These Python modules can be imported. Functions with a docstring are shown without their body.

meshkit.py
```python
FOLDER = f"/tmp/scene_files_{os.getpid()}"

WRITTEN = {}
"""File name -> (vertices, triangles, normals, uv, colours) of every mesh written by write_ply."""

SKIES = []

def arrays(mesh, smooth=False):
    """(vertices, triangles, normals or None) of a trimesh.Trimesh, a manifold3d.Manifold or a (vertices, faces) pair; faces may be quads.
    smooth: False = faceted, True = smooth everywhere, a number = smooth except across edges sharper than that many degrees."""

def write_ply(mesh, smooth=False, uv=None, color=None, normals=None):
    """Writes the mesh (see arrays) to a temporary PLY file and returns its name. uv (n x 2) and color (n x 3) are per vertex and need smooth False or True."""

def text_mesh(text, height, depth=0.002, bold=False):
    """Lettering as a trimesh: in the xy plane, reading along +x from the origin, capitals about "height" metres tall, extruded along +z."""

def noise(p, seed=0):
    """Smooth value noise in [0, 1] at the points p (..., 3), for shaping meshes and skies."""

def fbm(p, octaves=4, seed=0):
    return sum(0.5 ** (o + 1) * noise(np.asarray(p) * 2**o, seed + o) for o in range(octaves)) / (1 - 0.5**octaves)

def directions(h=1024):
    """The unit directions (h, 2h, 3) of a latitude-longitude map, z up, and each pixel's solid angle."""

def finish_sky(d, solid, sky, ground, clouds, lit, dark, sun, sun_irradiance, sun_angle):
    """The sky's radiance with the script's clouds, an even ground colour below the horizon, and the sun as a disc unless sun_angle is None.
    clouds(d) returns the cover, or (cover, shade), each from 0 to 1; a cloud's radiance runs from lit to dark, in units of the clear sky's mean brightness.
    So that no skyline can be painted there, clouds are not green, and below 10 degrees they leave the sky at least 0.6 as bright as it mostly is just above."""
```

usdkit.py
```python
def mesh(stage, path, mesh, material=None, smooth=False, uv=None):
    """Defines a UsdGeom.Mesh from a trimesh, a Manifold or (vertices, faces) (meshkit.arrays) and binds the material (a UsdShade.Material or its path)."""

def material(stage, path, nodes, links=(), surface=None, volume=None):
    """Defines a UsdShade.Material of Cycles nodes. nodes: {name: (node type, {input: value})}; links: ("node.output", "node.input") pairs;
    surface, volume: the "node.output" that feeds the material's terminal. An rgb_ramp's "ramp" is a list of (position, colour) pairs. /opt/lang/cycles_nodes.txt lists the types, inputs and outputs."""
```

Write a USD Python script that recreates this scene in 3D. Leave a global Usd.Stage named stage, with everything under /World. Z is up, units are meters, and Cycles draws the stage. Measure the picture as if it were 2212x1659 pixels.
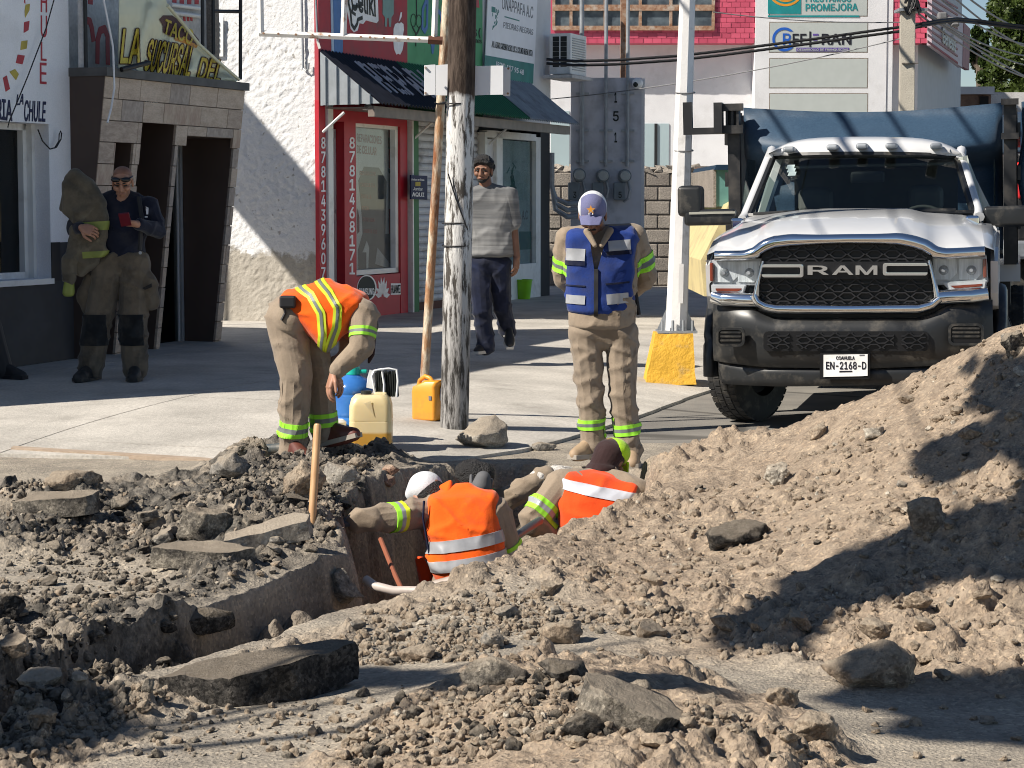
import math, random, numpy as np, trimesh, manifold3d as m3, shapely
import shapely.geometry as sg, shapely.affinity as sa
from scipy.spatial import cKDTree
from scipy.interpolate import RBFInterpolator
from pxr import Usd, UsdGeom, UsdLux, UsdShade, Gf, Sdf, Vt
import usdkit, meshkit

stage = Usd.Stage.CreateInMemory()
UsdGeom.SetStageUpAxis(stage, UsdGeom.Tokens.z)
UsdGeom.SetStageMetersPerUnit(stage, 1.0)
UsdGeom.Xform.Define(stage, '/World')
UsdGeom.Scope.Define(stage, '/World/Looks')

# ---- camera, sky, sun, exposure -------------------------------------------------------------
FPX, CX, CY, HZ = 4730.0, 1106.0, 829.5, 440.0          # measured in the photograph at 2212 x 1659
PITCH = math.atan((CY - HZ) / FPX)
CAM = np.array([0.0, 0.0, 1.6])
cam = UsdGeom.Camera.Define(stage, '/World/camera')
cam.AddTranslateOp().Set(Gf.Vec3d(*CAM)); cam.AddRotateXOp().Set(90 - math.degrees(PITCH))
cam.CreateHorizontalApertureAttr(36.0); cam.CreateVerticalApertureAttr(27.0)
cam.CreateFocalLengthAttr(36.0 * FPX / 2212.0); cam.CreateClippingRangeAttr(Gf.Vec2f(0.1, 2000))
cam.CreateExposureAttr(0.62)

SUN = np.array([-1.0, -0.5, 0.98]); SUN /= np.linalg.norm(SUN)
sun = UsdLux.DistantLight.Define(stage, '/World/sun')
sun.CreateIntensityAttr(1.25); sun.CreateAngleAttr(0.5); sun.CreateColorAttr(Gf.Vec3f(1.0, 0.93, 0.83)); sun.CreateNormalizeAttr(True)
sun.AddRotateZOp().Set(math.degrees(math.atan2(SUN[1], SUN[0])) + 90)
sun.AddRotateXOp().Set(math.degrees(math.acos(SUN[2])))
dome = UsdLux.DomeLight.Define(stage, '/World/sky')
dome.CreateIntensityAttr(1.0)
skym = usdkit.material(stage, '/World/Looks/sky_look', {
    'sky': ('sky_texture', {'sky_type': 'single_scattering', 'sun_disc': False, 'sun_elevation': math.asin(SUN[2]), 'sun_rotation': math.atan2(SUN[0], SUN[1]), 'altitude': 250.0, 'air_density': .9, 'aerosol_density': .15, 'ozone_density': 2.0}),
    'bg': ('background_shader', {'strength': 0.052})}, [('sky.color', 'bg.color')], surface='bg.background')
UsdShade.MaterialBindingAPI.Apply(dome.GetPrim()).Bind(skym)
dome.GetPrim().SetCustomDataByKey('kind', 'structure')

# ---- projection: a pixel of the photograph and a depth, height or plane give a point ------------
cP, sP = math.cos(PITCH), math.sin(PITCH)
def ray(u, v):
    a, b = (u - CX) / FPX, (v - CY) / FPX
    return np.array([a, cP - b * sP, -sP - b * cP])
def P(u, v, d): r = ray(u, v); return CAM + r * (d / r[1])
def PZ(u, v, z=0.0): r = ray(u, v); return CAM + r * ((z - CAM[2]) / r[2])
TH = math.radians(20.0)
E1, E2, EZ = np.array([math.sin(TH), math.cos(TH), 0]), np.array([math.cos(TH), -math.sin(TH), 0]), np.array([0, 0, 1.0])
FA = np.array([-1.64, 26.7, 0.0])
def W(s, o, z): return FA + E1 * s + E2 * o + EZ * z       # street frame: along the street, out from the shop fronts, up
def PF(u, v, o=0.0):
    r = ray(u, v); return CAM + r * ((o - (CAM - FA) @ E2) / (r @ E2))
def SO(p): q = np.asarray(p) - FA; return q @ E1, q @ E2
def FS(u, v, o=0.0): p = PF(u, v, o); return p_s(p), p[2]
def p_s(p): return (np.asarray(p) - FA) @ E1
def PPL(u, v, p0, n): r = ray(u, v); return CAM + r * (((p0 - CAM) @ n) / (r @ n))

# ---- meshes ---------------------------------------------------------------------------------
class B:
    """Collects simple solids into one mesh."""
    def __init__(s): s.v, s.f, s.n = [], [], 0
    def add(s, v, f=None):
        if f is None:
            v, f, _ = meshkit.arrays(v)
        v, f = np.asarray(v, float), np.asarray(f, int)
        if f.shape[1] == 4: f = np.vstack([f[:, [0, 1, 2]], f[:, [0, 2, 3]]])
        s.v.append(v); s.f.append(f + s.n); s.n += len(v); return s
    def mesh(s): return np.vstack(s.v), np.vstack(s.f)
    def hexa(s, c):                                              # 8 corners: bottom 4 then top 4, same winding
        return s.add(c, [[3, 2, 1, 0], [4, 5, 6, 7], [0, 1, 5, 4], [1, 2, 6, 5], [2, 3, 7, 6], [3, 0, 4, 7]])
    def box(s, x0, x1, y0, y1, z0, z1):
        return s.hexa([(x0, y0, z0), (x1, y0, z0), (x1, y1, z0), (x0, y1, z0), (x0, y0, z1), (x1, y0, z1), (x1, y1, z1), (x0, y1, z1)])
    def fbox(s, s0, s1, o0, o1, z0, z1):                           # in the street frame
        c = [(a, b, z) for z in (z0, z1) for a, b in ((s0, o1), (s1, o1), (s1, o0), (s0, o0))]
        return s.hexa([W(*q) for q in c])
    def rbox(s, x0, x1, y0, y1, z0, z1, r, seg=3):
        r = min(r, (x1 - x0) / 2.01, (y1 - y0) / 2.01, (z1 - z0) / 2.01)
        sp = trimesh.creation.icosphere(1 if seg < 4 else 2, r).vertices
        pts = np.vstack([sp + (a, b, c) for a in (x0 + r, x1 - r) for b in (y0 + r, y1 - r) for c in (z0 + r, z1 - r)])
        h = m3.Manifold.hull_points(pts); return s.add(h)
    def cyl(s, p, q, r0, r1=None, n=14, cap=True):
        p, q = np.asarray(p, float), np.asarray(q, float); r1 = r0 if r1 is None else r1
        t = (q - p) / (np.linalg.norm(q - p) + 1e-12); a = np.cross(t, [0, 0, 1.0] if abs(t[2]) < .9 else [1.0, 0, 0]); a /= np.linalg.norm(a); b = np.cross(t, a)
        g = np.arange(n) * 2 * np.pi / n; ring = np.cos(g)[:, None] * a + np.sin(g)[:, None] * b
        v = np.vstack([p + ring * r0, q + ring * r1]); i = np.arange(n); j = (i + 1) % n
        f = [np.stack([i, j, j + n], 1), np.stack([i, j + n, i + n], 1)]
        if cap:
            v = np.vstack([v, p, q]); f += [np.stack([j, i, np.full(n, 2 * n)], 1), np.stack([i + n, j + n, np.full(n, 2 * n + 1)], 1)]
        return s.add(v, np.vstack(f))
    def tube(s, pts, r, n=8):
        p = np.asarray(pts, float); r = np.broadcast_to(r, (len(p),)); t = np.gradient(p, axis=0); t /= np.linalg.norm(t, axis=1, keepdims=True) + 1e-12
        a = np.cross(t, np.where(np.abs(t[:, 2:]) < .9, [0, 0, 1.0], [1.0, 0, 0])); a /= np.linalg.norm(a, axis=1, keepdims=True)
        for k in range(1, len(a)):
            if a[k] @ a[k - 1] < 0: a[k] = -a[k]
        b = np.cross(t, a); g = np.arange(n) * 2 * np.pi / n
        v = (p[:, None] + r[:, None, None] * (np.cos(g)[None, :, None] * a[:, None] + np.sin(g)[None, :, None] * b[:, None])).reshape(-1, 3)
        i, j = np.meshgrid(np.arange(len(p) - 1), np.arange(n), indexing='ij'); k = (j + 1) % n
        f = np.stack([i * n + j, i * n + k, (i + 1) * n + k, (i + 1) * n + j], -1).reshape(-1, 4)
        m = len(v); v = np.vstack([v, p[0], p[-1]]); e = np.arange(n); e2 = (e + 1) % n; l = (len(p) - 1) * n
        s.add(v, f); s.add(v, np.vstack([np.stack([e2, e, np.full(n, m)], 1), np.stack([l + e, l + e2, np.full(n, m + 1)], 1)])); return s
    def prism(s, poly, o, ex, ey, en, depth):                      # a 2-D polygon (points or shapely) at o, swept along en
        g = poly if hasattr(poly, 'geom_type') else sg.Polygon(poly)
        if not g.is_valid: g = g.buffer(0)
        for q in getattr(g, 'geoms', [g]):
            if q.area < 1e-9: continue
            m = trimesh.creation.extrude_polygon(sg.polygon.orient(q), abs(depth), engine='earcut')
            s.map(m, o, ex, ey, np.asarray(en) * np.sign(depth))
        return s
    def map(s, m, o, ex, ey, en):
        v = np.asarray(m.vertices); A = np.stack([ex, ey, en]); f = np.asarray(m.faces)
        if np.linalg.det(A) < 0: f = f[:, ::-1]
        return s.add(np.asarray(o) + v @ A, f)
    def plate(s, pts, n, depth):                                   # planar world polygon swept along n
        pts = np.asarray(pts, float); n = np.asarray(n, float) / np.linalg.norm(n); o = pts[0]; ex = pts[1] - o; ex -= n * (ex @ n); ex /= np.linalg.norm(ex); ey = np.cross(n, ex)
        q = pts - o; return s.prism(np.stack([q @ ex, q @ ey], 1), o, ex, ey, n, depth)
    def text(s, txt, bl, br, tl, depth=.004, bold=False):           # lettering filling the parallelogram bl, br, tl
        m = meshkit.text_mesh(txt, 1.0, 1.0, bold); v = m.vertices; lo, hi = v.min(0), v.max(0); m.vertices = (v - lo) / (hi - lo)
        bl, br, tl = (np.asarray(x, float) for x in (bl, br, tl)); n = np.cross(br - bl, tl - bl); n /= np.linalg.norm(n)
        return s.map(m, bl, br - bl, tl - bl, n * depth)
    def lathe(s, prof, c, n=24, ax=None, sx=1.0, sy=1.0):
        prof = np.asarray(prof, float); g = np.arange(n) * 2 * np.pi / n
        v = np.stack([prof[:, None, 0] * np.cos(g) * sx, prof[:, None, 0] * np.sin(g) * sy, np.broadcast_to(prof[:, None, 1], (len(prof), n))], -1).reshape(-1, 3)
        i, j = np.meshgrid(np.arange(len(prof) - 1), np.arange(n), indexing='ij'); k = (j + 1) % n
        f = np.stack([i * n + j, i * n + k, (i + 1) * n + k, (i + 1) * n + j], -1).reshape(-1, 4)
        if ax is not None: v = v @ np.asarray(ax)
        return s.add(v + np.asarray(c), f)
def moved(m, d): v, f, _ = meshkit.arrays(m); return v + np.asarray(d), f
def rotz(a): c, s = math.cos(a), math.sin(a); return np.array([[c, s, 0], [-s, c, 0], [0, 0, 1.0]])   # for row vectors
def noisy(m, amp, scale, seed=0, octaves=3):
    v, f, _ = meshkit.arrays(m); d = np.stack([meshkit.fbm(v * scale + 7.3 * k, octaves, seed + 11 * k) for k in range(3)], 1) - .5
    return v + d * 2 * amp, f

# ---- things ---------------------------------------------------------------------------------
USED = {}
def numbered(path):
    k = USED.get(path, -1) + 1; USED[path] = k
    return path if k == 0 else f'{path}_{k:03d}'
def setdata(p, label=None, cat=None, group=None, kind=None):
    for k, x in (('label', label), ('category', cat), ('group', group), ('kind', kind)):
        if x: p.SetCustomDataByKey(k, x)
class Thing:
    def __init__(s, name, label=None, cat=None, loc=(0, 0, 0), rz=0.0, group=None, kind=None, under='/World/', ry=0.0):
        s.path = numbered(under + name); x = UsdGeom.Xform.Define(stage, s.path); s.loc = np.asarray(loc, float)
        x.AddTranslateOp().Set(Gf.Vec3d(*map(float, loc)))
        s.R = rotz(rz)
        if rz: x.AddRotateZOp().Set(math.degrees(rz))
        if ry:
            x.AddRotateYOp().Set(math.degrees(ry)); c, q = math.cos(ry), math.sin(ry); s.R = np.array([[c, 0, -q], [0, 1, 0], [q, 0, c]]) @ s.R
        s.prim = x.GetPrim(); setdata(s.prim, label, cat, group, kind)
    def part(s, name, mesh, mat, parent=None, smooth=False, label=None, world=True, kind=None, uv=None):
        if isinstance(mesh, B): mesh = mesh.mesh()
        v, f, _ = meshkit.arrays(mesh)
        if world: v = (v - s.loc) @ s.R.T
        path = numbered((parent or s.path) + '/' + name)
        m = usdkit.mesh(stage, path, (v, f), look(mat), smooth, uv); setdata(m.GetPrim(), label, kind=kind); return path
def solo(name, mesh, mat, label=None, cat=None, group=None, kind=None, smooth=False):
    if isinstance(mesh, B): mesh = mesh.mesh()
    path = numbered('/World/' + name); m = usdkit.mesh(stage, path, mesh, look(mat), smooth); setdata(m.GetPrim(), label, cat, group, kind); return path
def copy_of(path, name, label, cat, loc, rot=(0, 0, 0), scale=(1, 1, 1), group=None):
    p = numbered('/World/' + name); x = UsdGeom.Xform.Define(stage, p); x.AddTranslateOp().Set(Gf.Vec3d(*map(float, loc)))
    x.AddRotateXYZOp().Set(Gf.Vec3f(*map(float, rot))); x.AddScaleOp().Set(Gf.Vec3f(*map(float, scale)))
    x.GetPrim().GetReferences().AddInternalReference(path); x.GetPrim().SetInstanceable(True); setdata(x.GetPrim(), label, cat, group); return x

# ---- materials ------------------------------------------------------------------------------
LOOKS = {}
def look(m): return LOOKS[m]
def hexc(h):
    c = np.array([int(h[i:i + 2], 16) for i in (0, 2, 4)]) / 255.0; return tuple(np.where(c < .04045, c / 12.92, ((c + .055) / 1.055) ** 2.4))
def mat(name, c, r=.6, var=.12, vs=5.0, c2=None, lo=.35, hi=.65, fine=.0, fs=90.0, bump=0.0, bs=60.0, bd=3, metal=0.0, spec=.5, coat=0.0, stretch=None, emit=0.0, dirt=None, ds=3.0, dlo=.5, dhi=.7, sheen=0.0, trans=0.0, alpha=1.0):
    c = np.asarray(c, float); a, b = (c * (1 - var), np.minimum(c * (1 + var), .95)) if c2 is None else (c, np.asarray(c2, float))
    n = {'g': ('geometry', {}), 'n1': ('noise_texture', {'scale': vs, 'detail': 5.0, 'roughness': .6}), 'r1': ('rgb_ramp', {'ramp': [(0, tuple(a)), (lo, tuple(a)), (hi, tuple(b)), (1, tuple(b))]}),
         'p': ('principled_bsdf', {'roughness': r, 'metallic': metal, 'specular_ior_level': spec, 'coat_weight': coat, 'coat_roughness': .06, 'sheen_weight': sheen, 'transmission_weight': trans, 'alpha': alpha})}
    l = [('n1.fac', 'r1.fac')]; src = 'g.position'; col = 'r1.color'
    if stretch is not None:
        n['mp'] = ('mapping', {'scale': stretch}); l.append(('g.position', 'mp.vector')); src = 'mp.vector'
    l.append((src, 'n1.vector'))
    if dirt is not None:
        n.update(nd=('noise_texture', {'scale': ds, 'detail': 7.0, 'roughness': .65}), rd=('rgb_ramp', {'ramp': [(0, (0, 0, 0)), (dlo, (0, 0, 0)), (dhi, (1, 1, 1)), (1, (1, 1, 1))]}), md=('mix_color', {'b': tuple(dirt)}))
        l += [(src, 'nd.vector'), ('nd.fac', 'rd.fac'), ('rd.color', 'md.fac'), (col, 'md.a')]; col = 'md.result'
    if fine:
        n.update(nf=('noise_texture', {'scale': fs, 'detail': 3.0}), rf=('rgb_ramp', {'ramp': [(0, (1 - fine,) * 3), (.35, (1 - fine,) * 3), (.65, (1 + fine * .6,) * 3), (1, (1 + fine * .6,) * 3)]}), mf=('mix_color', {'blend_type': 'multiply', 'fac': 1.0, 'use_clamp': False}))
        l += [(src, 'nf.vector'), ('nf.fac', 'rf.fac'), (col, 'mf.a'), ('rf.color', 'mf.b')]; col = 'mf.result'
    l.append((col, 'p.base_color'))
    if emit: l.append((col, 'p.emission_color')); n['p'][1]['emission_strength'] = emit
    if bump:
        n.update(nb=('noise_texture', {'scale': bs, 'detail': float(bd), 'roughness': .6}), bp=('bump', {'strength': min(1.0, bump), 'distance': .02 if bump <= 1 else .02 * bump}))
        l += [(src, 'nb.vector'), ('nb.fac', 'bp.height'), ('bp.normal', 'p.normal')]
    LOOKS[name] = usdkit.material(stage, '/World/Looks/' + name, n, l, surface='p.BSDF')
def glass(name, tint=(.6, .65, .65), clear=.5, rough=.02):
    LOOKS[name] = usdkit.material(stage, '/World/Looks/' + name, {'t': ('transparent_bsdf', {'color': tint}), 'g': ('glossy_bsdf', {'color': (.9, .9, .9), 'roughness': rough}), 'f': ('layer_weight', {'blend': .5}), 'pw': ('math', {'math_type': 'power', 'value2': 4.0}), 'ma': ('math', {'math_type': 'multiply_add', 'value2': .45, 'value3': .04}), 'm': ('mix_closure', {})},
        [('f.facing', 'pw.value1'), ('pw.value', 'ma.value1'), ('ma.value', 'm.fac'), ('t.BSDF', 'm.closure1'), ('g.BSDF', 'm.closure2')], surface='m.closure')
def leafy(name, c, c2):
    n = {'g': ('geometry', {}), 'r1': ('rgb_ramp', {'ramp': [(0, c), (.5, tuple(np.add(c, c2) / 2)), (1, c2)]}), 'p': ('principled_bsdf', {'roughness': .45, 'specular_ior_level': .4}), 't': ('translucent_bsdf', {}), 'm': ('mix_closure', {'fac': .3})}
    LOOKS[name] = usdkit.material(stage, '/World/Looks/' + name, n, [('g.random_per_island', 'r1.fac'), ('r1.color', 'p.base_color'), ('r1.color', 't.color'), ('p.BSDF', 'm.closure1'), ('t.BSDF', 'm.closure2')], surface='m.closure')
rng = np.random.default_rng(7); random.seed(7)
def sstep(a, b, x): t = np.clip((np.asarray(x, float) - a) / (b - a), 0, 1); return t * t * (3 - 2 * t)
# ---- ground: broken road, trench, pit, soil heaps -------------------------------------------
def uvd(u, v, d): return P(u, v, d)
ctrl = [uvd(*q) for q in [
    (1400, 1018, 12.7), (1480, 990, 12.5), (1560, 966, 12.3), (1640, 945, 12.2), (1700, 928, 12.0), (1760, 902, 11.8), (1850, 880, 11.6), (1950, 845, 11.4), (2010, 815, 11.3), (2080, 765, 11.2), (2150, 728, 11.0), (2212, 700, 10.8), (2320, 655, 10.6), (2460, 640, 10.5)]]
def at(u, d, z): return np.array([(u - CX) / FPX * d, d, z])
for u, d0 in ((1480, 12.5), (1560, 12.3), (1700, 12.0), (1850, 11.6), (1950, 11.4), (2080, 11.2), (2212, 10.8), (2320, 10.6), (2460, 10.5)):
    ctrl += [at(u, d0 + 1.0, .0 if u < 1900 else .18), at(u, d0 + 2.0, 0)]
for u, l in ((2212, [(9.6, .74), (8.6, .45), (7.8, .17), (7.25, .02), (6.5, 0)]), (2460, [(9.6, .85), (8.6, .55), (7.8, .25), (7.0, .02)]), (2050, [(10.4, .62), (9.4, .42), (8.4, .2), (7.6, .06), (7.0, 0)]), (1900, [(10.4, .47), (9.3, .28), (8.3, .12), (7.3, .02), (6.8, 0)]),
             (1700, [(11, .28), (9.8, .19), (8.6, .09), (7.6, .02), (7.0, 0)]), (1500, [(11.4, .18), (10.5, .14), (9.5, .08), (8.4, .03), (7.5, 0)])):
    ctrl += [at(u, d, z) for d, z in l]
ctrl += [PZ(*q) for q in [(800, 1300, 0), (860, 1285, .02), (930, 1262, .05), (985, 1256, .06), (1050, 1222, .1), (1090, 1218, .08), (1130, 1175, .1), (1190, 1135, .12), (1280, 1110, .14), (1380, 1075, .15), (1420, 1050, .14), (1000, 1320, .03), (1200, 1280, .05), (1300, 1220, .07), (1150, 1400, 0), (900, 1400, 0), (700, 1460, 0), (500, 1560, 0)]]
ctrl += [uvd(*q) for q in [(1280, 1440, 6.6), (1180, 1452, 6.65), (1080, 1462, 6.7), (1000, 1485, 6.75), (1400, 1472, 6.5), (1500, 1500, 6.4), (1600, 1530, 6.3), (1700, 1572, 6.2), (1280, 1659, 5.7), (1500, 1659, 5.75), (1050, 1659, 5.9)]]
ctrl += [PZ(*q) for q in [(900, 1500, .03), (820, 1580, .02), (700, 1655, .01), (600, 1659, 0), (1830, 1640, .0), (1760, 1520, 0), (1600, 1460, .01), (1400, 1410, .01), (1950, 1560, 0), (2150, 1560, 0), (2300, 1560, 0)]]
ctrl += [at(u, 5.0, z) for u, z in ((600, 0), (1000, .05), (1280, .1), (1600, .08), (1900, 0), (2300, 0))] + [at(u, 4.2, 0) for u in (0, 700, 1400, 2100)]
ctrl += [uvd(*q) for q in [(650, 992, 12.5), (560, 1010, 12.3), (760, 1005, 12.6)]] + [PZ(*q) for q in [(850, 1005, .06), (480, 1040, .05), (420, 1080, .02), (600, 1060, .13), (660, 1080, .10), (560, 1110, .08), (690, 1140, .03), (300, 1110, .05), (150, 1130, .05), (0, 1140, .05), (450, 1180, .06), (620, 1170, .07), (200, 1190, .03), (700, 1200, .01), (0, 1240, 0), (200, 1240, 0), (500, 1240, .01), (100, 1000, 0), (300, 1030, 0), (300, 1330, .0), (100, 1400, .0), (100, 1330, .01), (950, 990, 0), (1200, 985, 0), (1350, 1000, 0)]]
ctrl += [np.array([x, y, 0.0]) for x, y in ((-4.5, 14.5), (-2, 14.5), (0, 14.5), (2, 14.5), (4.6, 14.5), (-4.6, 12), (-3.6, 9), (-3, 7), (-2.4, 5), (2.6, 5), (5.2, 9), (5.5, 12), (-2.2, 6))]
ctrl = np.array(ctrl)
rbf = RBFInterpolator(ctrl[:, :2], ctrl[:, 2], kernel='linear', smoothing=.002)

NT, NY = 660, 800
TX = np.linspace(-1, 1, NT); q = np.linspace(0, 1, NY); YS = 1 / (1 / 4.2 ** .6 + q * (1 / 14.6 ** .6 - 1 / 4.2 ** .6)) ** (1 / .6)
def halfw(y): return 1.0 + .27 * y
GX = TX[None, :] * halfw(YS)[:, None]; GY = np.broadcast_to(YS[:, None], GX.shape)
PT = np.stack([GX.ravel(), GY.ravel()], 1); P3 = np.hstack([PT, np.zeros((len(PT), 1))])
def coarse(fn, n=5):                                                # evaluate a slow smooth function on every n-th grid node
    from scipy.ndimage import zoom
    a = fn(np.stack([GX[::n, ::n].ravel(), GY[::n, ::n].ravel()], 1)).reshape(GX[::n, ::n].shape)
    from scipy.interpolate import RegularGridInterpolator as RG
    ii, jj = np.arange(0, NY, n), np.arange(0, NT, n); g = RG((ii, jj), a, bounds_error=False, fill_value=None)
    I, J = np.meshgrid(np.arange(NY), np.arange(NT), indexing='ij'); return g(np.stack([I.ravel(), J.ravel()], 1))
H = np.maximum(coarse(rbf), -.02)
def sdist(poly, pts=PT):                                            # signed distance to a polygon, positive inside
    g = sg.Polygon(poly); shapely.prepare(g); d = np.full(len(pts), -9.0)
    def f(p): P_ = shapely.points(p); return np.where(shapely.contains(g, P_), 1, -1) * shapely.distance(g.exterior, P_)
    return coarse(f, 4) if pts is PT else f(pts)
def zpoly(px, z=0.0): return [tuple(PZ(u, v, z)[:2]) for u, v in px]
PIT = [tuple(PZ(u, v, z)[:2]) for u, v, z in [(795, 1300, 0), (860, 1287, .02), (930, 1264, .05), (985, 1258, .06), (1050, 1226, .1), (1090, 1220, .08), (1130, 1178, .1), (1190, 1138, .12), (1280, 1113, .14), (1380, 1078, .15), (1425, 1050, .14), (1420, 1030, .1), (1370, 1022, 0), (1200, 1012, 0), (1080, 1008, 0), (960, 1014, 0), (880, 1038, 0), (800, 1078, .03), (742, 1108, .0), (728, 1160, .0), (765, 1235, .0)]]
dpit = sdist(PIT)
wob = meshkit.fbm(P3 * [3.1, 3.1, 1], 4, 5) - .5
PITD = 1.35
pit = sstep(-.02, .2, dpit + .14 * wob + .06 * (meshkit.fbm(P3 * [14, 14, 1], 3, 6) - .5))
# the trench: a saw-cut strip along the street
T0 = np.array(PZ(770, 1190, .03)[:2]); T1 = np.array(PZ(400, 1322, .0)[:2]); TD = (T1 - T0) / np.linalg.norm(T1 - T0); TN = np.array([-TD[1], TD[0]])
rel = PT - T0; ta, tn = rel @ TD, rel @ TN
TW = .52 + .16 * wob
tr = sstep(-.0, .035, tn + .05 * (meshkit.fbm(P3 * 5, 3, 9) - .5) * sstep(1.6, 2.2, ta)) * sstep(0, .16, TW - tn + .0) * sstep(-.75, -.4, ta)
# kinds of ground
heapw = sstep(-.25, .25, sdist(zpoly([(1380, 1040), (1500, 985), (1700, 925), (1850, 900), (2212, 860), (2900, 850), (2900, 1500), (2300, 1500), (1900, 1490), (1700, 1450), (1500, 1430), (1250, 1330), (1130, 1290), (900, 1330), (780, 1330), (930, 1262), (1130, 1175), (1280, 1110)])) + .35 * wob)
mndw = sstep(-.08, .1, sdist(zpoly([(640, 1700), (800, 1575), (930, 1490), (1050, 1440), (1280, 1425), (1500, 1480), (1700, 1545), (1850, 1650), (1900, 1900), (500, 1900)])) + .25 * wob)
rubw = sstep(-.15, .2, sdist(zpoly([(-400, 1075), (200, 1060), (420, 1035), (520, 985), (700, 975), (900, 1000), (830, 1070), (770, 1110), (760, 1190), (400, 1322), (150, 1440), (-400, 1460), (-400, 1330), (300, 1300), (420, 1225), (-400, 1215)])) + .3 * wob)
lowl = sstep(-.1, .2, sdist(zpoly([(-400, 1470), (250, 1350), (420, 1320), (330, 1480), (150, 1580), (-400, 1800)])) + .3 * wob)
edge2 = sstep(-.1, .12, sdist(zpoly([(-300, 1680), (0, 1600), (350, 1480), (480, 1420), (780, 1330), (900, 1330), (700, 1420), (400, 1540), (100, 1659), (-300, 1800)])) + .3 * wob)
soil = np.clip(heapw + mndw, 0, 1); rub = np.clip(np.maximum(rubw, lowl), 0, 1) * (1 - soil); edg = edge2 * (1 - soil)
def blocks(n, hmax, tilt, seed, warp=.06):                                  # broken pieces: each cell lies at its own height and tilt
    g = np.random.default_rng(seed); y = 4.2 + 10.4 * g.random(n); x = (g.random(n) * 2 - 1) * np.minimum(halfw(y), .24 * y + 1.2); c = np.stack([x, y], 1); q = PT + warp * (np.stack([meshkit.fbm(P3 * [6, 6, 1], 3, seed), meshkit.fbm(P3 * [6, 6, 1] + 31, 3, seed + 1)], 1) - .5)
    d, i = cKDTree(c).query(q, k=2, workers=-1); a, k = hmax * g.random(n) ** 1.5, tilt * g.normal(size=(n, 2)); i0 = i[:, 0]; edge = sstep(.0, .012, d[:, 1] - d[:, 0])
    return np.clip(a[i0] + ((q - c[i0]) * k[i0]).sum(1), 0, hmax) * edge
def lumps(n, rmin, rmax, seed, flat=.8, k=3):
    g = np.random.default_rng(seed); y = 4.2 + (14.4 - 4.2) * g.random(n) ** 1.2; x = (g.random(n) * 2 - 1) * np.minimum(halfw(y), .24 * y + .9); r = rmin * (rmax / rmin) ** (g.random(n) ** 1.7)
    c = np.stack([x, y], 1); t = cKDTree(c); d, i = t.query(PT, k=k, workers=-1)
    h = np.sqrt(np.maximum(r[i] ** 2 - d ** 2, 0)); return (h * flat).max(1)
rough = np.clip(soil * .9 + rub * 1.0 + edg * .9 + pit * .8 + tr * .9, 0, 1)
L1, L2, L3 = lumps(700, .03, .11, 1, .75), lumps(9000, .014, .045, 2, .85), lumps(42000, .006, .017, 3, .9)
K1, K2 = blocks(1100, .075, .22, 81), blocks(8000, .03, .3, 82, .03)
n1 = meshkit.fbm(P3 * [2.2, 2.2, 1], 5, 21) - .5; n2 = meshkit.fbm(P3 * [11, 11, 1], 4, 22) - .5; n3 = meshkit.noise(P3 * [70, 70, 1], 23) - .5
ridged = 1 - np.abs(meshkit.fbm(P3 * [5, 5, 1], 4, 31) * 2 - 1)
patch = sstep(.42, .62, meshkit.fbm(P3 * [1.7, 1.7, 1], 3, 41))
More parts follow.
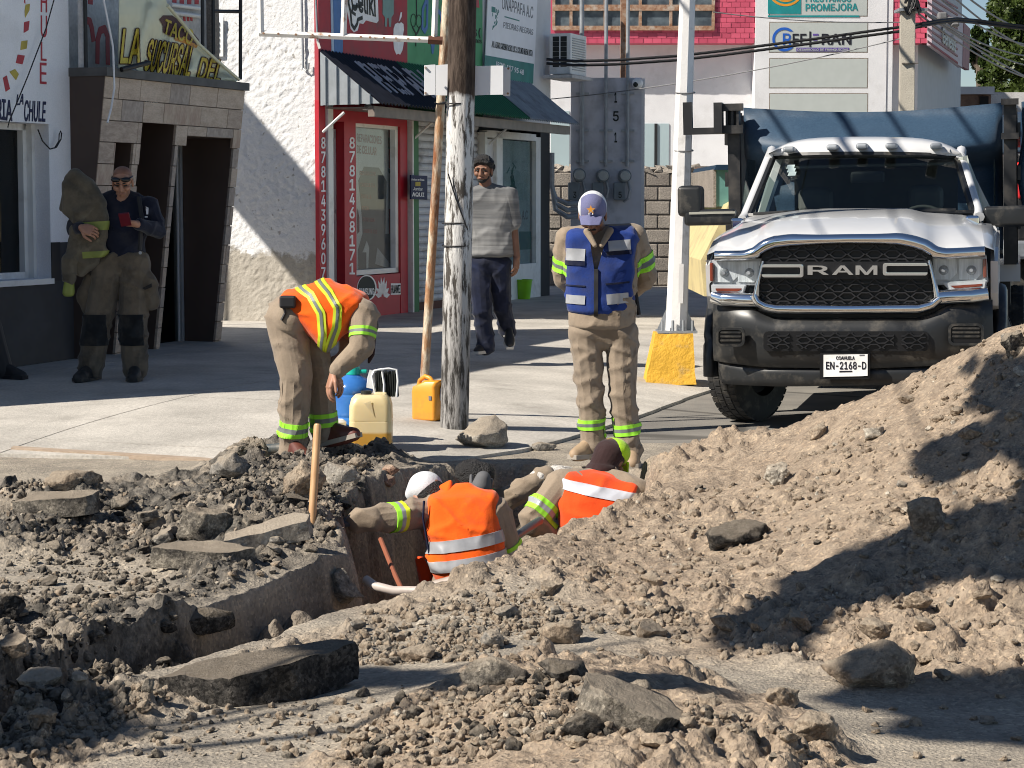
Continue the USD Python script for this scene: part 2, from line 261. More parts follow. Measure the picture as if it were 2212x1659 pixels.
H += rough * (.13 * n1 + .05 * n2) + soil * (L1 * patch * .9 + L2 * (.2 + .8 * patch) + L3 * (.3 + .6 * patch) + K2 * .45 * patch + .03 * (ridged - .6)) + rub * (K1 * (.25 + .9 * patch) + K2 * .9 + L1 * .5 + L2 * .5 + L3 * .9 + .10 * (ridged - .6) * (.3 + .7 * patch)) + edg * (L1 * .5 + L2 + L3 * .8 + K2 * .6) + (1 - rough) * (.004 * n2 + L3 * .12 * patch)
H += .002 * n3 + rough * .004 * n3
H -= pit * (PITD + .25 * n1) - pit * (L1 * .6 + L2 * .7)
H -= tr * (.30 + .16 * n1) - tr * (L1 * 1.3 + L2 + K1 * .9 + K2)
fade = sstep(1.0, .86, np.abs(np.broadcast_to(TX[None, :], GX.shape)).ravel()) * sstep(4.2, 4.7, PT[:, 1]) * sstep(14.6, 13.9, PT[:, 1])
H = H * fade
HG = H.reshape(GX.shape)
def ground(x, y):                                                   # height of the modelled ground
    x, y = np.atleast_1d(np.asarray(x, float)), np.atleast_1d(np.asarray(y, float)); yy = np.clip(y, YS[0], YS[-1])
    r = np.interp(yy, YS, np.arange(NY)); c = (np.clip(x / halfw(yy), -1, 1) + 1) / 2 * (NT - 1)
    r0, c0 = np.clip(r.astype(int), 0, NY - 2), np.clip(c.astype(int), 0, NT - 2); fr, fc = r - r0, c - c0
    return HG[r0, c0] * (1 - fr) * (1 - fc) + HG[r0 + 1, c0] * fr * (1 - fc) + HG[r0, c0 + 1] * (1 - fr) * fc + HG[r0 + 1, c0 + 1] * fr * fc
def hit(u, v):                                                      # where the line of sight of a pixel meets the ground
    r = ray(u, v); d = np.linspace(5, 14.5, 1900); p = CAM + r * (d / r[1])[:, None]; b = np.nonzero(ground(p[:, 0], p[:, 1]) > p[:, 2])[0]
    return p[b[0]] if len(b) else PZ(u, v, 0)
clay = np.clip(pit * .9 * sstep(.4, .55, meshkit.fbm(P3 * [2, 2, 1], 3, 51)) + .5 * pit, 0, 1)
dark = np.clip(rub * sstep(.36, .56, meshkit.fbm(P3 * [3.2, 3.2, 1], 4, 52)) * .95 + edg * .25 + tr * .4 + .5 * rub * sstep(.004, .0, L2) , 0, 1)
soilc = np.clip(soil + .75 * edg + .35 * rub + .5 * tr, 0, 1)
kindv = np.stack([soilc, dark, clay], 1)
# materials of the ground
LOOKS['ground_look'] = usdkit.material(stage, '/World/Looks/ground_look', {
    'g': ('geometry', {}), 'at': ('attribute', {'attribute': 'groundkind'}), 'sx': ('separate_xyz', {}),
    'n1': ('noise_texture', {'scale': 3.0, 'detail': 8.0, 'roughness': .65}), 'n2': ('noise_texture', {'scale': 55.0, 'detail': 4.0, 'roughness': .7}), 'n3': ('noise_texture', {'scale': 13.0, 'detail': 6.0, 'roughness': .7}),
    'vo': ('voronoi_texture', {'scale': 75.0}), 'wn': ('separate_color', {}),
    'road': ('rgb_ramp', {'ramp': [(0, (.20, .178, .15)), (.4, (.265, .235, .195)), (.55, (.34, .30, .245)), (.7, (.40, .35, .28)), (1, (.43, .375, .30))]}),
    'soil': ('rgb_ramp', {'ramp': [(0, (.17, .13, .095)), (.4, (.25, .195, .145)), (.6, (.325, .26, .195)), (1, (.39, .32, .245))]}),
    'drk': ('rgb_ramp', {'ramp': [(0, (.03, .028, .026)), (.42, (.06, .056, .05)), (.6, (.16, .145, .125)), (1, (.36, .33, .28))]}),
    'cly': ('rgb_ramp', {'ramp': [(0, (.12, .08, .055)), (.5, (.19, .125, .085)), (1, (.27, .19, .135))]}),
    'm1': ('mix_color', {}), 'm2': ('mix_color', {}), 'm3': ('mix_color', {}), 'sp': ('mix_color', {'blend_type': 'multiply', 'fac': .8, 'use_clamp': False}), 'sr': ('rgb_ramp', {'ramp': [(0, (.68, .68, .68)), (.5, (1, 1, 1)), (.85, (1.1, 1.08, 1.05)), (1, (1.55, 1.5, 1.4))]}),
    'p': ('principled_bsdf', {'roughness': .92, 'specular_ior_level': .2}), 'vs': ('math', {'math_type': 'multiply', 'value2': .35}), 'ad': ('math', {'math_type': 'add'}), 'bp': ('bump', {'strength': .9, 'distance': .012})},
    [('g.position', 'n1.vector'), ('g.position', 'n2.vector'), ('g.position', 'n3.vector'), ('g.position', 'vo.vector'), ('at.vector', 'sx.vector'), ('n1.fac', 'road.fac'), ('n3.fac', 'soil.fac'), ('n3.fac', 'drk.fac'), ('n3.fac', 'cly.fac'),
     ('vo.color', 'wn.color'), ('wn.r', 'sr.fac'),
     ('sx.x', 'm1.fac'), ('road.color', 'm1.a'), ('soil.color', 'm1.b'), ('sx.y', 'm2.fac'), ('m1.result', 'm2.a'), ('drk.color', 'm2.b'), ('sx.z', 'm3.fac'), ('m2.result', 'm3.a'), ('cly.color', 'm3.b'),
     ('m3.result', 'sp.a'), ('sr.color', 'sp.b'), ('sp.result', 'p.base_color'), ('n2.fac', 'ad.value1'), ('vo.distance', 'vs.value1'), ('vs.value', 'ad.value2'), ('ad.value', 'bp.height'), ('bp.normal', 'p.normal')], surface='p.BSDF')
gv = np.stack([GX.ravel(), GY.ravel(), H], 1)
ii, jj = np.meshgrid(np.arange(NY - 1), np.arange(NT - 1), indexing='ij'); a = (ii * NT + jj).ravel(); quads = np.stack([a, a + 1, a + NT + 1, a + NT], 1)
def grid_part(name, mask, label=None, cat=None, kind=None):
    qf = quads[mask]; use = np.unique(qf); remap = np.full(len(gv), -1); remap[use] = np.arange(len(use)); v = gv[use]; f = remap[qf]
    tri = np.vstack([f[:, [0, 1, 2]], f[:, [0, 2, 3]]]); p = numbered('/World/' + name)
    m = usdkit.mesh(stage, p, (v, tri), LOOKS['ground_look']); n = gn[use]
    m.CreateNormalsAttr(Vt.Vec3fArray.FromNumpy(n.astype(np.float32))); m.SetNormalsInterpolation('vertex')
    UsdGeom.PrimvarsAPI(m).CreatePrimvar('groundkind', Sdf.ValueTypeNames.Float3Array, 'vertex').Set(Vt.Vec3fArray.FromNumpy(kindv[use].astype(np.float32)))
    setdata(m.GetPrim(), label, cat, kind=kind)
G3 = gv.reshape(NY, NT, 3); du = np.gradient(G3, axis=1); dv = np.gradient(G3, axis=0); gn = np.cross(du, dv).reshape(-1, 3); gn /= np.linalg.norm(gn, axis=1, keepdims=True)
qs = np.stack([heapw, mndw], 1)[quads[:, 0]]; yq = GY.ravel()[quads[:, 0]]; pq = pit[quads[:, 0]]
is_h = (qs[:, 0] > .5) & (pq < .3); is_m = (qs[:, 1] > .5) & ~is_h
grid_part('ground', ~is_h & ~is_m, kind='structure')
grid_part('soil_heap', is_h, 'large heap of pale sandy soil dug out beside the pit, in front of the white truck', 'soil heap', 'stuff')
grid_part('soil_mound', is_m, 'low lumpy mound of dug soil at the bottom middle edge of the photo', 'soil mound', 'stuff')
# far road and surroundings: one sheet out to the horizon with the modelled ground cut out of it
LOOKS['road_look'] = usdkit.material(stage, '/World/Looks/road_look', {
    'g': ('geometry', {}), 'n1': ('noise_texture', {'scale': 1.3, 'detail': 8.0, 'roughness': .65}), 'n2': ('noise_texture', {'scale': 90.0, 'detail': 3.0}), 'r': ('rgb_ramp', {'ramp': [(0, (.13, .125, .115)), (.4, (.17, .16, .145)), (.6, (.23, .215, .19)), (1, (.30, .275, .235))]}),
    'vo': ('voronoi_texture', {'feature': 'distance_to_edge', 'scale': .55}), 'cr': ('rgb_ramp', {'ramp': [(0, (.25, .25, .25)), (.012, (.3, .3, .3)), (.03, (1, 1, 1)), (1, (1, 1, 1))]}), 'mx': ('mix_color', {'blend_type': 'multiply', 'fac': .7}),
    'p': ('principled_bsdf', {'roughness': .9, 'specular_ior_level': .25}), 'bp': ('bump', {'strength': .6, 'distance': .006})},
    [('g.position', 'n1.vector'), ('g.position', 'n2.vector'), ('g.position', 'vo.vector'), ('n1.fac', 'r.fac'), ('vo.distance', 'cr.fac'), ('r.color', 'mx.a'), ('cr.color', 'mx.b'), ('mx.result', 'p.base_color'), ('n2.fac', 'bp.height'), ('bp.normal', 'p.normal')], surface='p.BSDF')
cut = sg.Polygon([(-halfw(4.2), 4.2), (halfw(4.2), 4.2), (halfw(14.6), 14.6), (-halfw(14.6), 14.6)])
solo('road', B().prism(sg.box(-400, -400, 400, 900).difference(cut), (0, 0, -.05), (1, 0, 0), (0, 1, 0), (0, 0, 1), .05), 'road_look', kind='structure')

# ---- sidewalk: concrete slabs in the street frame ---------------------------------------------
CURB = [PZ(*q)[:2] for q in [(-330, 958, .06), (0, 967, .06), (300, 974, .06), (460, 981, .06), (700, 990, .06), (950, 984, .06), (1130, 958, .06), (1250, 924, .07), (1380, 879, .09), (1500, 828, .12)]]
cl_, q_ = np.array(CURB), []
for k in range(len(cl_) - 1):
    n_ = max(2, int(np.linalg.norm(cl_[k + 1] - cl_[k]) / .09)) if k >= 4 else 2
    for f_ in np.arange(n_) / n_: p_ = cl_[k] * (1 - f_) + cl_[k + 1] * f_; q_.append(p_ + (.10 if k in (5, 6) else .045) * (meshkit.fbm(np.array([p_[0] * 4, p_[1] * 4, 3.0]), 3, 44) - .5) * np.array([1.2, 2.0]) * (k >= 4))
CURB = q_ + [cl_[-1]]
far = CURB[-1] + E1[:2] * 60
SW = sg.Polygon([tuple(p) for p in CURB] + [tuple(far), tuple(far - E2[:2] * 14), (-30, 60), (-30, 14.2)])
CL = sg.LineString([tuple(p) for p in CURB] + [tuple(far)])
def swz(x, y):
    d = shapely.distance(CL, shapely.points(np.stack([np.atleast_1d(x), np.atleast_1d(y)], 1))); return .022 + .223 * (1 - np.exp(-d / 2.0))
mat('concrete', (.38, .355, .315), .85, vs=1.3, c2=(.54, .505, .45), fine=.16, fs=48, bump=.35, bs=120, dirt=(.25, .23, .20), ds=1.5, dlo=.53, dhi=.78)
mat('concrete_joint', (.13, .12, .11), .95)
mat('curb_edge', (.30, .28, .25), .95, fine=.2, bump=.8, bs=40)
side = Thing('sidewalk', kind='structure')
gs, go = [-18, -14.6, -12.2, -10.2, -8.2, -5.6, -3.0, -.4, 2.2, 5.0, 8.0, 12, 20, 60], [-14, -6, -1.2, .9, 2.9, 9]
def sw_patch(g, gap, tol=.35):
    g = g.buffer(-gap, join_style=2)
    out = B()
    for q in getattr(g, 'geoms', [g]):
        if q.area < .02: continue
        q = q.segmentize(tol); bx = q.bounds; st = max(.4, math.sqrt(q.area) / 14)
        pts = [p for p in q.exterior.coords[:-1]] + [(x, y) for x in np.arange(bx[0] + st / 2, bx[2], st) for y in np.arange(bx[1] + st / 2, bx[3], st) if q.buffer(-.1).contains(sg.Point(x, y))]
        tri = [t for t in shapely.delaunay_triangles(sg.MultiPoint(pts)).geoms if q.contains(t.centroid)]
        P_ = np.array(pts); kd = cKDTree(P_); f = []
        for t in tri:
            ix = kd.query(np.array(t.exterior.coords[:3]))[1]; e = P_[ix]; c = np.cross(np.append(e[1] - e[0], 0), np.append(e[2] - e[0], 0))[2]; f.append(ix if c > 0 else ix[::-1])
        z = swz(P_[:, 0], P_[:, 1]); top = np.column_stack([P_, z]); n = len(top); k = len(q.exterior.coords) - 1
        sid = [[i, i + n, (i + 1) % k + n, (i + 1) % k] for i in range(k)]
        if not q.exterior.is_ccw: sid = [x[::-1] for x in sid]
        out.add(np.vstack([top, top - [0, 0, .14]]), np.array(f)); out.add(np.vstack([top, top - [0, 0, .14]]), np.array(sid))
    return out
for i in range(len(gs) - 1):
    for j in range(len(go) - 1):
        c = sg.Polygon([tuple(W(a, b, 0)[:2]) for a, b in ((gs[i], go[j]), (gs[i + 1], go[j]), (gs[i + 1], go[j + 1]), (gs[i], go[j + 1]))]).intersection(SW)
        if c.area < .05: continue
        o = sw_patch(c, .006)
        if o.n: side.part('concrete_slab', o, 'concrete', smooth=25)
def strip(a, b, w, z): return None
o = sw_patch(SW.buffer(-.03).intersection(sg.box(-14, 10, 10, 60)), 0, .6); v, f = o.mesh(); side.part('joint_bed', (v - [0, 0, .012], f), 'concrete_joint')
# ---- materials of buildings -------------------------------------------------------------------
mat('white_plaster', (.66, .66, .67), .8, var=.05, vs=2, fine=.05, bump=.15, bs=60, dirt=(.50, .49, .48), ds=1.2, dlo=.55, dhi=.8)
mat('eatery_white', (.84, .84, .86), .8, var=.04, vs=2, fine=.05, bump=.15, bs=60, dirt=(.66, .65, .65), ds=1.2, dlo=.55, dhi=.8)
mat('dado_grey', (.035, .036, .04), .7, var=.25, vs=2.5)
mat('dado_black', (.008, .008, .01), .6)
mat('white_paint', (.78, .78, .76), .5, var=.04, dirt=(.5, .48, .44), ds=4, dlo=.55, dhi=.8)
mat('aluminium', (.55, .56, .57), .4, metal=.6, var=.05)
mat('dark_metal', (.012, .012, .013), .5, var=.3, vs=20)
mat('brown_paint', (.085, .056, .044), .65, var=.12, vs=2)
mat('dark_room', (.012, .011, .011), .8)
mat('red_paint_sign', (.42, .03, .045), .6)
mat('blue_letter', (.015, .04, .20), .6)
mat('navy_letter', (.008, .012, .06), .6)
mat('yellow_paint', (.46, .36, .06), .7, var=.15)
mat('tile_a', (.42, .32, .245), .6, c2=(.54, .43, .345), vs=5, stretch=(1, 1, 3), fine=.12, fs=30)
mat('tile_b', (.32, .24, .19), .6, c2=(.46, .36, .29), vs=7, stretch=(1, 1, 4), fine=.12, fs=30)
mat('tile_c', (.50, .40, .31), .6, c2=(.38, .26, .20), vs=4, stretch=(3, 3, 1), fine=.12, fs=30)
mat('tile_d', (.29, .235, .205), .6, c2=(.40, .33, .285), vs=9, fine=.15, fs=25)
mat('slab_grey', (.10, .098, .095), .8, var=.2)
mat('lime_wall', (.50, .49, .48), .85, c2=(.66, .65, .64), vs=2.5, fine=.1, fs=30, dirt=(.33, .31, .29), ds=1.7, bump=.2)
glass('window_glass', (.42, .45, .46)); glass('door_glass', (.35, .37, .36)); glass('poster_glass', (.8, .82, .82))
LOOKS['stucco'] = usdkit.material(stage, '/World/Looks/stucco', {
    'g': ('geometry', {}), 'sx': ('separate_xyz', {}), 'n1': ('noise_texture', {'scale': 2.2, 'detail': 6.0, 'roughness': .65}), 'n2': ('noise_texture', {'scale': 30.0, 'detail': 5.0, 'roughness': .6}), 'n3': ('noise_texture', {'scale': 16.0, 'detail': 4.0}),
    'zz': ('math', {'math_type': 'multiply_add', 'value2': .75}), 'rz': ('rgb_ramp', {'ramp': [(0, (0, 0, 0)), (.555, (0, 0, 0)), (.575, (1, 1, 1)), (1, (1, 1, 1))]}), 'sc': ('math', {'math_type': 'multiply', 'value2': .4}),
    'up': ('rgb_ramp', {'ramp': [(0, (.60, .60, .605)), (.64, (.645, .645, .645)), (.69, (.36, .345, .32)), (1, (.3, .285, .27))]}), 'dn': ('rgb_ramp', {'ramp': [(0, (.22, .20, .17)), (.4, (.30, .275, .235)), (.62, (.40, .37, .32)), (1, (.52, .5, .46))]}),
    'm': ('mix_color', {}), 'p': ('principled_bsdf', {'roughness': .85, 'specular_ior_level': .2}), 'bp': ('bump', {'strength': .8, 'distance': .015})},
    [('g.position', 'sx.vector'), ('g.position', 'n1.vector'), ('g.position', 'n2.vector'), ('g.position', 'n3.vector'), ('n1.fac', 'zz.value1'), ('sx.z', 'zz.value3'), ('zz.value', 'sc.value1'), ('sc.value', 'rz.fac'), ('n3.fac', 'up.fac'), ('n1.fac', 'dn.fac'), ('rz.color', 'm.fac'), ('dn.color', 'm.a'), ('up.color', 'm.b'),
     ('m.result', 'p.base_color'), ('n2.fac', 'bp.height'), ('bp.normal', 'p.normal')], surface='p.BSDF')
mat('sign_red', (.34, .035, .05), .7, c2=(.42, .03, .045), vs=3, dirt=(.16, .07, .07), ds=2.2, dlo=.5, dhi=.75, bump=.1)
mat('sign_green', (.07, .29, .13), .7, c2=(.09, .34, .16), vs=4, dirt=(.05, .12, .07), ds=3, dlo=.55, dhi=.8)
mat('door_red', (.42, .012, .025), .45, var=.08); mat('dark_red', (.17, .008, .014), .5)
mat('banner_white', (.84, .84, .87), .55, var=.03); mat('banner_teal', (.03, .20, .18), .55); mat('banner_grey', (.12, .13, .15), .6); mat('teal_soft', (.42, .56, .56), .6)
mat('roof_black', (.008, .009, .014), .45, var=.3, vs=8); mat('roof_grey_paint', (.42, .42, .45), .6, var=.15, vs=8)
mat('roof_green', (.012, .115, .045), .5, var=.1); mat('roof_zinc', (.34, .36, .38), .45, metal=.3, var=.12, vs=4, dirt=(.2, .2, .2), ds=3)
mat('zinc_side', (.40, .43, .45), .35, metal=.55, var=.1)
mat('gutter_brown', (.16, .13, .11), .5, var=.2, vs=6); mat('green_paint', (.015, .13, .03), .5)
mat('shutter_grey', (.58, .59, .63), .5, var=.08, vs=3, dirt=(.28, .26, .25), ds=2.5); mat('rust_strip', (.10, .035, .02), .8)
mat('poster_white', (.80, .81, .82), .5); mat('poster_grey', (.16, .16, .165), .5); mat('poster_pink', (.42, .20, .20), .6); mat('poster_lightgrey', (.60, .61, .63), .5); mat('poster_red', (.22, .015, .03), .5)
mat('blue_bird', (.06, .17, .42), .6); mat('pale_blue', (.4, .52, .68), .6); mat('android', (.17, .30, .28), .65); mat('ink', (.012, .016, .014), .6); mat('logo_white', (.84, .84, .86), .6)
mat('pink_a', (.56, .085, .145), .6, var=.06); mat('pink_b', (.45, .06, .11), .6, var=.06); mat('pink_c', (.50, .07, .125), .6, var=.06); mat('wine', (.20, .01, .02), .6)
mat('panel_grey', (.42, .45, .43), .5, var=.03); mat('panel_glass_blue', (.36, .45, .47), .35, var=.08, vs=.6)
mat('teal', (.008, .22, .23), .5); mat('orange_logo', (.62, .26, .02), .5); mat('creefran_blue', (.01, .09, .42), .5); mat('creefran_black', (.008, .008, .015), .5); mat('purple', (.10, .06, .27), .5)
mat('rust_metal', (.22, .10, .05), .8, c2=(.38, .25, .17), vs=14, dirt=(.45, .40, .34), ds=6); mat('old_pane', (.05, .065, .08), .25, c2=(.12, .15, .17), vs=5)
mat('block_grey', (.30, .265, .225), .95, var=.12, vs=3, fine=.2, fs=40, bump=.6, bs=50); mat('block_dark', (.24, .21, .18), .95, var=.12, vs=3, fine=.2, fs=40, bump=.6, bs=50); mat('mortar', (.17, .15, .13), .95, fine=.2, bump=.6); mat('brick_brown', (.26, .17, .13), .95, var=.2, vs=8, fine=.2, bump=.5)
mat('meter_wall', (.56, .56, .60), .8, var=.05, dirt=(.3, .3, .32), ds=1.5); mat('conduit', (.30, .32, .34), .45, metal=.4, var=.15, vs=10); mat('meter_box', (.16, .19, .21), .5, var=.1); mat('meter_face', (.35, .37, .36), .3); mat('black_rubber', (.012, .012, .013), .6)
mat('corner_sign', (.42, .36, .40), .5, c2=(.30, .24, .28), vs=2.2, stretch=(.2, .2, 3)); mat('corner_sign_dark', (.24, .10, .11), .6)
mat('grey_flank', (.40, .42, .44), .8, var=.04)
S_C = p_s(PF(155, 460, .4))
S_N = S_C - 5.0

# ---- white eatery building at the left edge ---------------------------------------------------
def szpoly(px, o): return [(p_s(PF(u, v, o)), PF(u, v, o)[2]) for u, v in px]
def plane_prism(b, poly, o, depth): return b.prism(poly, W(0, o, 0), E1, EZ, E2, depth)
t = Thing('eatery_building', 'white painted eatery building with dark grey base and large window, left edge of photo', 'building', W(S_C, .4, 0), group=None)
wz = szpoly([(105, 268), (105, 601)], .4); s1, z1, z0 = wz[0][0], wz[0][1], wz[1][1]; s0 = s1 - 2.2; HT = 4.55
wall = sg.box(S_N, .0, S_C, HT).difference(sg.box(s0, z0, s1, z1))
t.part('wall', plane_prism(B(), wall, .4, -.28), 'eatery_white')
b = B(); b.fbox(S_N, S_C, -6, -5.75, 0, HT); b.fbox(S_N, S_N + .25, -5.75, .12, 0, HT); b.fbox(S_C - .25, S_C, -5.75, .12, 0, HT); b.fbox(S_N, S_C, -6, .4, HT, HT + .15); t.part('rear_walls', b, 'white_plaster')
t.part('dado', plane_prism(B(), sg.box(S_N, .0, S_C, szpoly([(140, 523)], .4)[0][1]).difference(sg.box(s0 - .01, z0 - .01, s1 + .002, z1)), .4, .005), 'dado_grey')
b = B(); b.fbox(s1 - .004, s1 + .14, .4055, .4085, szpoly([(110, 607)], .4)[0][1], szpoly([(140, 523)], .4)[0][1] + .002); t.part('black_patch', b, 'dado_black')
fr = t.part('window', B().fbox(s0, s1 - .05, .13, .15, z0, z1), 'window_glass')
b = B(); g = .055
for a in ((s1 - .05 - g, s1 - .05, z0, z1), (s0, s1, z1 - g, z1), (s0, s1, z0, z0 + g), (s0 + .9, s0 + .94, z0, z1), (s0, s0 + g, z0, z1)): b.fbox(a[0], a[1], .15, .205, a[2], a[3])
b.fbox(s1 - .05, s1 - .001, .125, .26, z0, z1)
t.part('window_frame', b, 'white_paint', fr); t.part('sill', B().fbox(s0 - .03, s1 + .02, .16, .42, z0 - .05, z0 - .002), 'white_paint', fr)
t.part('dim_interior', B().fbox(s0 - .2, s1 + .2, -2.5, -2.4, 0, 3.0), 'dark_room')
b = B()
for txt, q in (('RIA', [(-8, 258), (26, 262), (-8, 212)]), ('LA', [(34, 228), (50, 226), (37, 204)]), ('CHULE', [(51, 262), (97, 264), (53, 216)])): b.text(txt, *[PF(*p, .4005) for p in q], bold=True)
t.part('blue_lettering', b, 'navy_letter')
b = B()
for txt, (u0, v1, u1, v0) in (('H', (88, 26, 101, -18)), ('U', (88, 80, 101, 33)), ('L', (88, 131, 100, 90)), ('E', (86, 181, 100, 135))): b.text(txt, PF(u0, v1, .4005), PF(u1, v1 + 1, .4005), PF(u0, v0, .4005))
t.part('red_lettering', b, 'red_paint_sign')
for q, m_ in (([(55, 10), (64, 8), (63, 22), (54, 38), (53, 25)], 'yellow_paint'), ([(52, 48), (63, 45), (61, 65), (51, 71)], 'red_paint_sign'), ([(46, 89), (59, 87), (57, 105), (44, 108)], 'yellow_paint'), ([(38, 118), (53, 120), (48, 139), (34, 136)], 'red_paint_sign'), ([(20, 155), (32, 149), (40, 160), (34, 173)], 'yellow_paint'), ([(6, 168), (14, 163), (21, 192), (12, 198)], 'red_paint_sign'), ([(52, -12), (54, -14), (54, 8), (52, 6)], 'red_paint_sign')):
    t.part('painted_dash', B().plate([PF(u, v, .4005) for u, v in q][::-1], E2, .004), m_)

# ---- tiled entrance that flares outward, with doors -------------------------------------------
OT, OB = .40 + .355, .40 + .05
zt, zb = PF(238, 165, OT)[2], .16
SP0, SP1 = S_C + .004, (p_s(PF(530, 190, OT)) + p_s(PF(475, 735, OB))) / 2
def oz(z): return OB + (OT - OB) * (z - zb) / (zt - zb)
def slanted(b, s0, s1, z0, z1, d0, d1, grow=0.0):                  # a block between two depths behind the slanted front (d > 0 behind)
    bk = (lambda z: .05) if d1 > .1 else (lambda z: oz(z) - d1)
    c = [(s0, bk(z0), z0), (s1, bk(z0), z0), (s1, oz(z0) - d0, z0), (s0, oz(z0) - d0, z0), (s0, bk(z1), z1), (s1, bk(z1), z1), (s1, oz(z1) - d0, z1), (s0, oz(z1) - d0, z1)]
    return b.hexa([W(*q) for q in c][::-1] if False else [W(*q) for q in (c[3], c[2], c[1], c[0], c[7], c[6], c[5], c[4])])
def spx(u, v): return p_s(PF(u, v, .6)), PF(u, v, .6)[2]
OPEN = [(spx(232, 310)[0], spx(270, 310)[0], .2, spx(250, 305)[1]), (spx(285, 260)[0], spx(358, 260)[0], .16, spx(320, 238)[1]), (spx(372, 400)[0] - .03, spx(488, 400)[0], .16, spx(420, 296)[1])]
t = Thing('tiled_entrance', 'low entrance block clad in brown stone tiles with dark doorways, beside the white eatery', 'building', W(S_C, .4, 0))
core = sg.box(SP0, zb - .2, SP1, zt)
for a in OPEN: core = core.difference(sg.box(a[0], a[2] - .2, a[1], a[3]))
cuts_s = sorted({SP0, SP1, *[a[0] for a in OPEN], *[a[1] for a in OPEN]}); cuts_z = sorted({zb, zt, *[a[3] for a in OPEN]})
b = B()
for i in range(len(cuts_s) - 1):
    for j in range(len(cuts_z) - 1):
        if core.contains(sg.Point((cuts_s[i] + cuts_s[i + 1]) / 2, (cuts_z[j] + cuts_z[j + 1]) / 2)): slanted(b, cuts_s[i], cuts_s[i + 1], cuts_z[j], cuts_z[j + 1], .022, .36)
t.part('frame_wall', b, 'brown_paint')
b = B()
c = [W(SP0, .4, zb), W(SP0, oz(zb) - .002, zb), W(SP0, oz(zt) - .002, zt), W(SP0, .4, zt)]; b.plate(c, -E1, .006); t.part('brown_side', b, 'brown_paint')
t.part('cap_slab', B().fbox(SP0 - .02, SP1 + .04, -3.9, OT + .03, zt, zt + .075), 'slab_grey')
b = B(); b.fbox(SP0, SP1, -4, -3.85, 0, zt); b.fbox(SP1 - .2, SP1, -3.85, .1, 0, zt); b.fbox(SP0 - .2, SP0, -3.85, .0, 0, zt); t.part('rear_walls', b, 'white_plaster')
tz = np.arange(zt, zb, -.19); k = 0
for j in range(len(tz)):
    za, zc = max(tz[j] - .19, zb), tz[j]; x = SP0 - random.random() * .4
    while x < SP1:
        w_ = random.choice([.38, .55, .72]); cell = sg.box(max(x, SP0), za, min(x + w_, SP1), zc).intersection(core).buffer(-.004, join_style=2)
        for q in getattr(cell, 'geoms', [cell]):
            if q.is_empty or q.area < .002: continue
            x0, y0, x1, y1 = q.bounds; pr = .004 * random.random()
            t.part('tile', slanted(B(), x0, x1, y0, y1, -pr, .022), random.choice(['tile_a', 'tile_b', 'tile_c', 'tile_d', 'tile_a', 'tile_b']))
        x += w_
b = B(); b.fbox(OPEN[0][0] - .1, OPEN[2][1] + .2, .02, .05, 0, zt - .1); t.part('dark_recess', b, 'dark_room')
b = B(); o3 = OPEN[2]; b.fbox(o3[0], o3[1] - .02, .07, .085, .2, o3[3]); dr = t.part('door', b, 'door_glass')
b = B()
for x in (o3[0] + .02, o3[0] + .55, o3[1] - .06): b.fbox(x, x + .05, .085, .125, .17, o3[3])
b.fbox(o3[0], o3[1], .085, .125, o3[3] - .06, o3[3]); b.fbox(o3[0], o3[1], .08, .15, .14, .2); t.part('door_frame', b, 'aluminium', dr)
b = B(); q = [(311, 236), (338, 238), (311, 217)]; b.plate([PF(310, 237, .7), PF(310, 216, .7), PF(339, 218, .7), PF(339, 239, .7)], E2, .012)
pl = t.part('number_plate', b, 'white_paint'); t.part('number', B().text('1501A', PF(312, 235, .713), PF(337, 237, .713), PF(312, 219, .713), .003, True), 'ink', pl)
# upper wall with old red lettering behind the frame, and the roof sign beyond the top of the photo
SU1 = p_s(PF(459, 60, .1))
t.part('upper_wall', B().fbox(SP0 + .04, SU1, -.2, .1, zt + .075, 4.35), 'lime_wall')
b = B()
for u in (372, 388, 404, 420): b.plate([PF(u, 9, .1005), PF(u + 9, 9, .1005), PF(u + 9, -25, .1005), PF(u, -25, .1005)], E2, .003)
for u in (396, 404, 411): b.plate([PF(u, 45, .1005), PF(u + 5, 46, .1005), PF(u + 4, 35, .1005), PF(u - 1, 34, .1005)], E2, .003)
def arc_px(pts, w, o): l = sg.LineString([(p_s(PF(u, v, o)), PF(u, v, o)[2]) for u, v in pts]).buffer(w, cap_style=2); return l
for pts in ([(186, 44), (194, 46), (198, 60), (202, 90)], [(210, 138), (211, 85), (216, 66), (226, 62), (232, 78), (233, 140)], [(190, 0), (200, 2)]): plane_prism(b, arc_px(pts, .035, .1005), .1005, .003)
t.part('red_lettering', b, 'red_paint_sign')
b = B()
for v in (14, 31): b.cyl(PF(368, v - 4, .14), PF(433, v + 4, .14), .022)
t.part('white_rail', b, 'white_paint')
b = B().fbox(SU1 - .13, SU1 + .03, .1, .16, zt + .1, 4.35); t.part('grey_post', b, 'block_dark')
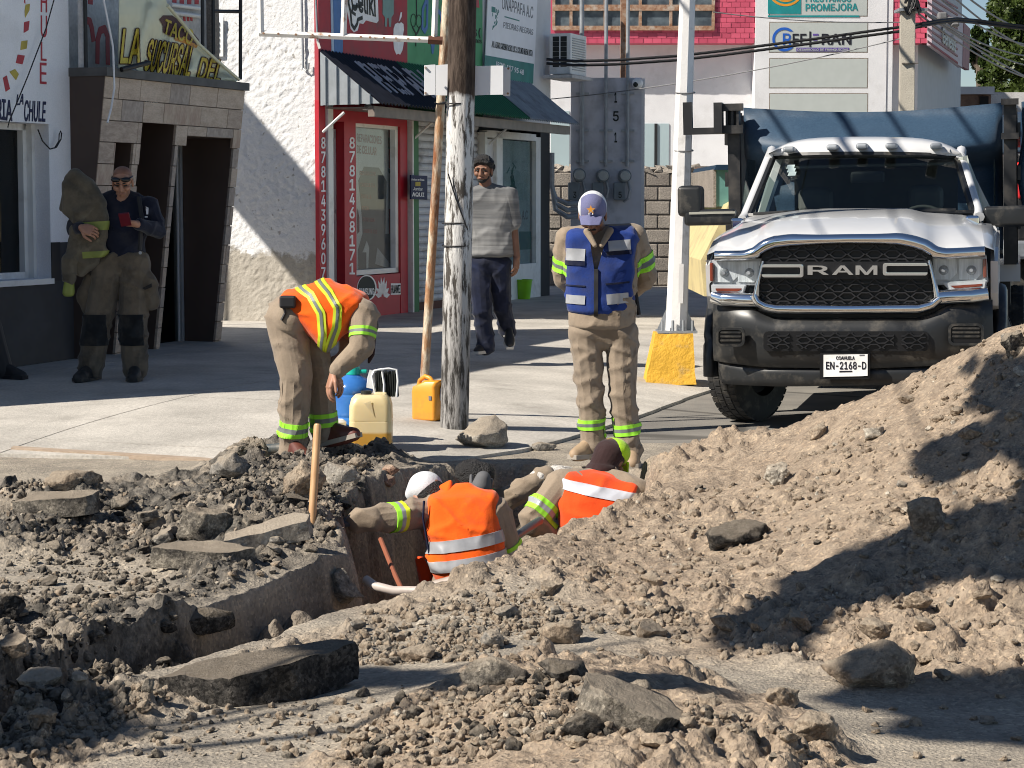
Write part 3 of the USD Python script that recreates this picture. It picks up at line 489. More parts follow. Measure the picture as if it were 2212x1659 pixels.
# black frame and the torn banner
t = Thing('sign_frame', 'black steel sign frame standing on the tiled entrance behind the torn banner', 'sign frame', W(S_C, .4, zt))
def bar(b, a, c, w=.028): return b.cyl(a, c, w * .62, n=4)
for a in ([(186, 148), (183, -40)], [(519, 172), (520, -40)], [(461, 118), (460, -40)], [(461, 24), (519, 25)], [(438, 100), (437, -40)]):
    t.part('bar', bar(B(), PF(*a[0], .55), PF(*a[1], .55)), 'dark_metal')
t.part('pipe', B().cyl(PF(176, 146, .5), PF(174, -40, .5), .028), 'lime_wall')
mat('banner_cream', (.72, .70, .50), .6, var=.06, vs=2, dirt=(.58, .55, .38), ds=2); mat('banner_yellow', (.62, .47, .05), .6, var=.1); mat('banner_brown', (.075, .022, .02), .6)
NB = 46; edge_t = [(258, -30), (346, -30), (365, 15), (430, 95), (517, 172)]; edge_b = [(256, 146), (290, 146), (318, 168), (400, 181), (500, 182)]
def along(pts, f):
    p = np.array(pts, float); d = np.r_[0, np.cumsum(np.linalg.norm(np.diff(p, axis=0), axis=1))]; return np.stack([np.interp(f * d[-1], d, p[:, k]) for k in (0, 1)], -1)
fu, fv = np.meshgrid(np.linspace(0, 1, NB), np.linspace(0, 1, NB)); e0, e1 = along(edge_t, fu.ravel()), along(edge_b, fu.ravel()); px = e0 * (1 - fv.ravel())[:, None] + e1 * fv.ravel()[:, None]
wr = .045 * np.sin(fu.ravel() * 26 + fv.ravel() * 5) * (.25 + fv.ravel()) * (fu.ravel() > .15) + .08 * (meshkit.fbm(np.stack([fu.ravel() * 5, fv.ravel() * 3, fu.ravel() * 0], 1), 3, 3) - .5)
bo = .66 + .05 * fv.ravel() + wr
def banner_surface(px_pts, lift):
    tr_ = cKDTree(px); d, i = tr_.query(px_pts, k=4); w_ = 1 / (d + .5); o = (bo[i] * w_).sum(1) / w_.sum(1); return np.array([PF(u, v, oo + lift) for (u, v), oo in zip(px_pts, o)])
pts = np.array([PF(u, v, o) for (u, v), o in zip(px, bo)]); i, j = np.meshgrid(np.arange(NB - 1), np.arange(NB - 1), indexing='ij'); a = (i * NB + j).ravel(); f = np.stack([a, a + NB, a + NB + 1, a + 1], 1)
t = Thing('torn_banner', 'torn cream taco banner with yellow letters sagging over the tiled entrance', 'banner', pts[0])
v2 = np.vstack([pts, pts - E2 * .004]); n = len(pts); t.part('cloth', (v2, np.vstack([f, f[:, ::-1] + n])), 'banner_cream', smooth=True)
def cloth_poly(polys, lift=.006):
    b = B()
    for g in polys:
        m = trimesh.creation.extrude_polygon(g, 1.0, engine='earcut'); v, fc = trimesh.remesh.subdivide_to_size(m.vertices, m.faces, 7.0, max_iter=6); up = v[:, 2] > .5
        keep = up[fc].all(1); vv = banner_surface(v[:, :2] * [1, -1], lift); b.add(vv, fc[keep])
    return b
def letter_polys(txt, x0, y0, x1, y1, shear=0.0, slope=0.0):
    m = meshkit.text_mesh(txt, 1.0, .01, True); g = shapely.union_all([sg.Polygon(m.vertices[q][:, :2]) for q, nn in zip(m.faces, m.face_normals) if nn[2] > .9]); bx = g.bounds
    g = sa.translate(g, -bx[0], -bx[1]); g = sa.scale(g, (x1 - x0) / (bx[2] - bx[0]), (y1 - y0) / (bx[3] - bx[1]), origin=(0, 0)); g = sa.affine_transform(g, [1, shear, -slope, 1, x0, -y1]); return list(getattr(g, 'geoms', [g]))
words = [letter_polys('LA', 259, 62, 302, 138, .1, .0), letter_polys('SUCURSAL', 310, 84, 408, 152, .22, .16), letter_polys('DEL', 424, 124, 474, 172, .25, .12)]
sel = [g for w_ in words for g in w_]
t.part('lettering_outline', cloth_poly([g.buffer(2.2) for g in sel], .008), 'banner_brown'); t.part('lettering', cloth_poly(sel, .016), 'banner_yellow')
t.part('taco_badge', cloth_poly([sg.Polygon([(344, -42), (352, -33), (372, -33), (392, -48), (412, -64), (430, -86), (425, -98), (404, -85), (372, -80), (352, -70), (352, -56)])], .008), 'banner_brown'); t.part('badge_lettering', cloth_poly([g for g in letter_polys('TACO', 352, 40, 414, 72, .2, .42)], .016), 'banner_yellow')
t.part('taco_drawing', cloth_poly([sg.Polygon([(376, -82), (396, -80), (428, -98), (424, -104), (400, -94), (380, -88)])], .008), 'orange_logo')
b = B(); b.tube([PF(362, 12, .74), PF(396, 52, .74), PF(430, 96, .74), PF(470, 132, .74), PF(516, 172, .74)], .016); t.part('rope_hem', b, 'banner_cream')
t.part('black_strut', B().cyl(PF(262, 150, .8), PF(322, 135, .85), .022), 'dark_metal')

# ---- rough white stucco building set back beyond the entrance -----------------------------------
SH0, SH1 = p_s(PF(690, 420, 0)), p_s(PF(1190, 300, 0)); SN_ = -E1; SX_ = E2; SP_ = W(SH0 + .03, 0, 0)
t = Thing('stucco_building', 'rough white stucco wall with bare grey plaster base, between tiled entrance and red shop', 'building', SP_)
x, z = np.meshgrid(np.arange(-3.6, -.052, .022), np.arange(0, 5.2, .022)); w3 = np.stack([x.ravel(), z.ravel(), 0 * x.ravel()], 1)
rd = 1 - np.abs(meshkit.fbm(w3 * [15, 17, 1], 3, 61) * 2 - 1); hh = (.009 * sstep(.5, .95, rd) + .011 * (meshkit.fbm(w3 * [30, 30, 1], 2, 62) - .5)) * (.35 + .9 * sstep(.35, .65, meshkit.fbm(w3 * [1.6, 1.6, 1], 3, 63)))
v = SP_ + SX_ * x.ravel()[:, None] + EZ * z.ravel()[:, None] + SN_ * hh[:, None]; nz, nx = x.shape; i, j = np.meshgrid(np.arange(nz - 1), np.arange(nx - 1), indexing='ij'); a = (i * nx + j).ravel()
t.part('wall', (v, np.stack([a, a + 1, a + nx + 1, a + nx], 1)), 'stucco', smooth=True)
b = B(); c = lambda xx, yy, zz: SP_ + SX_ * xx - SN_ * yy + EZ * zz
for x0, x1, y0, y1 in ((-3.6, -.22, .02, .14), (-6.0, -3.6, -.03, .14)): b.hexa([c(*q) for q in ((x0, y0, 0), (x1, y0, 0), (x1, y1, 0), (x0, y1, 0), (x0, y0, 5.2), (x1, y0, 5.2), (x1, y1, 5.2), (x0, y1, 5.2))])
t.part('rear_walls', b, 'white_plaster')
PSt = lambda u, v_, d=0.0: PPL(u, v_, SP_ + SN_ * d, SN_)
b = B(); b.plate([PSt(461, 122, .03), PSt(483, 122, .03), PSt(483, 38, .03), PSt(461, 38, .03)], SN_, .02); lw = t.part('window', b, 'white_paint')
for k in range(6): b = B(); v0 = 48 + k * 11.5; b.plate([PSt(463, v0 + 7, .052), PSt(474, v0 + 7, .052), PSt(474, v0, .052), PSt(463, v0, .052)], SN_, .012); t.part('louvre_gap', b, 'dark_room', lw)
b = B(); b.cyl(PSt(651, -30, .04), PSt(655, 150, .04), .014); b.cyl(PSt(681, -30, .03), PSt(686, 92, .03), .012); b.tube([PSt(655, 148, .04), PSt(661, 153, .05), PSt(666, 148, .06), PSt(667, 136, .06)], .012); t.part('conduit', b, 'conduit')
b = B(); b.plate([PSt(575, 703, .02), PSt(700, 700, .02), PSt(700, 690, .02), PSt(575, 694, .02)], SN_, .02)

# ---- row of shops: red phone shop, green shop, white office -------------------------------------
HS = 4.95
t = Thing('shop_row', 'row of small shops with red, green and white sign wall above corrugated awnings', 'building', W(SH0, 0, 0))
sa_, sb_, sc_ = p_s(PF(880, 100, 0)), p_s(PF(1043, 100, 0)), SH1
ZB = PF(800, 228, 0)[2]
PZ_ = lambda u, v: PF(u, v, 0)[2]
t.part('red_sign_wall', B().fbox(SH0, sa_, -.05, 0, ZB, HS), 'sign_red'); t.part('green_sign_wall', B().fbox(sa_, sb_, -.05, -.003, ZB, HS), 'sign_green'); t.part('white_sign_wall', B().fbox(sb_, sc_, -.2, -.006, ZB, HS), 'white_plaster')
b = B(); b.fbox(SH0 + .2, SH1, -6, -5.8, 0, HS); b.fbox(SH0 + .2, SH0 + .4, -5.8, -.2, 0, HS); b.fbox(SH1 - .2, SH1, -5.8, -.2, 0, HS); b.fbox(SH0 + .01, SH1, -6, -.001, HS, HS + .12); t.part('rear_walls', b, 'white_plaster')
PS = lambda u, v, s: PPL(u, v, W(s, 0, 0), E1)
def fp(px, o, th, m_, name, par=None): return t.part(name, B().plate([PF(u, v, o) for u, v in px], E2, th), m_, par)
# painted signs
fp([(713, -40), (735, -40), (737, 128 / 1.0), (716, 126)], .001, .004, 'pale_blue', 'painted_shape'); fp([(718, -40), (740, -40), (740, 122), (722, 122)], .003, .005, 'blue_bird', 'painted_shape')
lg = fp([(750, -30), (815, -30), (817, 45), (813, 50), (790, 44), (784, 52), (776, 50), (772, 66), (764, 70), (757, 62), (753, 40), (749, 20)], .001, .004, 'logo_white', 'shop_logo')
b = B(); plane_prism(b, arc_px([(752, -30), (753, 8), (757, 25), (759, 52), (765, 62), (771, 52), (773, 42), (783, 38)], .022, .005), .005, .004)
b.text('Celiki', PF(759, 22, .005), PF(812, 38, .005), PF(757, -32, .005), .004, True); plane_prism(b, arc_px([(781, 14), (762, 13), (760, 26), (768, 32)], .018, .005), .005, .004); t.part('logo_lettering', b, 'ink', lg)
fp([(827, -40), (850, -40), (850, 30), (845, 38), (844, 58), (840, 58), (839, 39), (836, 39), (835, 58), (831, 57), (831, 38), (826, 30)], .001, .004, 'android', 'painted_figure')
fp([(850, 62), (853, 52), (859, 49), (862, 51), (866, 48), (871, 52), (872, 64), (870, 74), (872, 90), (869, 108), (864, 118), (860, 116), (856, 118), (851, 106), (849, 86)][::-1], .001, .004, 'logo_white', 'apple_logo'); fp([(861, 46), (865, 27), (868, 26), (867, 36), (863, 45)][::-1], .001, .004, 'logo_white', 'apple_leaf')
b = B()
for q in ([(899, -30), (900, 40)], [(898, 73), (898, 100)]): plane_prism(b, arc_px(q, .012, 0), .0, .004)
for cu, cv in ((893, 44), (905, 46)): plane_prism(b, sg.LineString(arc_px([(cu + 5 * math.cos(a), cv + 12 * math.sin(a)) for a in np.linspace(0, 6.28, 16)], .01, 0).exterior.coords).buffer(.004), .0, .004)
plane_prism(b, arc_px([(891, 58), (897, 70), (899, 74), (902, 70), (907, 58)], .012, 0), 0, .004); t.part('green_ornament', b, 'ink')
b = B()
for q in ([(921, 0), (913, 20), (912, 60), (917, 68), (922, 58), (923, 0)], [(938, 45), (940, 30), (946, 24), (952, 30), (953, 50)], [(941, 44), (938, 90), (934, 112), (932, 92), (936, 60)]): plane_prism(b, arc_px(q, .03, 0), .0, .004)
t.part('green_sign_blue_letters', b, 'blue_bird')
b = B(); b.text('S', PF(1024, 78, .001), PF(1030, 79, .001), PF(1024, 62, .001)); b.text('(', PF(1034, 82, .001), PF(1038, 83, .001), PF(1034, 60, .001)); b.text('ones', PF(1022, 92, .001), PF(1040, 94, .001), PF(1022, 84, .001)); t.part('green_sign_lettering', b, 'ink')
fp([(1024, -20), (1026, 15), (1035, 17), (1032, -20)], .001, .004, 'door_red', 'painted_shape')
# banner of the office
o = .03; bn = fp([(1045, 173), (1151, 184), (1161, -40), (1054, -45)], o, .012, 'banner_white', 'office_banner')
t.part('banner_green_band', B().plate([PF(u, v, o + .0125) for u, v in [(1046, 169), (1151.5, 181), (1153, 138), (1047, 119)]], E2, .003), 'banner_teal', bn)
b = B(); b.text('ONAPPAFA A.C', PF(1084, 19, o + .013), PF(1151, 40, o + .013), PF(1085, -7, o + .013), .002); b.text('PIEDRAS NEGRAS', PF(1087, 60, o + .013), PF(1151, 76, o + .013), PF(1088, 47, o + .013), .002); t.part('banner_lettering', b, 'banner_grey', bn)
b = B().text('AV. LAZARO CARDENAS #1501 LOC. 5 COLONIA BUENA VISTA', PF(1062, 102, o + .013), PF(1150, 122, o + .013), PF(1063, 88, o + .013), .002, True); t.part('banner_address', b, 'ink', bn)
b = B().text('(878) 127 95 48', PF(1071, 146, o + .017), PF(1131, 164, o + .017), PF(1072, 132, o + .017), .002, True); t.part('banner_phone', b, 'banner_white', bn)
b = B(); plane_prism(b, arc_px([(1088, 36), (1120, 45)], .008, o), o + .013, .002); plane_prism(b, sg.Polygon(szpoly([(1060, 14), (1068, 16), (1069, 28), (1060, 26)], o)), o + .013, .002)
for k in range(14): cu, cv = 1062 + 13 * random.random(), 20 + 36 * random.random(); plane_prism(b, arc_px([(cu, cv), (cu + random.uniform(-3, 3), cv + random.uniform(3, 9))], .012, o), o + .013, .002)
t.part('banner_plant', b, 'banner_teal', bn)
# awnings
SL = p_s(PF(692, 150, .02)); EV = PS(826, 222, SL); oe, ze = (EV - FA) @ E2, EV[2]; zt_a = PS(693, 108, SL)[2]
def corrugated(b, s0, s1, zt_, ze_, o1, pitch=.095, amp=.017, n=6):
    ss = np.arange(s0, s1 + 1e-6, pitch / n); h = amp * np.sin(2 * np.pi * ss / pitch); m_ = len(ss)
    L = np.array([W(s, .02, zt_ + hh_) for s, hh_ in zip(ss, h)]); R = np.array([W(s, o1, ze_ + hh_) for s, hh_ in zip(ss, h)]); i = np.arange(m_ - 1)
    v = np.vstack([L, R, L - [0, 0, .004], R - [0, 0, .004]]); f = np.stack([i, i + m_, i + m_ + 1, i + 1], 1); f2 = f[:, ::-1] + 2 * m_; e = np.stack([i + m_, i + 3 * m_, i + 3 * m_ + 1, i + m_ + 1], 1); return b.add(v, np.vstack([f, f2, e]))
sg0, sg1 = p_s(PF(985, 200, .02)), None
PA = lambda u, v: None
nrm = np.cross(E1, W(0, oe, ze) - W(0, .02, zt_a)); nrm /= np.linalg.norm(nrm)
AW = lambda u, v, lift=0.0: PPL(u, v, W(0, oe, ze) + nrm * lift * np.sign(nrm[2]), nrm)
sgr = p_s(AW(1120, 236)); send = p_s(PS(1271, 283, p_s(AW(1271, 283)))); sgn = p_s(AW(960, 205))
SMID = p_s(W(p_s(AW(975, 235)), 0, 0))
a1 = t.part('black_awning', corrugated(B(), SL, SMID, zt_a, ze, oe), 'roof_black'); t.part('green_awning', corrugated(B(), SMID + .01, sgr, zt_a, ze, oe), 'roof_green'); t.part('zinc_awning', corrugated(B(), sgr + .01, send, zt_a, ze, oe), 'roof_zinc')
b = B()                                                             # side cheek of ribbed sheet
c0, c1, c2, c3 = W(SL + .004, .02, zt_a - .02), W(SL + .004, oe - .03, ze - .005), W(SL + .004, .02, ze - .02), None
b.plate([c0, c2, c1], -E1, .006)
for k in range(5): oo = .05 + k * (oe - .1) / 5; zz = zt_a + (ze - zt_a) * (oo + .03) / oe; b.fbox(SL - .03, SL - .0025, oo, oo + .045, ze - .015, zz - .02)
t.part('awning_cheek', b, 'zinc_side')
# letters painted on the awning, each spread down the slope
sl_ = (W(0, oe, ze) - W(0, .02, zt_a)); up_ = nrm * np.sign(nrm[2])
b = B(); x0s, x1s = SL + .62, SL + 2.75; g = letter_polys('REPARA', 0, 0, 1, 1)
for q in g:
    m_ = trimesh.creation.extrude_polygon(q, 1.0, engine='earcut'); v = m_.vertices; st_ = x0s + (x1s - x0s) * v[:, 0]; dn = .16 + .62 * (-v[:, 1] if v[:, 1].min() < -.01 else 1 - v[:, 1])
    vv, ff = trimesh.remesh.subdivide_to_size(np.stack([st_, dn, v[:, 2]], 1), m_.faces, .045, max_iter=6); keep = (vv[ff][:, :, 2] > .5).all(1)
    h = .017 * np.sin(2 * np.pi * (vv[:, 0] - SL) / .095) + .006; b.add(np.array([W(s, .02, zt_a) + sl_ * d_ + [0, 0, h_] for s, d_, h_ in zip(vv[:, 0], vv[:, 1], h)]), ff[keep])
t.part('awning_lettering', b, 'roof_grey_paint', a1)
b = B(); b.fbox(SL + .05, send - .1, oe - .2, oe - .12, ze - .15, ze - .03); b.fbox(SL + .05, send - .1, .05, oe - .2, ze - .05, ze - .04); t.part('awning_beam', b, 'gutter_brown')
for s_ in (SL + .03, p_s(PF(893, 400, .02)), p_s(PF(1055, 330, .02))): t.part('awning_bracket', B().cyl(W(s_, .03, ze - .32), W(s_, .3, ze - .1), .016, n=6), 'white_paint')
b = B(); b.rbox(-.06, .06, -.03, .03, -.05, .05, .01); q = PF(795, 232, oe * .55); t.part('flood_light', B().cyl(q + [0, 0, .05], q, .03, .05).cyl(q, q - [0, 0, .03], .075, .06), 'white_paint')
# ground floor of the phone shop
zg = .1
def f2(u0, v0, u1, v1, o0, o1, m_, name, par=None):                 # upright rectangle given by two picture corners
    a, c = PF(u0, v0, o1), PF(u1, v1, o1); return t.part(name, B().fbox(p_s(a), p_s(c), o0, o1, min(a[2], c[2]), max(a[2], c[2])), m_, par)
sc = lambda u, v=450: p_s(PF(u, v, 0))
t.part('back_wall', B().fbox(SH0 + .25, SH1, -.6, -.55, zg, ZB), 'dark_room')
t.part('digit_strip', B().fbox(SH0 - .004, sc(704), -.05, .002, zg, ZB), 'door_red'); t.part('white_post', B().fbox(sc(705), sc(716), -.1, .03, zg, ZB - .02), 'white_paint')
d1 = t.part('shop_door', B().fbox(sc(716.5), sc(742), -.16, -.15, zg, PZ_(730, 285)), 'door_glass'); b = B()
for a, c in ((716.5, 719.5), (739, 743.5)): b.fbox(sc(a), sc(c), -.15, -.1, zg, PZ_(730, 283))
b.fbox(sc(716.5), sc(743), -.15, -.1, PZ_(730, 297), PZ_(730, 278)); b.fbox(sc(716.5), sc(743), -.15, -.1, PZ_(730, 462), PZ_(730, 452)); t.part('door_frame', b, 'aluminium', d1)
t.part('red_column', B().fbox(sc(744), sc(769), -.2, .003, zg, PZ_(756, 262)), 'door_red'); t.part('red_header', B().fbox(sc(716), sc(880), -.18, .0, PZ_(800, 268), ZB - .001), 'door_red'); t.part('red_jamb', B().fbox(sc(865), sc(880), -.2, .002, zg, PZ_(870, 272)), 'door_red'); t.part('red_apron', B().fbox(sc(769) + .002, sc(865) - .002, -.2, -.004, zg, PZ_(815, 594)), 'door_red')
wn = t.part('shop_window', B().fbox(sc(769), sc(865), -.11, -.104, PZ_(815, 592), PZ_(815, 264)), 'poster_glass'); b = B(); zb_, zt_ = PZ_(815, 592), PZ_(815, 266)
for a in ((769.3, 772, zb_, zt_), (859, 864.8, zb_, zt_), (769.3, 864.8, zt_ - .06, zt_), (769.3, 864.8, zb_, zb_ + .06)): b.fbox(sc(a[0]), sc(a[1]), -.1, -.03, a[2], a[3])
t.part('window_frame', b, 'white_paint', wn)
o = -.135; wp = t.part('window_poster', B().fbox(sc(770), sc(862), -.15, -.14, zb_, zt_), 'poster_white', wn)
def wpoly(px, m_, name, oo=-.1395): t.part(name, B().plate([PF(u, v, oo) for u, v in px], E2, .003), m_, wn)
wpoly([(774, 390), (786, 360), (818, 362), (835, 392), (832, 505), (852, 505), (850, 578), (774, 582), (773, 540), (783, 505), (782, 470)], 'poster_grey', 'poster_panel'); wpoly([(837, 362), (853, 370), (851, 455), (838, 450)], 'poster_lightgrey', 'poster_phone', -.136); wpoly([(839, 364), (852, 371), (852, 380), (840, 374)], 'ink', 'poster_phone_camera', -.1325); wpoly([(847, 470), (854, 465), (852, 560), (843, 575)], 'poster_red', 'poster_cable', -.136)
wpoly([(772, 450), (776, 470), (776, 500), (772, 505)], 'poster_red', 'poster_shape', -.136); wpoly([(783, 545), (792, 520), (797, 535), (795, 580), (791, 580), (791, 545)], 'poster_white', 'poster_shape', -.132); wpoly([(810, 570), (815, 535), (850, 580), (846, 582)], 'poster_lightgrey', 'poster_shape', -.132)
b = B(); b.text('REPARACIONES', PF(771, 306, -.139), PF(824, 312, -.139), PF(771, 288, -.139), .003, True); b.text('DE CELULAR', PF(771, 331, -.139), PF(813, 336, -.139), PF(771, 313, -.139), .003, True)
for k, (w_, tx) in enumerate(((34, 'REPARACION'), (32, 'CAMBIO DE PILA'), (22, 'PANTALLA'), (16, 'BOCINA'), (26, 'CENTRO CARGA'), (30, 'CAMBIO DE CASE'))): v_ = 378 + k * 25; b.text(tx, PF(777 + k * 1.5, v_, -.1355), PF(777 + w_ + k * 1.5, v_ + 2, -.1355), PF(777 + k * 1.5, v_ - 9, -.1355), .003, True)
t.part('poster_lettering', b, 'poster_pink', wn)
b = B().text('CELIKI', PF(838, 322, -.139), PF(850, 324, -.139), PF(838, 296, -.139), .003, True); t.part('poster_logo', b, 'ink', wn)
for col, nums, u0, u1 in (('left', '8781439607', 693.5, 702.5), ('right', '8781468171', 754.5, 766)):
    for k, ch in enumerate(nums):
        v0 = 296 + k * (31.2 if col == 'left' else 30.2); oo = .0045; t.part('phone_digit', B().text(ch, PF(u0, v0 + 25, oo), PF(u1, v0 + 25, oo), PF(u0, v0, oo), .004, True), 'logo_white')
def ell(cu, cv, ru, rv, o): return [PF(cu + ru * math.cos(a), cv + rv * math.sin(a), o) for a in np.linspace(0, 2 * np.pi, 40)[:-1]]
sm = t.part('samsung_logo', B().plate(ell(792, 622, 21, 28, -.0035), E2, .004), 'logo_white'); t.part('samsung_oval', B().plate(ell(791.5, 622, 18.5, 25.5, .001), E2, .004), 'ink', sm); t.part('samsung_lettering', B().text('SAMSUNG', PF(775, 637, .0055), PF(808, 637, .0055), PF(775, 622, .0055), .003, True), 'logo_white', sm)
b = B()
for k in range(8):
    a = math.radians(90 + (k - 3.5) * 24); du, dv = math.cos(a), math.sin(a); c_ = (826 - du * 2, 640 - dv * 4); tip = (826 - du * 16, 640 - dv * 42 if abs(k - 3.5) < 2 else 640 - dv * 36); nx_, nv_ = dv * 3.0, -du * 3.0; mid = ((c_[0] + tip[0]) / 2, (c_[1] + tip[1]) / 2)
    b.plate([PF(*q, -.0035) for q in (c_, (mid[0] + nx_, mid[1] + nv_ * 2), tip, (mid[0] - nx_, mid[1] - nv_ * 2))], E2, .004)
t.part('flower_logo', b, 'logo_white')
hw = t.part('huawei_plate', B().plate([PF(844, 637, -.0035), PF(844, 612, -.0035), PF(866, 612, -.0035), PF(866, 636, -.0035)][::-1], E2, .004), 'logo_white'); t.part('huawei_lettering', B().text('HUAWEI', PF(845, 634, .001), PF(865, 633, .001), PF(845, 616, .001), .003, True), 'ink', hw)
# green posts and shutter
t.part('dark_gap', B().fbox(sc(880), sc(886), -.3, -.1, zg, ZB), 'dark_room'); t.part('green_post', B().fbox(sc(886.5), sc(897), -.12, .05, zg, ZB - .03), 'green_paint'); t.part('white_edge', B().fbox(sc(883), sc(885.5), -.1, .055, zg, ZB - .05), 'white_paint')
sh0, sh1 = sc(898), sc(1047); sht = PZ_(950, 258)
shp = t.part('shutter_box', B().fbox(sh0, sh1, -.2, -.02, sht, ZB), 'gutter_brown')
for k in range(25):
    z1_ = sht - k * (sht - .33) / 25; z0_ = z1_ - (sht - .33) / 25; b = B(); n_ = 6; zs = np.linspace(z0_, z1_ - .004, n_); os_ = -.12 + .03 * np.sin(np.linspace(.15, np.pi, n_)); v = np.array([W(s, o_, z_) for s in (sh0, sh1) for o_, z_ in zip(os_, zs)]); i = np.arange(n_ - 1); b.add(v, np.stack([i, i + n_, i + n_ + 1, i + 1], 1)); t.part('shutter_slat', b, 'shutter_grey', smooth=True)
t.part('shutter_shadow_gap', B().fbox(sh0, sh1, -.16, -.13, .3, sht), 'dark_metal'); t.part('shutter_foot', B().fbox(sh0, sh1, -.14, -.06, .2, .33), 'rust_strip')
# white office front
for a, c, z0_, z1_ in ((1048, 1053, zg, PZ_(1060, 286)), (1073, 1086, zg, PZ_(1080, 286)), (1158, 1168, zg, PZ_(1160, 296)), (1053, 1158, PZ_(1100, 300), PZ_(1100, 285)), (1086, 1158, zg, PZ_(1120, 571))): t.part('white_frame', B().fbox(sc(a), sc(c), -.12, .0, z0_, z1_), 'white_paint')
t.part('office_door', B().fbox(sc(1053), sc(1073), -.1, -.05, zg, PZ_(1060, 300)), 'white_plaster'); t.part('office_window', B().fbox(sc(1086), sc(1158), -.07, -.06, PZ_(1120, 571), PZ_(1120, 300)), 'poster_glass'); t.part('window_poster', B().fbox(sc(1090), sc(1156), -.09, -.08, PZ_(1120, 571), PZ_(1120, 304)), 'teal_soft')
b = B(); b.plate([PF(u, v, -.079) for u, v in [(1121, 540), (1150, 538), (1150, 500), (1121, 500)]], E2, .003); plane_prism(b, sg.Polygon(szpoly([(1102, 400), (1112, 400), (1111, 415), (1102, 415)], -.079)), -.079, .003)
for k in range(16): cu, cv = 1108 + random.uniform(-8, 8), 350 + 60 * random.random(); plane_prism(b, arc_px([(cu, cv), (cu + random.uniform(-7, 9), cv + random.uniform(10, 40))], .014, -.079), -.079, .003)
t.part('poster_plant', b, 'banner_teal'); b = B().text('APPFA A.C', PF(1100, 475, -.079), PF(1140, 474, -.079), PF(1100, 455, -.079), .003); t.part('poster_lettering', b, 'banner_grey')
t.part('end_post', B().fbox(sc(1169), sc(1189), -.5, -.01, zg, ZB - .1), 'dark_metal')
# small blue sign
t = Thing('payment_sign', 'small dark blue rounded sign reading AQUI on the post beside the grey shutter', 'sign', PF(902, 430, .1))
q = [(885, 430), (885, 378), (920, 380), (920, 431)]; t.part('board', B().plate([PF(u, v, .1) for u, v in q][::-1], E2, .02), 'navy_letter')
b = B(); b.text('AQUI', PF(890, 425, .1215), PF(916, 426, .1215), PF(890, 415, .1215), .002, True); b.text('Juntar', PF(892, 411, .1215), PF(913, 412, .1215), PF(892, 404, .1215), .002); b.text('Ventas en linea', PF(888, 390, .1215), PF(916, 391, .1215), PF(888, 385, .1215), .002); t.part('lettering', b, 'logo_white'); t.part('chip', B().plate([PF(u, v, .1215) for u, v in [(897, 402), (908, 402), (908, 393), (897, 393)]], E2, .002), 'yellow_paint')
# air conditioner on the end of the shops
t = Thing('air_conditioner', 'white outdoor air conditioner unit on bracket at the end of the shop row', 'air conditioner', W(SH1, .1, 3.4))
sA = SH1 - .35; za, zc = PF(1200, 158, .25)[2], PF(1200, 70, .25)[2]; t.part('casing', B().fbox(sA, sA + .75, .1, .42, za, zc), 'white_paint')
for r_ in range(6):
    for c_ in range(2): z_ = za + .1 + r_ * (zc - za - .14) / 6; t.part('vent_hole', B().fbox(sA - .006, sA - .002, .15 + c_ * .12, .245 + c_ * .12, z_, z_ + .07), 'ink')
for k in range(14): z_ = za + .06 + k * (zc - za - .1) / 14; t.part('fin', B().fbox(sA + .08, sA + .68, .422, .43, z_, z_ + .012), 'conduit')
t.part('bracket', B().fbox(sA - .15, sA + .8, .05, .5, za - .07, za - .02), 'lime_wall')

# ---- meter wall with three meters, beyond the shops ---------------------------------------------
YM = 33.5; pm = lambda u, v, d=YM: P(u, v, d)
t = Thing('meter_wall', 'freestanding grey wall numbered 151 carrying three electricity meters, beyond the shops', 'wall', pm(1310, 590))
a, c = pm(1234, 168), pm(1386, 168); zt_ = a[2]; t.part('wall', B().box(a[0], c[0], YM, YM + .2, 0, zt_), 'meter_wall'); t.part('light_edge', B().box(c[0], c[0] + .05, YM - .004, YM + .2, 0, zt_ - .01), 'white_plaster')
FY = np.array([0, -1.0, 0])
b = B()
for ch, v in (('1', 222), ('5', 262), ('1', 308)): b.text(ch, pm(1324 if ch == '5' else 1327, v, YM - .002), pm(1337 if ch == '5' else 1333, v, YM - .002), pm(1324 if ch == '5' else 1327, v - 22, YM - .002), .006, True)
t.part('house_number', b, 'ink')
for k, (um, vm) in enumerate(((1251, 378), (1302, 380), (1349, 380))):
    t.part('conduit', B().cyl(pm(um + 6, vm - 20, YM - .05), pm(um + (6 if k == 0 else 8), -40, YM - .05), .035 if k == 0 else .028), 'conduit')
    b = B()
    for v in (202, 282, 348): q = pm(um + 7, v, YM - .02); b.box(q[0] - .1, q[0] + .1, q[1] - .03, q[1] + .01, q[2] - .015, q[2] + .015)
    t.part('clamp', b, 'conduit'); q = pm(um, vm, YM); me = t.part('meter', B().cyl(q, q + FY * .12, .105, .1, 22), 'meter_box'); t.part('meter_glass', B().cyl(q + FY * .12, q + FY * .19, .085, .07, 22), 'meter_face', me)
    ub = um - 12; q0, q1 = pm(ub - 12, 432, YM), pm(ub + 13, 394, YM); bx = t.part('breaker_box', B().rbox(q0[0], q1[0], YM - .12, YM, q0[2], q1[2], .015), 'meter_box')
    if k != 1: t.part('box_number', B().text('3' if k == 0 else '5', pm(ub - 1, 428, YM - .125), pm(ub + 6, 428, YM - .125), pm(ub - 1, 414, YM - .125), .004, True), 'ink', bx)
    t.part('hose', B().tube([pm(um + 8, 392, YM - .06), pm(um + 12, 410, YM - .08), pm(um + 8, 428, YM - .08), pm(um - 2, 436, YM - .05)], .022), 'conduit')
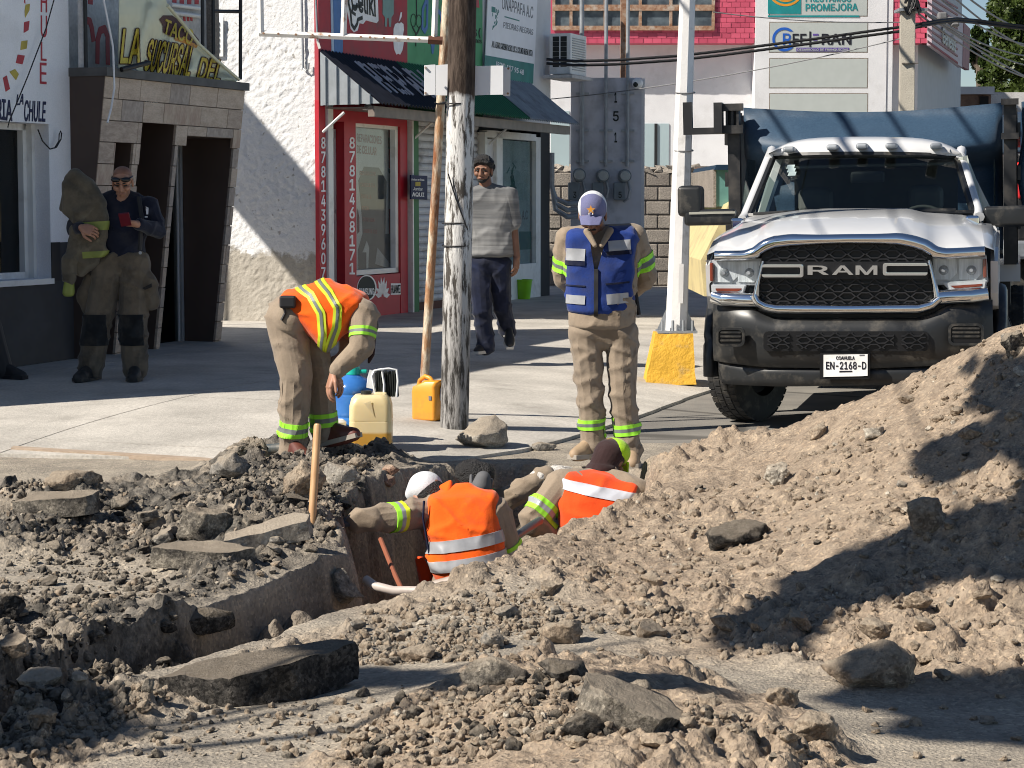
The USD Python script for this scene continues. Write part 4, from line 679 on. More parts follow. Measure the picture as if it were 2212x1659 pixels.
for k in range(3): t.part('bent_pipe', B().tube([pm(1192, 330, YM - .35), pm(1190 + k, 400, YM - .35), pm(1200, 428 + 12 * k, YM - .35), pm(1225, 440 + 14 * k, YM - .3), pm(1250, 438 + 14 * k, YM - .25)], .04), 'conduit')
t = Thing('security_camera', 'small white dome camera on the top corner of the meter wall', 'camera', pm(1376, 180)); q = pm(1377, 180, YM - .1); t.part('dome', trimesh.creation.icosphere(2, .07), 'white_paint', world=False, smooth=True) if False else t.part('body', moved(trimesh.creation.icosphere(2, .085), q), 'white_paint', smooth=True); t.part('lens', moved(trimesh.creation.icosphere(2, .04), q + [-.03, -.06, -.02]), 'ink', smooth=True); t.part('mount', B().cyl(q, q + [0, .1, .04], .03), 'white_paint')
solo('service_post', B().box(pm(1343, 0)[0], pm(1361, 0)[0], YM + .25, YM + .4, 0, pm(0, -60)[2]), 'rust_metal', 'brown rusty square post rising behind the meter wall', 'post')

# ---- block wall ------------------------------------------------------------------------------
YB = 36.5; t = Thing('block_wall', 'rough grey concrete block wall with broken top, right of the meter wall', 'wall', P(1460, 600, YB)); pb = lambda u, v: P(u, v, YB)
x0, x1 = pb(1186, 400)[0], pb(1508, 400)[0]; zt_ = pb(0, 372)[2]; t.part('mortar_core', B().box(x0, x1, YB + .02, YB + .18, 0, zt_), 'mortar')
for r_ in range(10):
    z_ = zt_ - (r_ + 1) * .235
    if z_ < .1: break
    x = x0 - (.2 if r_ % 2 else 0)
    while x < x1:
        xa, xb = max(x + .012, x0), min(x + .39, x1)
        if xb - xa > .05: t.part('block', noisy(B().rbox(xa, xb, YB - .01 * random.random(), YB + .1, z_ + .012, z_ + .22, .012).mesh(), .004, 9, r_), random.choice(['block_grey', 'block_grey', 'block_dark']))
        x += .402
for k in range(26): xx = x0 + (x1 - x0) * (k + random.random() * .6) / 26; zz = zt_ + .02 + .05 * random.random(); t.part('rubble_cap', noisy(m3.Manifold.hull_points(np.random.default_rng(k).normal(size=(14, 3)) * [.07, .05, .045] + [xx, YB + .08, zz]), .01, 20, k), 'block_grey')
t = Thing('brick_pier', 'short pier of brown bricks at the end of the block wall behind the lamp post', 'pier', pb(1520, 600)); x0, x1 = pb(1500, 400)[0], pb(1545, 400)[0]; t.part('mortar_core', B().box(x0, x1, YB - .08, YB + .16, 0, zt_ + .1), 'mortar')
for r_ in range(26):
    z_ = .08 + r_ * .082; x = x0 - (.11 if r_ % 2 else 0)
    while x < x1:
        xa, xb = max(x, x0) + .005, min(x + .21, x1)
        if xb - xa > .04 and z_ < zt_ + .05: t.part('brick', B().box(xa, xb, YB - .1 - .012 * random.random(), YB, z_, z_ + .068), 'brick_brown')
        x += .22

# ---- pink and white building far behind ---------------------------------------------------------
YF = 46.0; pf = lambda u, v, d=0.0: P(u, v, YF - d)
t = Thing('pink_building', 'large white building with pink tiled upper storey and advertising panels, behind the truck', 'building', pf(1600, 600))
def fb(u0, v0, u1, v1, d0, d1, m_, name, par=None, lab=None):
    a, c = pf(u0, v1), pf(u1, v0); return t.part(name, B().box(a[0], c[0], YF - d1, YF - d0, a[2], c[2]), m_, par, label=lab)
xl, xr = pf(1150, 0)[0], pf(1985, 0)[0]; zp = pf(0, 97)[2]
t.part('lower_wall', B().box(xl, xr, YF, YF + .3, 0, zp), 'white_plaster'); t.part('upper_wall', B().box(xl, xr, YF - .5, YF + .3, zp, 9), 'pink_c')
b = B(); b.box(xl, xr, YF + 11.7, YF + 12, 0, 9); b.box(xl, xl + .3, YF + .3, YF + 11.7, 0, 9); b.box(xl, xr, YF - .6, YF + 12, 9, 9.2); t.part('rear_walls', b, 'white_plaster')
tw = .19
for r_ in range(12):
    z_ = zp + r_ * .105
    if z_ > pf(0, -4)[2]: break
    for k in range(int((xr - xl) / tw) + 1):
        xa = xl + k * tw + (tw / 2 if r_ % 2 else 0)
        u_ = CX + (xa + tw / 2) / (YF) * FPX
        if (1238 < u_ < 1362 and r_ < 3) or (1362 < u_ < 1540 and r_ < 3) or 1540 < u_ < 1622 or 1908 < u_ < 1980: t.part('tile', B().box(xa, xa + tw - .008, YF - .52 - .004 * ((k + r_) % 3), YF - .49, z_, z_ + .097), ['pink_a', 'pink_b', 'pink_a', 'pink_c'][((k - r_) // 2) % 4])
wn = fb(1195, -60, 1538, 69, .5, .522, 'old_pane', 'window'); b = B()
for u in (1195, 1232, 1305, 1380, 1445, 1470, 1536): q = pf(u, 0); b.box(q[0] - .03, q[0] + .03, YF - .58, YF - .523, pf(0, 69)[2], 7)
for v in (22, 67): q = pf(0, v); b.box(pf(1195, 0)[0], pf(1538, 0)[0], YF - .59, YF - .523, q[2] - (.06 if v == 22 else .03), q[2] + .06)
t.part('window_frame', b, 'rust_metal', wn)
fb(1392, 267, 1445, 372, .0, .02, 'panel_glass_blue', 'blue_panel'); fb(1190, 240, 1230, 372, .0, .02, 'panel_glass_blue', 'blue_panel'); b = B().box(pf(1418, 0)[0] - .03, pf(1418, 0)[0] + .03, YF - .05, YF - .02, 0, pf(0, 267)[2]); t.part('downpipe', b, 'dark_metal')
tower = fb(1622, -80, 1908, 400, .02, .56, 'white_plaster', 'panel_tower')
for v0, v1 in ((-40, 39), (54, 116), (131, 192), (206, 270)): fb(1654, v0 - 2, 1866, v1 + 2, .54, .562, 'block_dark', 'panel_recess', tower); fb(1656, v0, 1864, v1, .55, .565, 'panel_grey', 'sign_panel', tower)
t.part('tower_side', B().box(pf(1908, 0)[0], pf(1920, 0)[0], YF - .54, YF - .02, 0, 8.9), 'white_plaster', tower)
D = .567; q = lambda u, v, d=D: pf(u, v, d)
b = B(); b.plate([q(1659, 30), q(1730, 30), q(1730, -30), q(1659, -30)], FY, .006); b.plate([q(1659, 37), q(1856, 37), q(1856, 33), q(1659, 33)], FY, .006); t.part('teal_logo', b, 'teal', tower)
b = B()
for r_ in (12, 20, 28): ring = sg.Point(1702, -30).buffer(r_ + 3).difference(sg.Point(1702, -30).buffer(r_ - 1.5)).intersection(sg.box(1660, -29, 1730, 10)); pass
for r_ in (10, 19, 28, 37):
    g = sg.Point(1697, -26).buffer(r_ + 2.6).difference(sg.Point(1697, -26).buffer(r_ - 2.2)).intersection(sg.box(1661, -26, 1729, 20))
    for p_ in getattr(g, 'geoms', [g]):
        if p_.area > 1: b.plate([q(u, v, D + .0065) for u, v in p_.exterior.simplify(.3).coords[:-1]], FY, .004) if not p_.interiors else None
t.part('orange_arcs', b, 'orange_logo', tower)
b = B(); b.text('PROMEJORA', q(1740, 24), q(1853, 23), q(1740, 8), .006, True); b.text('PRESTAMOS', q(1740, 4), q(1838, 4), q(1740, -12), .006, True); t.part('teal_lettering', b, 'teal', tower)
g = sg.Point(1694, 85).buffer(26).difference(sg.Point(1694, 85).buffer(20.5)).difference(sg.box(1702, 68, 1730, 102)); b = B()
for p_ in getattr(g, 'geoms', [g]): b.plate([q(u, v) for u, v in p_.exterior.simplify(.3).coords[:-1]], FY, .006)
b.text('R', q(1691, 97), q(1709, 97), q(1691, 72), .006, True); t.part('blue_lettering', b, 'creefran_blue', tower)
b = B(); b.text('EE', q(1712, 97), q(1742, 97), q(1712, 73), .006, True); b.plate([q(1748, 101), q(1752, 101), q(1752, 68), q(1748, 68)], FY, .006); b.text('RAN', q(1775, 97), q(1839, 97), q(1775, 73), .006, True); b.plate([q(1841, 75), q(1844, 75), q(1844, 71), q(1841, 71)], FY, .006); t.part('black_lettering', b, 'creefran_black', tower)
b = B(); b.plate([q(1756, 77), q(1768, 77), q(1768, 73), q(1756, 73)], FY, .006); b.plate([q(1756, 88), q(1765, 88), q(1765, 84), q(1756, 84)], FY, .006); b.plate([q(1720, 111), q(1834, 111), q(1834, 103), q(1720, 103)], FY, .006); t.part('purple_bar', b, 'purple', tower)
t.part('purple_lettering', B().text('DESARROLLO DE FRANQUICIAS', q(1723, 110, D + .007), q(1832, 110, D + .007), q(1723, 105, D + .007), .004, True), 'panel_grey', tower)
CN = pf(1982, 0); CN[2] = 0; fl = lambda s, o, z: CN + E1 * s + E2 * o + EZ * z      # flank along the street
PFL = lambda u, v, o=0.0: PPL(u, v, CN + E2 * o, E2)
LS = (PFL(2075, 200) - CN) @ E1; b = B(); b.hexa([fl(*c) for c in ((0, 0, 0), (LS, 0, 0), (LS, -.3, 0), (0, -.3, 0), (0, 0, 8.5), (LS, 0, 8.5), (LS, -.3, 8.5), (0, -.3, 8.5))]); t.part('flank_wall', b, 'grey_flank')
t.part('corner_band', B().plate([PFL(1984, 95, .02), PFL(2001, 97, .02), PFL(2003, -60, .02), PFL(1984, -60, .02)], E2, .3), 'wine')
sgn_ = t.part('corner_sign', B().plate([PFL(2002, 98, .35), PFL(2069, 146, .35), PFL(2071, 40, .35), PFL(2030, -8, .35), PFL(2003, -40, .35)], E2, .1), 'corner_sign'); t.part('corner_sign_end', B().plate([PFL(2070, 144, .36), PFL(2084, 152, .36), PFL(2086, 62, .36), PFL(2072, 48, .36)], E2, .1), 'corner_sign_dark', sgn_)
for k in range(9): v = 92 - k * 14; t.part('sign_slat', B().plate([PFL(2003, v, .452), PFL(2068, v + 46 - k * .8, .452), PFL(2068, v + 42 - k * .8, .452), PFL(2003, v - 5, .452)], E2, .015), 'wine' if k == 0 else 'corner_sign_dark', sgn_)
t.part('sign_lettering', B().text('Genesis', PFL(2035, 93, .47), PFL(2063, 114, .47), PFL(2035, 55, .47), .02, True), 'panel_grey', sgn_)

# ---- low building and wall at far right ---------------------------------------------------------
YL = 58.0; t = Thing('low_building', 'low brick building with white roof band under the trees at far right', 'building', P(2110, 300, YL)); pl_ = lambda u, v: P(u, v, YL)
t.part('wall', B().box(pl_(2070, 0)[0], pl_(2150, 0)[0], YL + .3, YL + 6, 0, pl_(0, 203)[2]), 'brick_brown'); t.part('roof_band', B().box(pl_(2070, 0)[0], pl_(2152, 0)[0], YL, YL + 6.2, pl_(0, 203)[2], pl_(0, 187)[2]), 'white_plaster'); t.part('doorway', B().box(pl_(2125, 0)[0], pl_(2143, 0)[0], YL + .2, YL + .32, 0, pl_(0, 207)[2]), 'dark_room')
solo('yard_wall', B().box(pl_(2153, 0)[0], pl_(2290, 0)[0], YL + 1, YL + 1.2, 0, pl_(0, 195)[2]), 'lime_wall', 'plain pale yard wall at far right beside the low brick building', 'wall')
# ---- white pickup with stake bed --------------------------------------------------------------
mat('truck_white', (.58, .585, .59), .22, var=.02, coat=.6, dirt=(.50, .48, .44), ds=1.5, dlo=.6, dhi=.85); mat('chrome', (.86, .87, .88), .06, var=.01, metal=1.0); mat('bumper_black', (.014, .015, .016), .38, var=.2, vs=5, spec=.5, dirt=(.10, .09, .075), ds=7, dlo=.52, dhi=.78, fine=.1)
mat('grille_mesh', (.016, .016, .018), .4, spec=.4); mat('grille_black', (.008, .008, .009), .35, spec=.4); mat('tyre', (.018, .018, .018), .75, var=.2, dirt=(.10, .09, .075), ds=9, dlo=.5, dhi=.75, bump=.15); mat('rim_white', (.55, .55, .55), .4, dirt=(.2, .18, .15), ds=8)
mat('lamp_amber', (.16, .035, .02), .2, spec=.6); mat('lamp_reflector', (.50, .53, .56), .18, spec=.9, c2=(.72, .75, .78), vs=30, stretch=(1.6, 1.6, .12), bump=.4, bs=40); mat('lamp_bowl', (.42, .44, .46), .2, spec=.9); mat('lamp_red', (.8, .02, .015), .3, emit=2.2)
glass('lamp_glass', (.97, .98, .98)); glass('windshield_glass', (.62, .68, .66), rough=.01)
mat('cab_grey', (.10, .105, .10), .7); mat('cab_light', (.42, .45, .40), .6); mat('cab_dark', (.03, .032, .032), .7); mat('paper', (.62, .74, .72), .6); mat('rack_black', (.012, .012, .013), .45, var=.3, dirt=(.05, .045, .04), ds=5)
LOOKS['tarp'] = usdkit.material(stage, '/World/Looks/tarp', {'g': ('geometry', {}), 'n': ('noise_texture', {'scale': 60.0, 'detail': 6.0, 'roughness': .75}), 'n2': ('noise_texture', {'scale': 3.0, 'detail': 4.0}), 'mp': ('mapping', {'scale': (1, 1, 2.2)}),
    'r': ('rgb_ramp', {'ramp': [(0, (.008, .028, .058)), (.4, (.012, .042, .085)), (.6, (.026, .068, .122)), (1, (.08, .14, .21))]}), 'p': ('principled_bsdf', {'roughness': .55, 'sheen_weight': .2}), 'bp': ('bump', {'strength': .5, 'distance': .01}), 't': ('translucent_bsdf', {'color': (.02, .06, .12)}), 'm': ('mix_closure', {'fac': .15})},
    [('g.position', 'mp.vector'), ('mp.vector', 'n.vector'), ('g.position', 'n2.vector'), ('n.fac', 'r.fac'), ('r.color', 'p.base_color'), ('n2.fac', 'bp.height'), ('bp.normal', 'p.normal'), ('p.BSDF', 'm.closure1'), ('t.BSDF', 'm.closure2')], surface='m.closure')
TL = P(1838, 600, 15.0); TL[2] = .02
TRZ, TRY = math.radians(-13), math.radians(-1.2)
t = Thing('pickup_truck', 'white pickup truck with chrome grille and blue tarped stake bed behind the soil heap', 'truck', TL, TRZ, ry=TRY)
TR = t.R; TXv, TYv, TZv = TR[0], TR[1], TR[2]
def TP(u, v, yl): p = PPL(u, v, TL + TYv * yl, TYv) - TL; return np.array([p @ TXv, yl, p @ TZv])
def zx(x, y): return 1439.4 + .3491 * x, 274.3 + .3491 * y           # pixel of the enlarged view it was measured on
def TZ(x, y, yl): return TP(*zx(x, y), yl)
def tp(name, m, mt, par=None, smooth=False, label=None): return t.part(name, m, mt, par, smooth, label, world=False)
TX0, TY0, TZ0 = np.eye(3)
def tpoly(pts, yl, depth, b=None): b = b or B(); return b.plate([TZ(x, y, yl) for x, y in pts], -TY0, depth)
def skin(top, bot, yfn, n=60, m=12, bulge=.05, back=.3, pw=4):      # a front face between two curves, swept back at the ends, closed behind
    xs = np.linspace(0, 1, n); T, Bo = along([TZ(x, y, 0)[[0, 2]] for x, y in top], xs), along([TZ(x, y, 0)[[0, 2]] for x, y in bot], xs); w = np.linspace(0, 1, m); rows = []
    for k in w: q = T * (1 - k) + Bo * k; rows.append(np.column_stack([q[:, 0], yfn(q[:, 0]) + bulge * abs(2 * k - 1) ** pw, q[:, 1]]))
    r0, r1 = rows[0] + [0, back, 0], rows[-1] + [0, back, 0]; g = np.array([r0] + rows + [r1]); R, C = g.shape[:2]; i, j = np.meshgrid(np.arange(R - 1), np.arange(C - 1), indexing='ij'); a = (i * C + j).ravel()
    return g.reshape(-1, 3), np.stack([a, a + C, a + C + 1, a + 1], 1)
sweep = lambda k, p=5: (lambda x: k * np.abs(x / 1.03) ** p)
tp('bumper', skin([(262, 1100), (520, 1122), (590, 1165), (660, 1188), (1560, 1188), (1640, 1158), (1740, 1108), (2016, 1080)], [(262, 1462), (600, 1490), (1200, 1500), (1700, 1480), (2024, 1440)], sweep(.3), bulge=.05), 'bumper_black', smooth=40)
vl = tp('air_dam', skin([(290, 1466), (600, 1492), (1200, 1502), (1700, 1482), (2015, 1442)], [(325, 1606), (700, 1612), (1500, 1600), (1990, 1560)], lambda x: .05 + .3 * np.abs(x / 1.03) ** 4, bulge=.02), 'bumper_black', smooth=40)
# lower grille, fog lamp bezels, plate
def frame(outer, inner, yl, depth): return B().prism(sg.Polygon([TZ(x, y, yl)[[0, 2]] for x, y in outer]).difference(sg.Polygon([TZ(x, y, yl)[[0, 2]] for x, y in inner])), (0, yl, 0), TX0, TZ0, -TY0, depth)
def rr(x0, y0, x1, y1, r=14): return list(sg.box(x0 + r, y0 + r, x1 - r, y1 - r).buffer(r, quad_segs=4).exterior.coords)[:-1]
lg_ = tp('lower_grille', tpoly(rr(605, 1262, 1625, 1385, 30), .03, .045), 'grille_black')
def honey(b, x0, y0, x1, y1, px, py, yl, clip=None, w=.008, depth=.02):
    ny, nx = int((y1 - y0) / py) + 2, int((x1 - x0) / px) + 2
    for j in range(-1, ny):
        for i in range(-1, nx):
            cx, cy = x0 + (i + .5 * (j % 2)) * px, y0 + j * py; h = [(cx - px * .5, cy), (cx - px * .22, cy - py * .5), (cx + px * .22, cy - py * .5), (cx + px * .5, cy), (cx + px * .22, cy + py * .5), (cx - px * .22, cy + py * .5)]
            g = sg.Polygon([TZ(a, c, yl)[[0, 2]] for a, c in h]); g = g.difference(g.buffer(-w))
            if clip is not None: g = g.intersection(clip)
            if not g.is_empty:
                for q_ in getattr(g, 'geoms', [g]):
                    if q_.geom_type == 'Polygon' and q_.area > 1e-5: b.prism(q_, (0, yl, 0), TX0, TZ0, -TY0, depth)
    return b
for k, (x0, x1) in enumerate(((625, 765), (805, 1410), (1455, 1605))): tp('lower_grille_mesh', honey(B(), x0, 1275, x1, 1370, 96, 44, -.015, sg.Polygon([TZ(*c, -.015)[[0, 2]] for c in rr(x0, 1272, x1, 1372, 16)]), .008), 'grille_mesh', lg_)
for x0, y0, x1, y1, yl in ((310, 1240, 488, 1358, .0), (1745, 1215, 1965, 1350, .0)):
    fg = tp('fog_bezel', frame(rr(x0, y0, x1, y1, 34), rr(x0 + 16, y0 + 14, x1 - 16, y1 - 14, 26), yl, .035), 'bumper_black'); tp('fog_back', tpoly(rr(x0 + 12, y0 + 10, x1 - 12, y1 - 10, 26), yl + .01, .03), 'grille_black', fg)
    for k in range(3): tp('fog_slat', tpoly(rr(x0 + 24, y0 + 24 + k * 25, x1 - 26, y0 + 36 + k * 25, 5), yl - .018, .012), 'bumper_black', fg)
pb_ = tp('plate_bracket', tpoly(rr(955, 1395, 1262, 1555, 8), .0, .07), 'grille_black'); npl = tp('licence_plate', tpoly([(973, 1547), (1246, 1540), (1246, 1405), (973, 1410)], -.072, .006), 'white_paint')
Y = -.0785
def tt(txt, x0, y0, x1, y1, yl=Y, d=.003, bold=True): return B().text(txt, TZ(x0, y1, yl), TZ(x1, y1, yl), TZ(x0, y0, yl), d, bold)
tp('plate_number', tt('EN-2168-D', 988, 1452, 1236, 1500), 'creefran_black', npl); tp('plate_state', tt('COAHUILA', 1050, 1418, 1165, 1440), 'creefran_black', npl); tp('plate_line', tpoly([(1070, 1518), (1150, 1516), (1150, 1508), (1070, 1509)], Y, .002), 'creefran_black', npl); tp('plate_marks', tpoly([(1195, 1416), (1226, 1415), (1226, 1408), (1195, 1409)], Y, .002), 'banner_grey', npl)
# grille and chrome
OPENG = [(610, 805), (650, 745), (700, 728), (1110, 722), (1530, 722), (1590, 762), (1615, 830), (1640, 1015), (1622, 1068), (1560, 1095), (760, 1102), (640, 1092), (590, 1070), (572, 1010), (590, 880)]
YG = .0
og = sg.Polygon([TZ(x, y, YG)[[0, 2]] for x, y in OPENG]).buffer(.012).buffer(-.012)
tp('grille', B().prism(og.buffer(.03), (0, .12, 0), TX0, TZ0, -TY0, .02), 'grille_black')
tp('grille_mesh', honey(B(), 560, 735, 1660, 1100, 112, 52, .09, og, .008, .03), 'grille_mesh')
def bevel_plate(g, yl, depth, bev, b=None):
    b = b or B(); g0 = g; b.prism(g0, (0, yl, 0), TX0, TZ0, -TY0, depth * .55)
    for k in range(1, 4): gg = g0.buffer(-bev * (1 - math.cos(k * math.pi / 6))); b.prism(gg, (0, yl - depth * .5, 0), TX0, TZ0, -TY0, depth * (.05 + .45 * math.sin(k * math.pi / 6)))
    return b
def cx_(pts): return sg.Polygon([TZ(x, y, YG)[[0, 2]] for x, y in pts]).buffer(0)
def chrome_band(center, rad, yf, n=None):                            # a chrome bar following a line of measured points, rounded in section
    pts = along([TZ(x, y, 0)[[0, 2]] for x, y in center], np.linspace(0, 1, 60)); r = np.interp(np.linspace(0, 1, 60), np.linspace(0, 1, len(rad)), rad); d = np.gradient(pts, axis=0); d /= np.linalg.norm(d, axis=1, keepdims=True); nn_ = np.stack([-d[:, 1], d[:, 0]], 1)
    b = B(); th = np.linspace(-.5, 1.5, 13) * np.pi / 1.0; ring = [(math.sin(a), math.cos(a)) for a in np.linspace(0, 2 * np.pi, 17)[:-1]]; v = []
    for p_, n_, rr_ in zip(pts, nn_, r):
        for s_, c_ in ring: v.append((p_[0] + n_[0] * rr_ * c_, yf(p_[0]) - .045 * s_, p_[1] + n_[1] * rr_ * c_))
    m = len(ring); i, j = np.meshgrid(np.arange(59), np.arange(m), indexing='ij'); k = (j + 1) % m; b.add(v, np.stack([i * m + j, i * m + k, (i + 1) * m + k, (i + 1) * m + j], -1).reshape(-1, 4)); return b
yf = lambda x: .04 + .12 * np.abs(x / 1.0) ** 4
tp('chrome_upper', chrome_band([(285, 800), (480, 796), (545, 778), (600, 738), (660, 714), (760, 702), (1110, 694), (1440, 694), (1530, 712), (1600, 735), (1660, 775), (1720, 786), (1970, 772)], [.036, .036, .044, .044, .036, .035, .036, .044, .044, .036, .036], yf), 'chrome', smooth=60)
tp('chrome_lower', chrome_band([(540, 1040), (560, 1085), (610, 1112), (680, 1126), (1110, 1128), (1560, 1124), (1640, 1102), (1690, 1060)], [.03, .036, .036, .034, .034, .036, .03], lambda x: .03 + .05 * np.abs(x / .8) ** 4), 'chrome', smooth=60)
tp('chrome_side', chrome_band([(596, 830), (580, 900), (560, 990), (552, 1050)], [.014, .016, .02, .03], lambda x: .06), 'chrome', smooth=60); tp('chrome_side', chrome_band([(1622, 825), (1640, 900), (1662, 1000), (1672, 1060)], [.014, .016, .02, .03], lambda x: .06), 'chrome', smooth=60)
tp('chrome_corner', chrome_band([(262, 1050), (330, 1068), (450, 1072), (560, 1075)], [.05, .05, .05, .05], lambda x: .12 * np.abs(x / 1.0) ** 4 + .05), 'chrome', smooth=60); tp('chrome_corner', chrome_band([(1660, 1060), (1760, 1052), (1880, 1048), (1990, 1034)], [.05, .05, .05, .05], lambda x: .12 * np.abs(x / 1.0) ** 4 + .05), 'chrome', smooth=60)
def ubar(x0, x1, y0, y1, open_left):
    o_ = sg.Polygon([TZ(*c, .02)[[0, 2]] for c in rr(x0, y0, x1, y1, 14)]); i_ = sg.Polygon([TZ(*c, .02)[[0, 2]] for c in (rr(x0 - 60, y0 + 18, x1 - 20, y1 - 18, 8) if open_left else rr(x0 + 22, y0 + 18, x1 + 60, y1 - 18, 8))]); return bevel_plate(o_.difference(i_), .07, .09, .008)
tp('chrome_bar', ubar(592, 848, 850, 930, True), 'chrome', smooth=30); tp('chrome_bar', ubar(1340, 1616, 842, 918, False), 'chrome', smooth=30); tp('grille_bar', tpoly(rr(590, 832, 1622, 940, 10), .105, .06), 'grille_black')
for ch, x0, x1 in (('R', 878, 1006), ('A', 1028, 1160), ('M', 1174, 1308)): tp('brand_letter', tt(ch, x0, 856, x1, 914, .045, .045), 'chrome')
# headlamps
for pts, sig, sd in (([(276, 832), (585, 826), (595, 850), (566, 972), (290, 972)], [(282, 984), (482, 984), (470, 1022), (440, 1036), (300, 1036), (284, 1015)], -1), ([(1622, 818), (1970, 803), (1980, 955), (1652, 972)], [(1722, 970), (1975, 954), (1968, 995), (1940, 1006), (1780, 1018), (1750, 1000)], 1)):
    x0, x1 = min(p_[0] for p_ in pts), max(p_[0] for p_ in pts); yb = .17
    hl = tp('headlamp', bevel_plate(sg.Polygon([TZ(x, y, .1)[[0, 2]] for x, y in pts]).buffer(.012), yb + .02, .03, .004), 'lamp_bowl')
    for fx in (.28, .72):
        cx0 = x0 + (x1 - x0) * fx; cy0 = 898 if sd < 0 else 882; q_ = [(cx0 - 62, cy0 - 56), (cx0 + 62, cy0 - 56), (cx0 + 66, cy0 + 20), (cx0 + 30, cy0 + 56), (cx0 - 60, cy0 + 54)]
        tp('reflector', B().prism(sg.Polygon([TZ(x, y, .1)[[0, 2]] for x, y in q_]).buffer(.01), (0, yb - .012, 0), TX0, TZ0, -TY0, .01), 'lamp_reflector', hl)
        c_ = TZ(cx0 + (8 if fx > .5 else -6), cy0 + 4, yb - .02); tp('bulb', B().cyl(c_, c_ - TY0 * .03, .035, .02, 14).cyl(c_ - TY0 * .03, c_ - TY0 * .05, .016, .012, 10), 'conduit', hl)
    tp('lens', B().plate([TZ(x, y, .08) * [1, 0, 1] + [0, yb - .06, 0] for x, y in pts], -TY0, .003), 'lamp_glass', hl)
    xe = TZ(*(pts[0] if sd < 0 else pts[1]), .1)[0]; tp('side_marker', B().rbox(xe - .012, xe + .012, yb - .05, yb + .08, TZ(0, 960, .1)[2], TZ(0, 845, .1)[2], .008), 'lamp_amber', hl)
    sl2 = tp('turn_signal', bevel_plate(sg.Polygon([TZ(x, y, .1)[[0, 2]] for x, y in sig]).buffer(.01), yb, .06, .01), 'lamp_bowl'); tp('signal_lens', bevel_plate(sg.Polygon([TZ(x, y, .06)[[0, 2]] for x, y in sig]).buffer(-.018), yb - .055, .012, .004), 'lamp_amber', sl2); tp('signal_surround', B().prism(sg.Polygon([TZ(x, y, .1)[[0, 2]] for x, y in sig]).buffer(.03), (0, yb + .03, 0), TX0, TZ0, -TY0, .02), 'grille_black', sl2)
# hood: a smooth sheet between the chrome edge and the cowl
nu, nvv = 60, 30
fr_ = along([TZ(x, y, .06)[[0, 2]] for x, y in [(292, 772), (480, 768), (545, 748), (600, 706), (660, 684), (760, 674), (1110, 664), (1440, 664), (1530, 682), (1600, 704), (1660, 744), (1720, 758), (1968, 742)]], np.linspace(0, 1, nu))
re_ = along([TZ(x, y, 1.5)[[0, 2]] for x, y in [(425, 628), (500, 560), (560, 548), (850, 512), (1000, 504), (1500, 502), (1600, 528), (1850, 545), (1925, 590)]], np.linspace(0, 1, nu))
g = []
for k in np.linspace(0, 1, nvv):
    xz = fr_ * (1 - k) + re_ * k; z_ = xz[:, 1] + .055 * math.sin(math.pi * k ** .8) - .02 * (1 - k) ** 6 * 0; g.append(np.column_stack([xz[:, 0], (.06 + .1 * np.abs(fr_[:, 0]) ** 4) * (1 - k) + k * 1.5, z_]))
g = np.array(g); i, j = np.meshgrid(np.arange(nvv - 1), np.arange(nu - 1), indexing='ij'); a = (i * nu + j).ravel(); tp('hood', (g.reshape(-1, 3), np.stack([a, a + 1, a + nu + 1, a + nu], 1)), 'truck_white', smooth=True)
b = B(); b.box(-.78, .78, .2, 1.45, .5, .98); tp('engine_bay', b, 'grille_black')
for xx in (-.985, .985):                                            # badge scoops on the hood sides
    sgn2 = np.sign(xx); c_ = TZ(1895 if xx > 0 else 445, 590 if xx > 0 else 605, 1.25); tp('hood_badge', B().rbox(c_[0] - .05, c_[0] + .05, 1.17, 1.4, c_[2] - .06, c_[2] + .05, .02), 'chrome')
# fenders with wheel arches
for sd in (-1, 1):
    xo = .985 * sd; arch = sg.Point(.95, .42).buffer(.50, quad_segs=16); side_ = sg.Polygon([(.30, .86), (.24, .95), (.20, 1.17), (.5, 1.26), (1.62, 1.36), (1.62, .5), (1.45, .5), (.45, .86)]).difference(arch)
    fd = tp('fender', B().prism(side_, (xo - .03 * (1 if sd > 0 else -1), 0, 0), TY0, TZ0, TX0 * sd, .05), 'truck_white')
    b = B(); m_ = 14; fl2 = [(1.62, 1.36), (.5, 1.26), (.16, 1.17)]; i0 = [g[-1][0 if sd < 0 else -1], g[nvv // 3][0 if sd < 0 else -1], g[0][0 if sd < 0 else -1]]
    q0 = np.array([g[k][0 if sd < 0 else -1] for k in range(nvv)]); q1 = np.column_stack([np.full(nvv, xo), q0[:, 1], np.interp(q0[:, 1], [.16, .5, 1.62], [1.17, 1.26, 1.36])]); qm = (q0 + q1) / 2 + [0.03 * sd, 0, .025]; gg = np.array([q0, qm, q1]); a = (np.arange(nvv - 1)[None] + np.array([[0], [nvv]])).ravel(); f_ = np.stack([a, a + 1, a + nvv + 1, a + nvv], 1); b.add(gg.reshape(-1, 3), f_ if sd < 0 else f_[:, ::-1]); tp('fender_top', b, 'truck_white', fd, smooth=True)
    tp('wheel_flare', B().tube([(xo + .025 * sd, .95 + .52 * math.cos(a), .42 + .52 * math.sin(a)) for a in np.linspace(-.1, math.pi + .1, 24)], .055, 8), 'bumper_black', fd, smooth=True)
    tp('inner_liner', B().box(min(sd * .62, sd * .66), max(sd * .62, sd * .66), .3, 1.6, .4, 1.15), 'grille_black', fd)
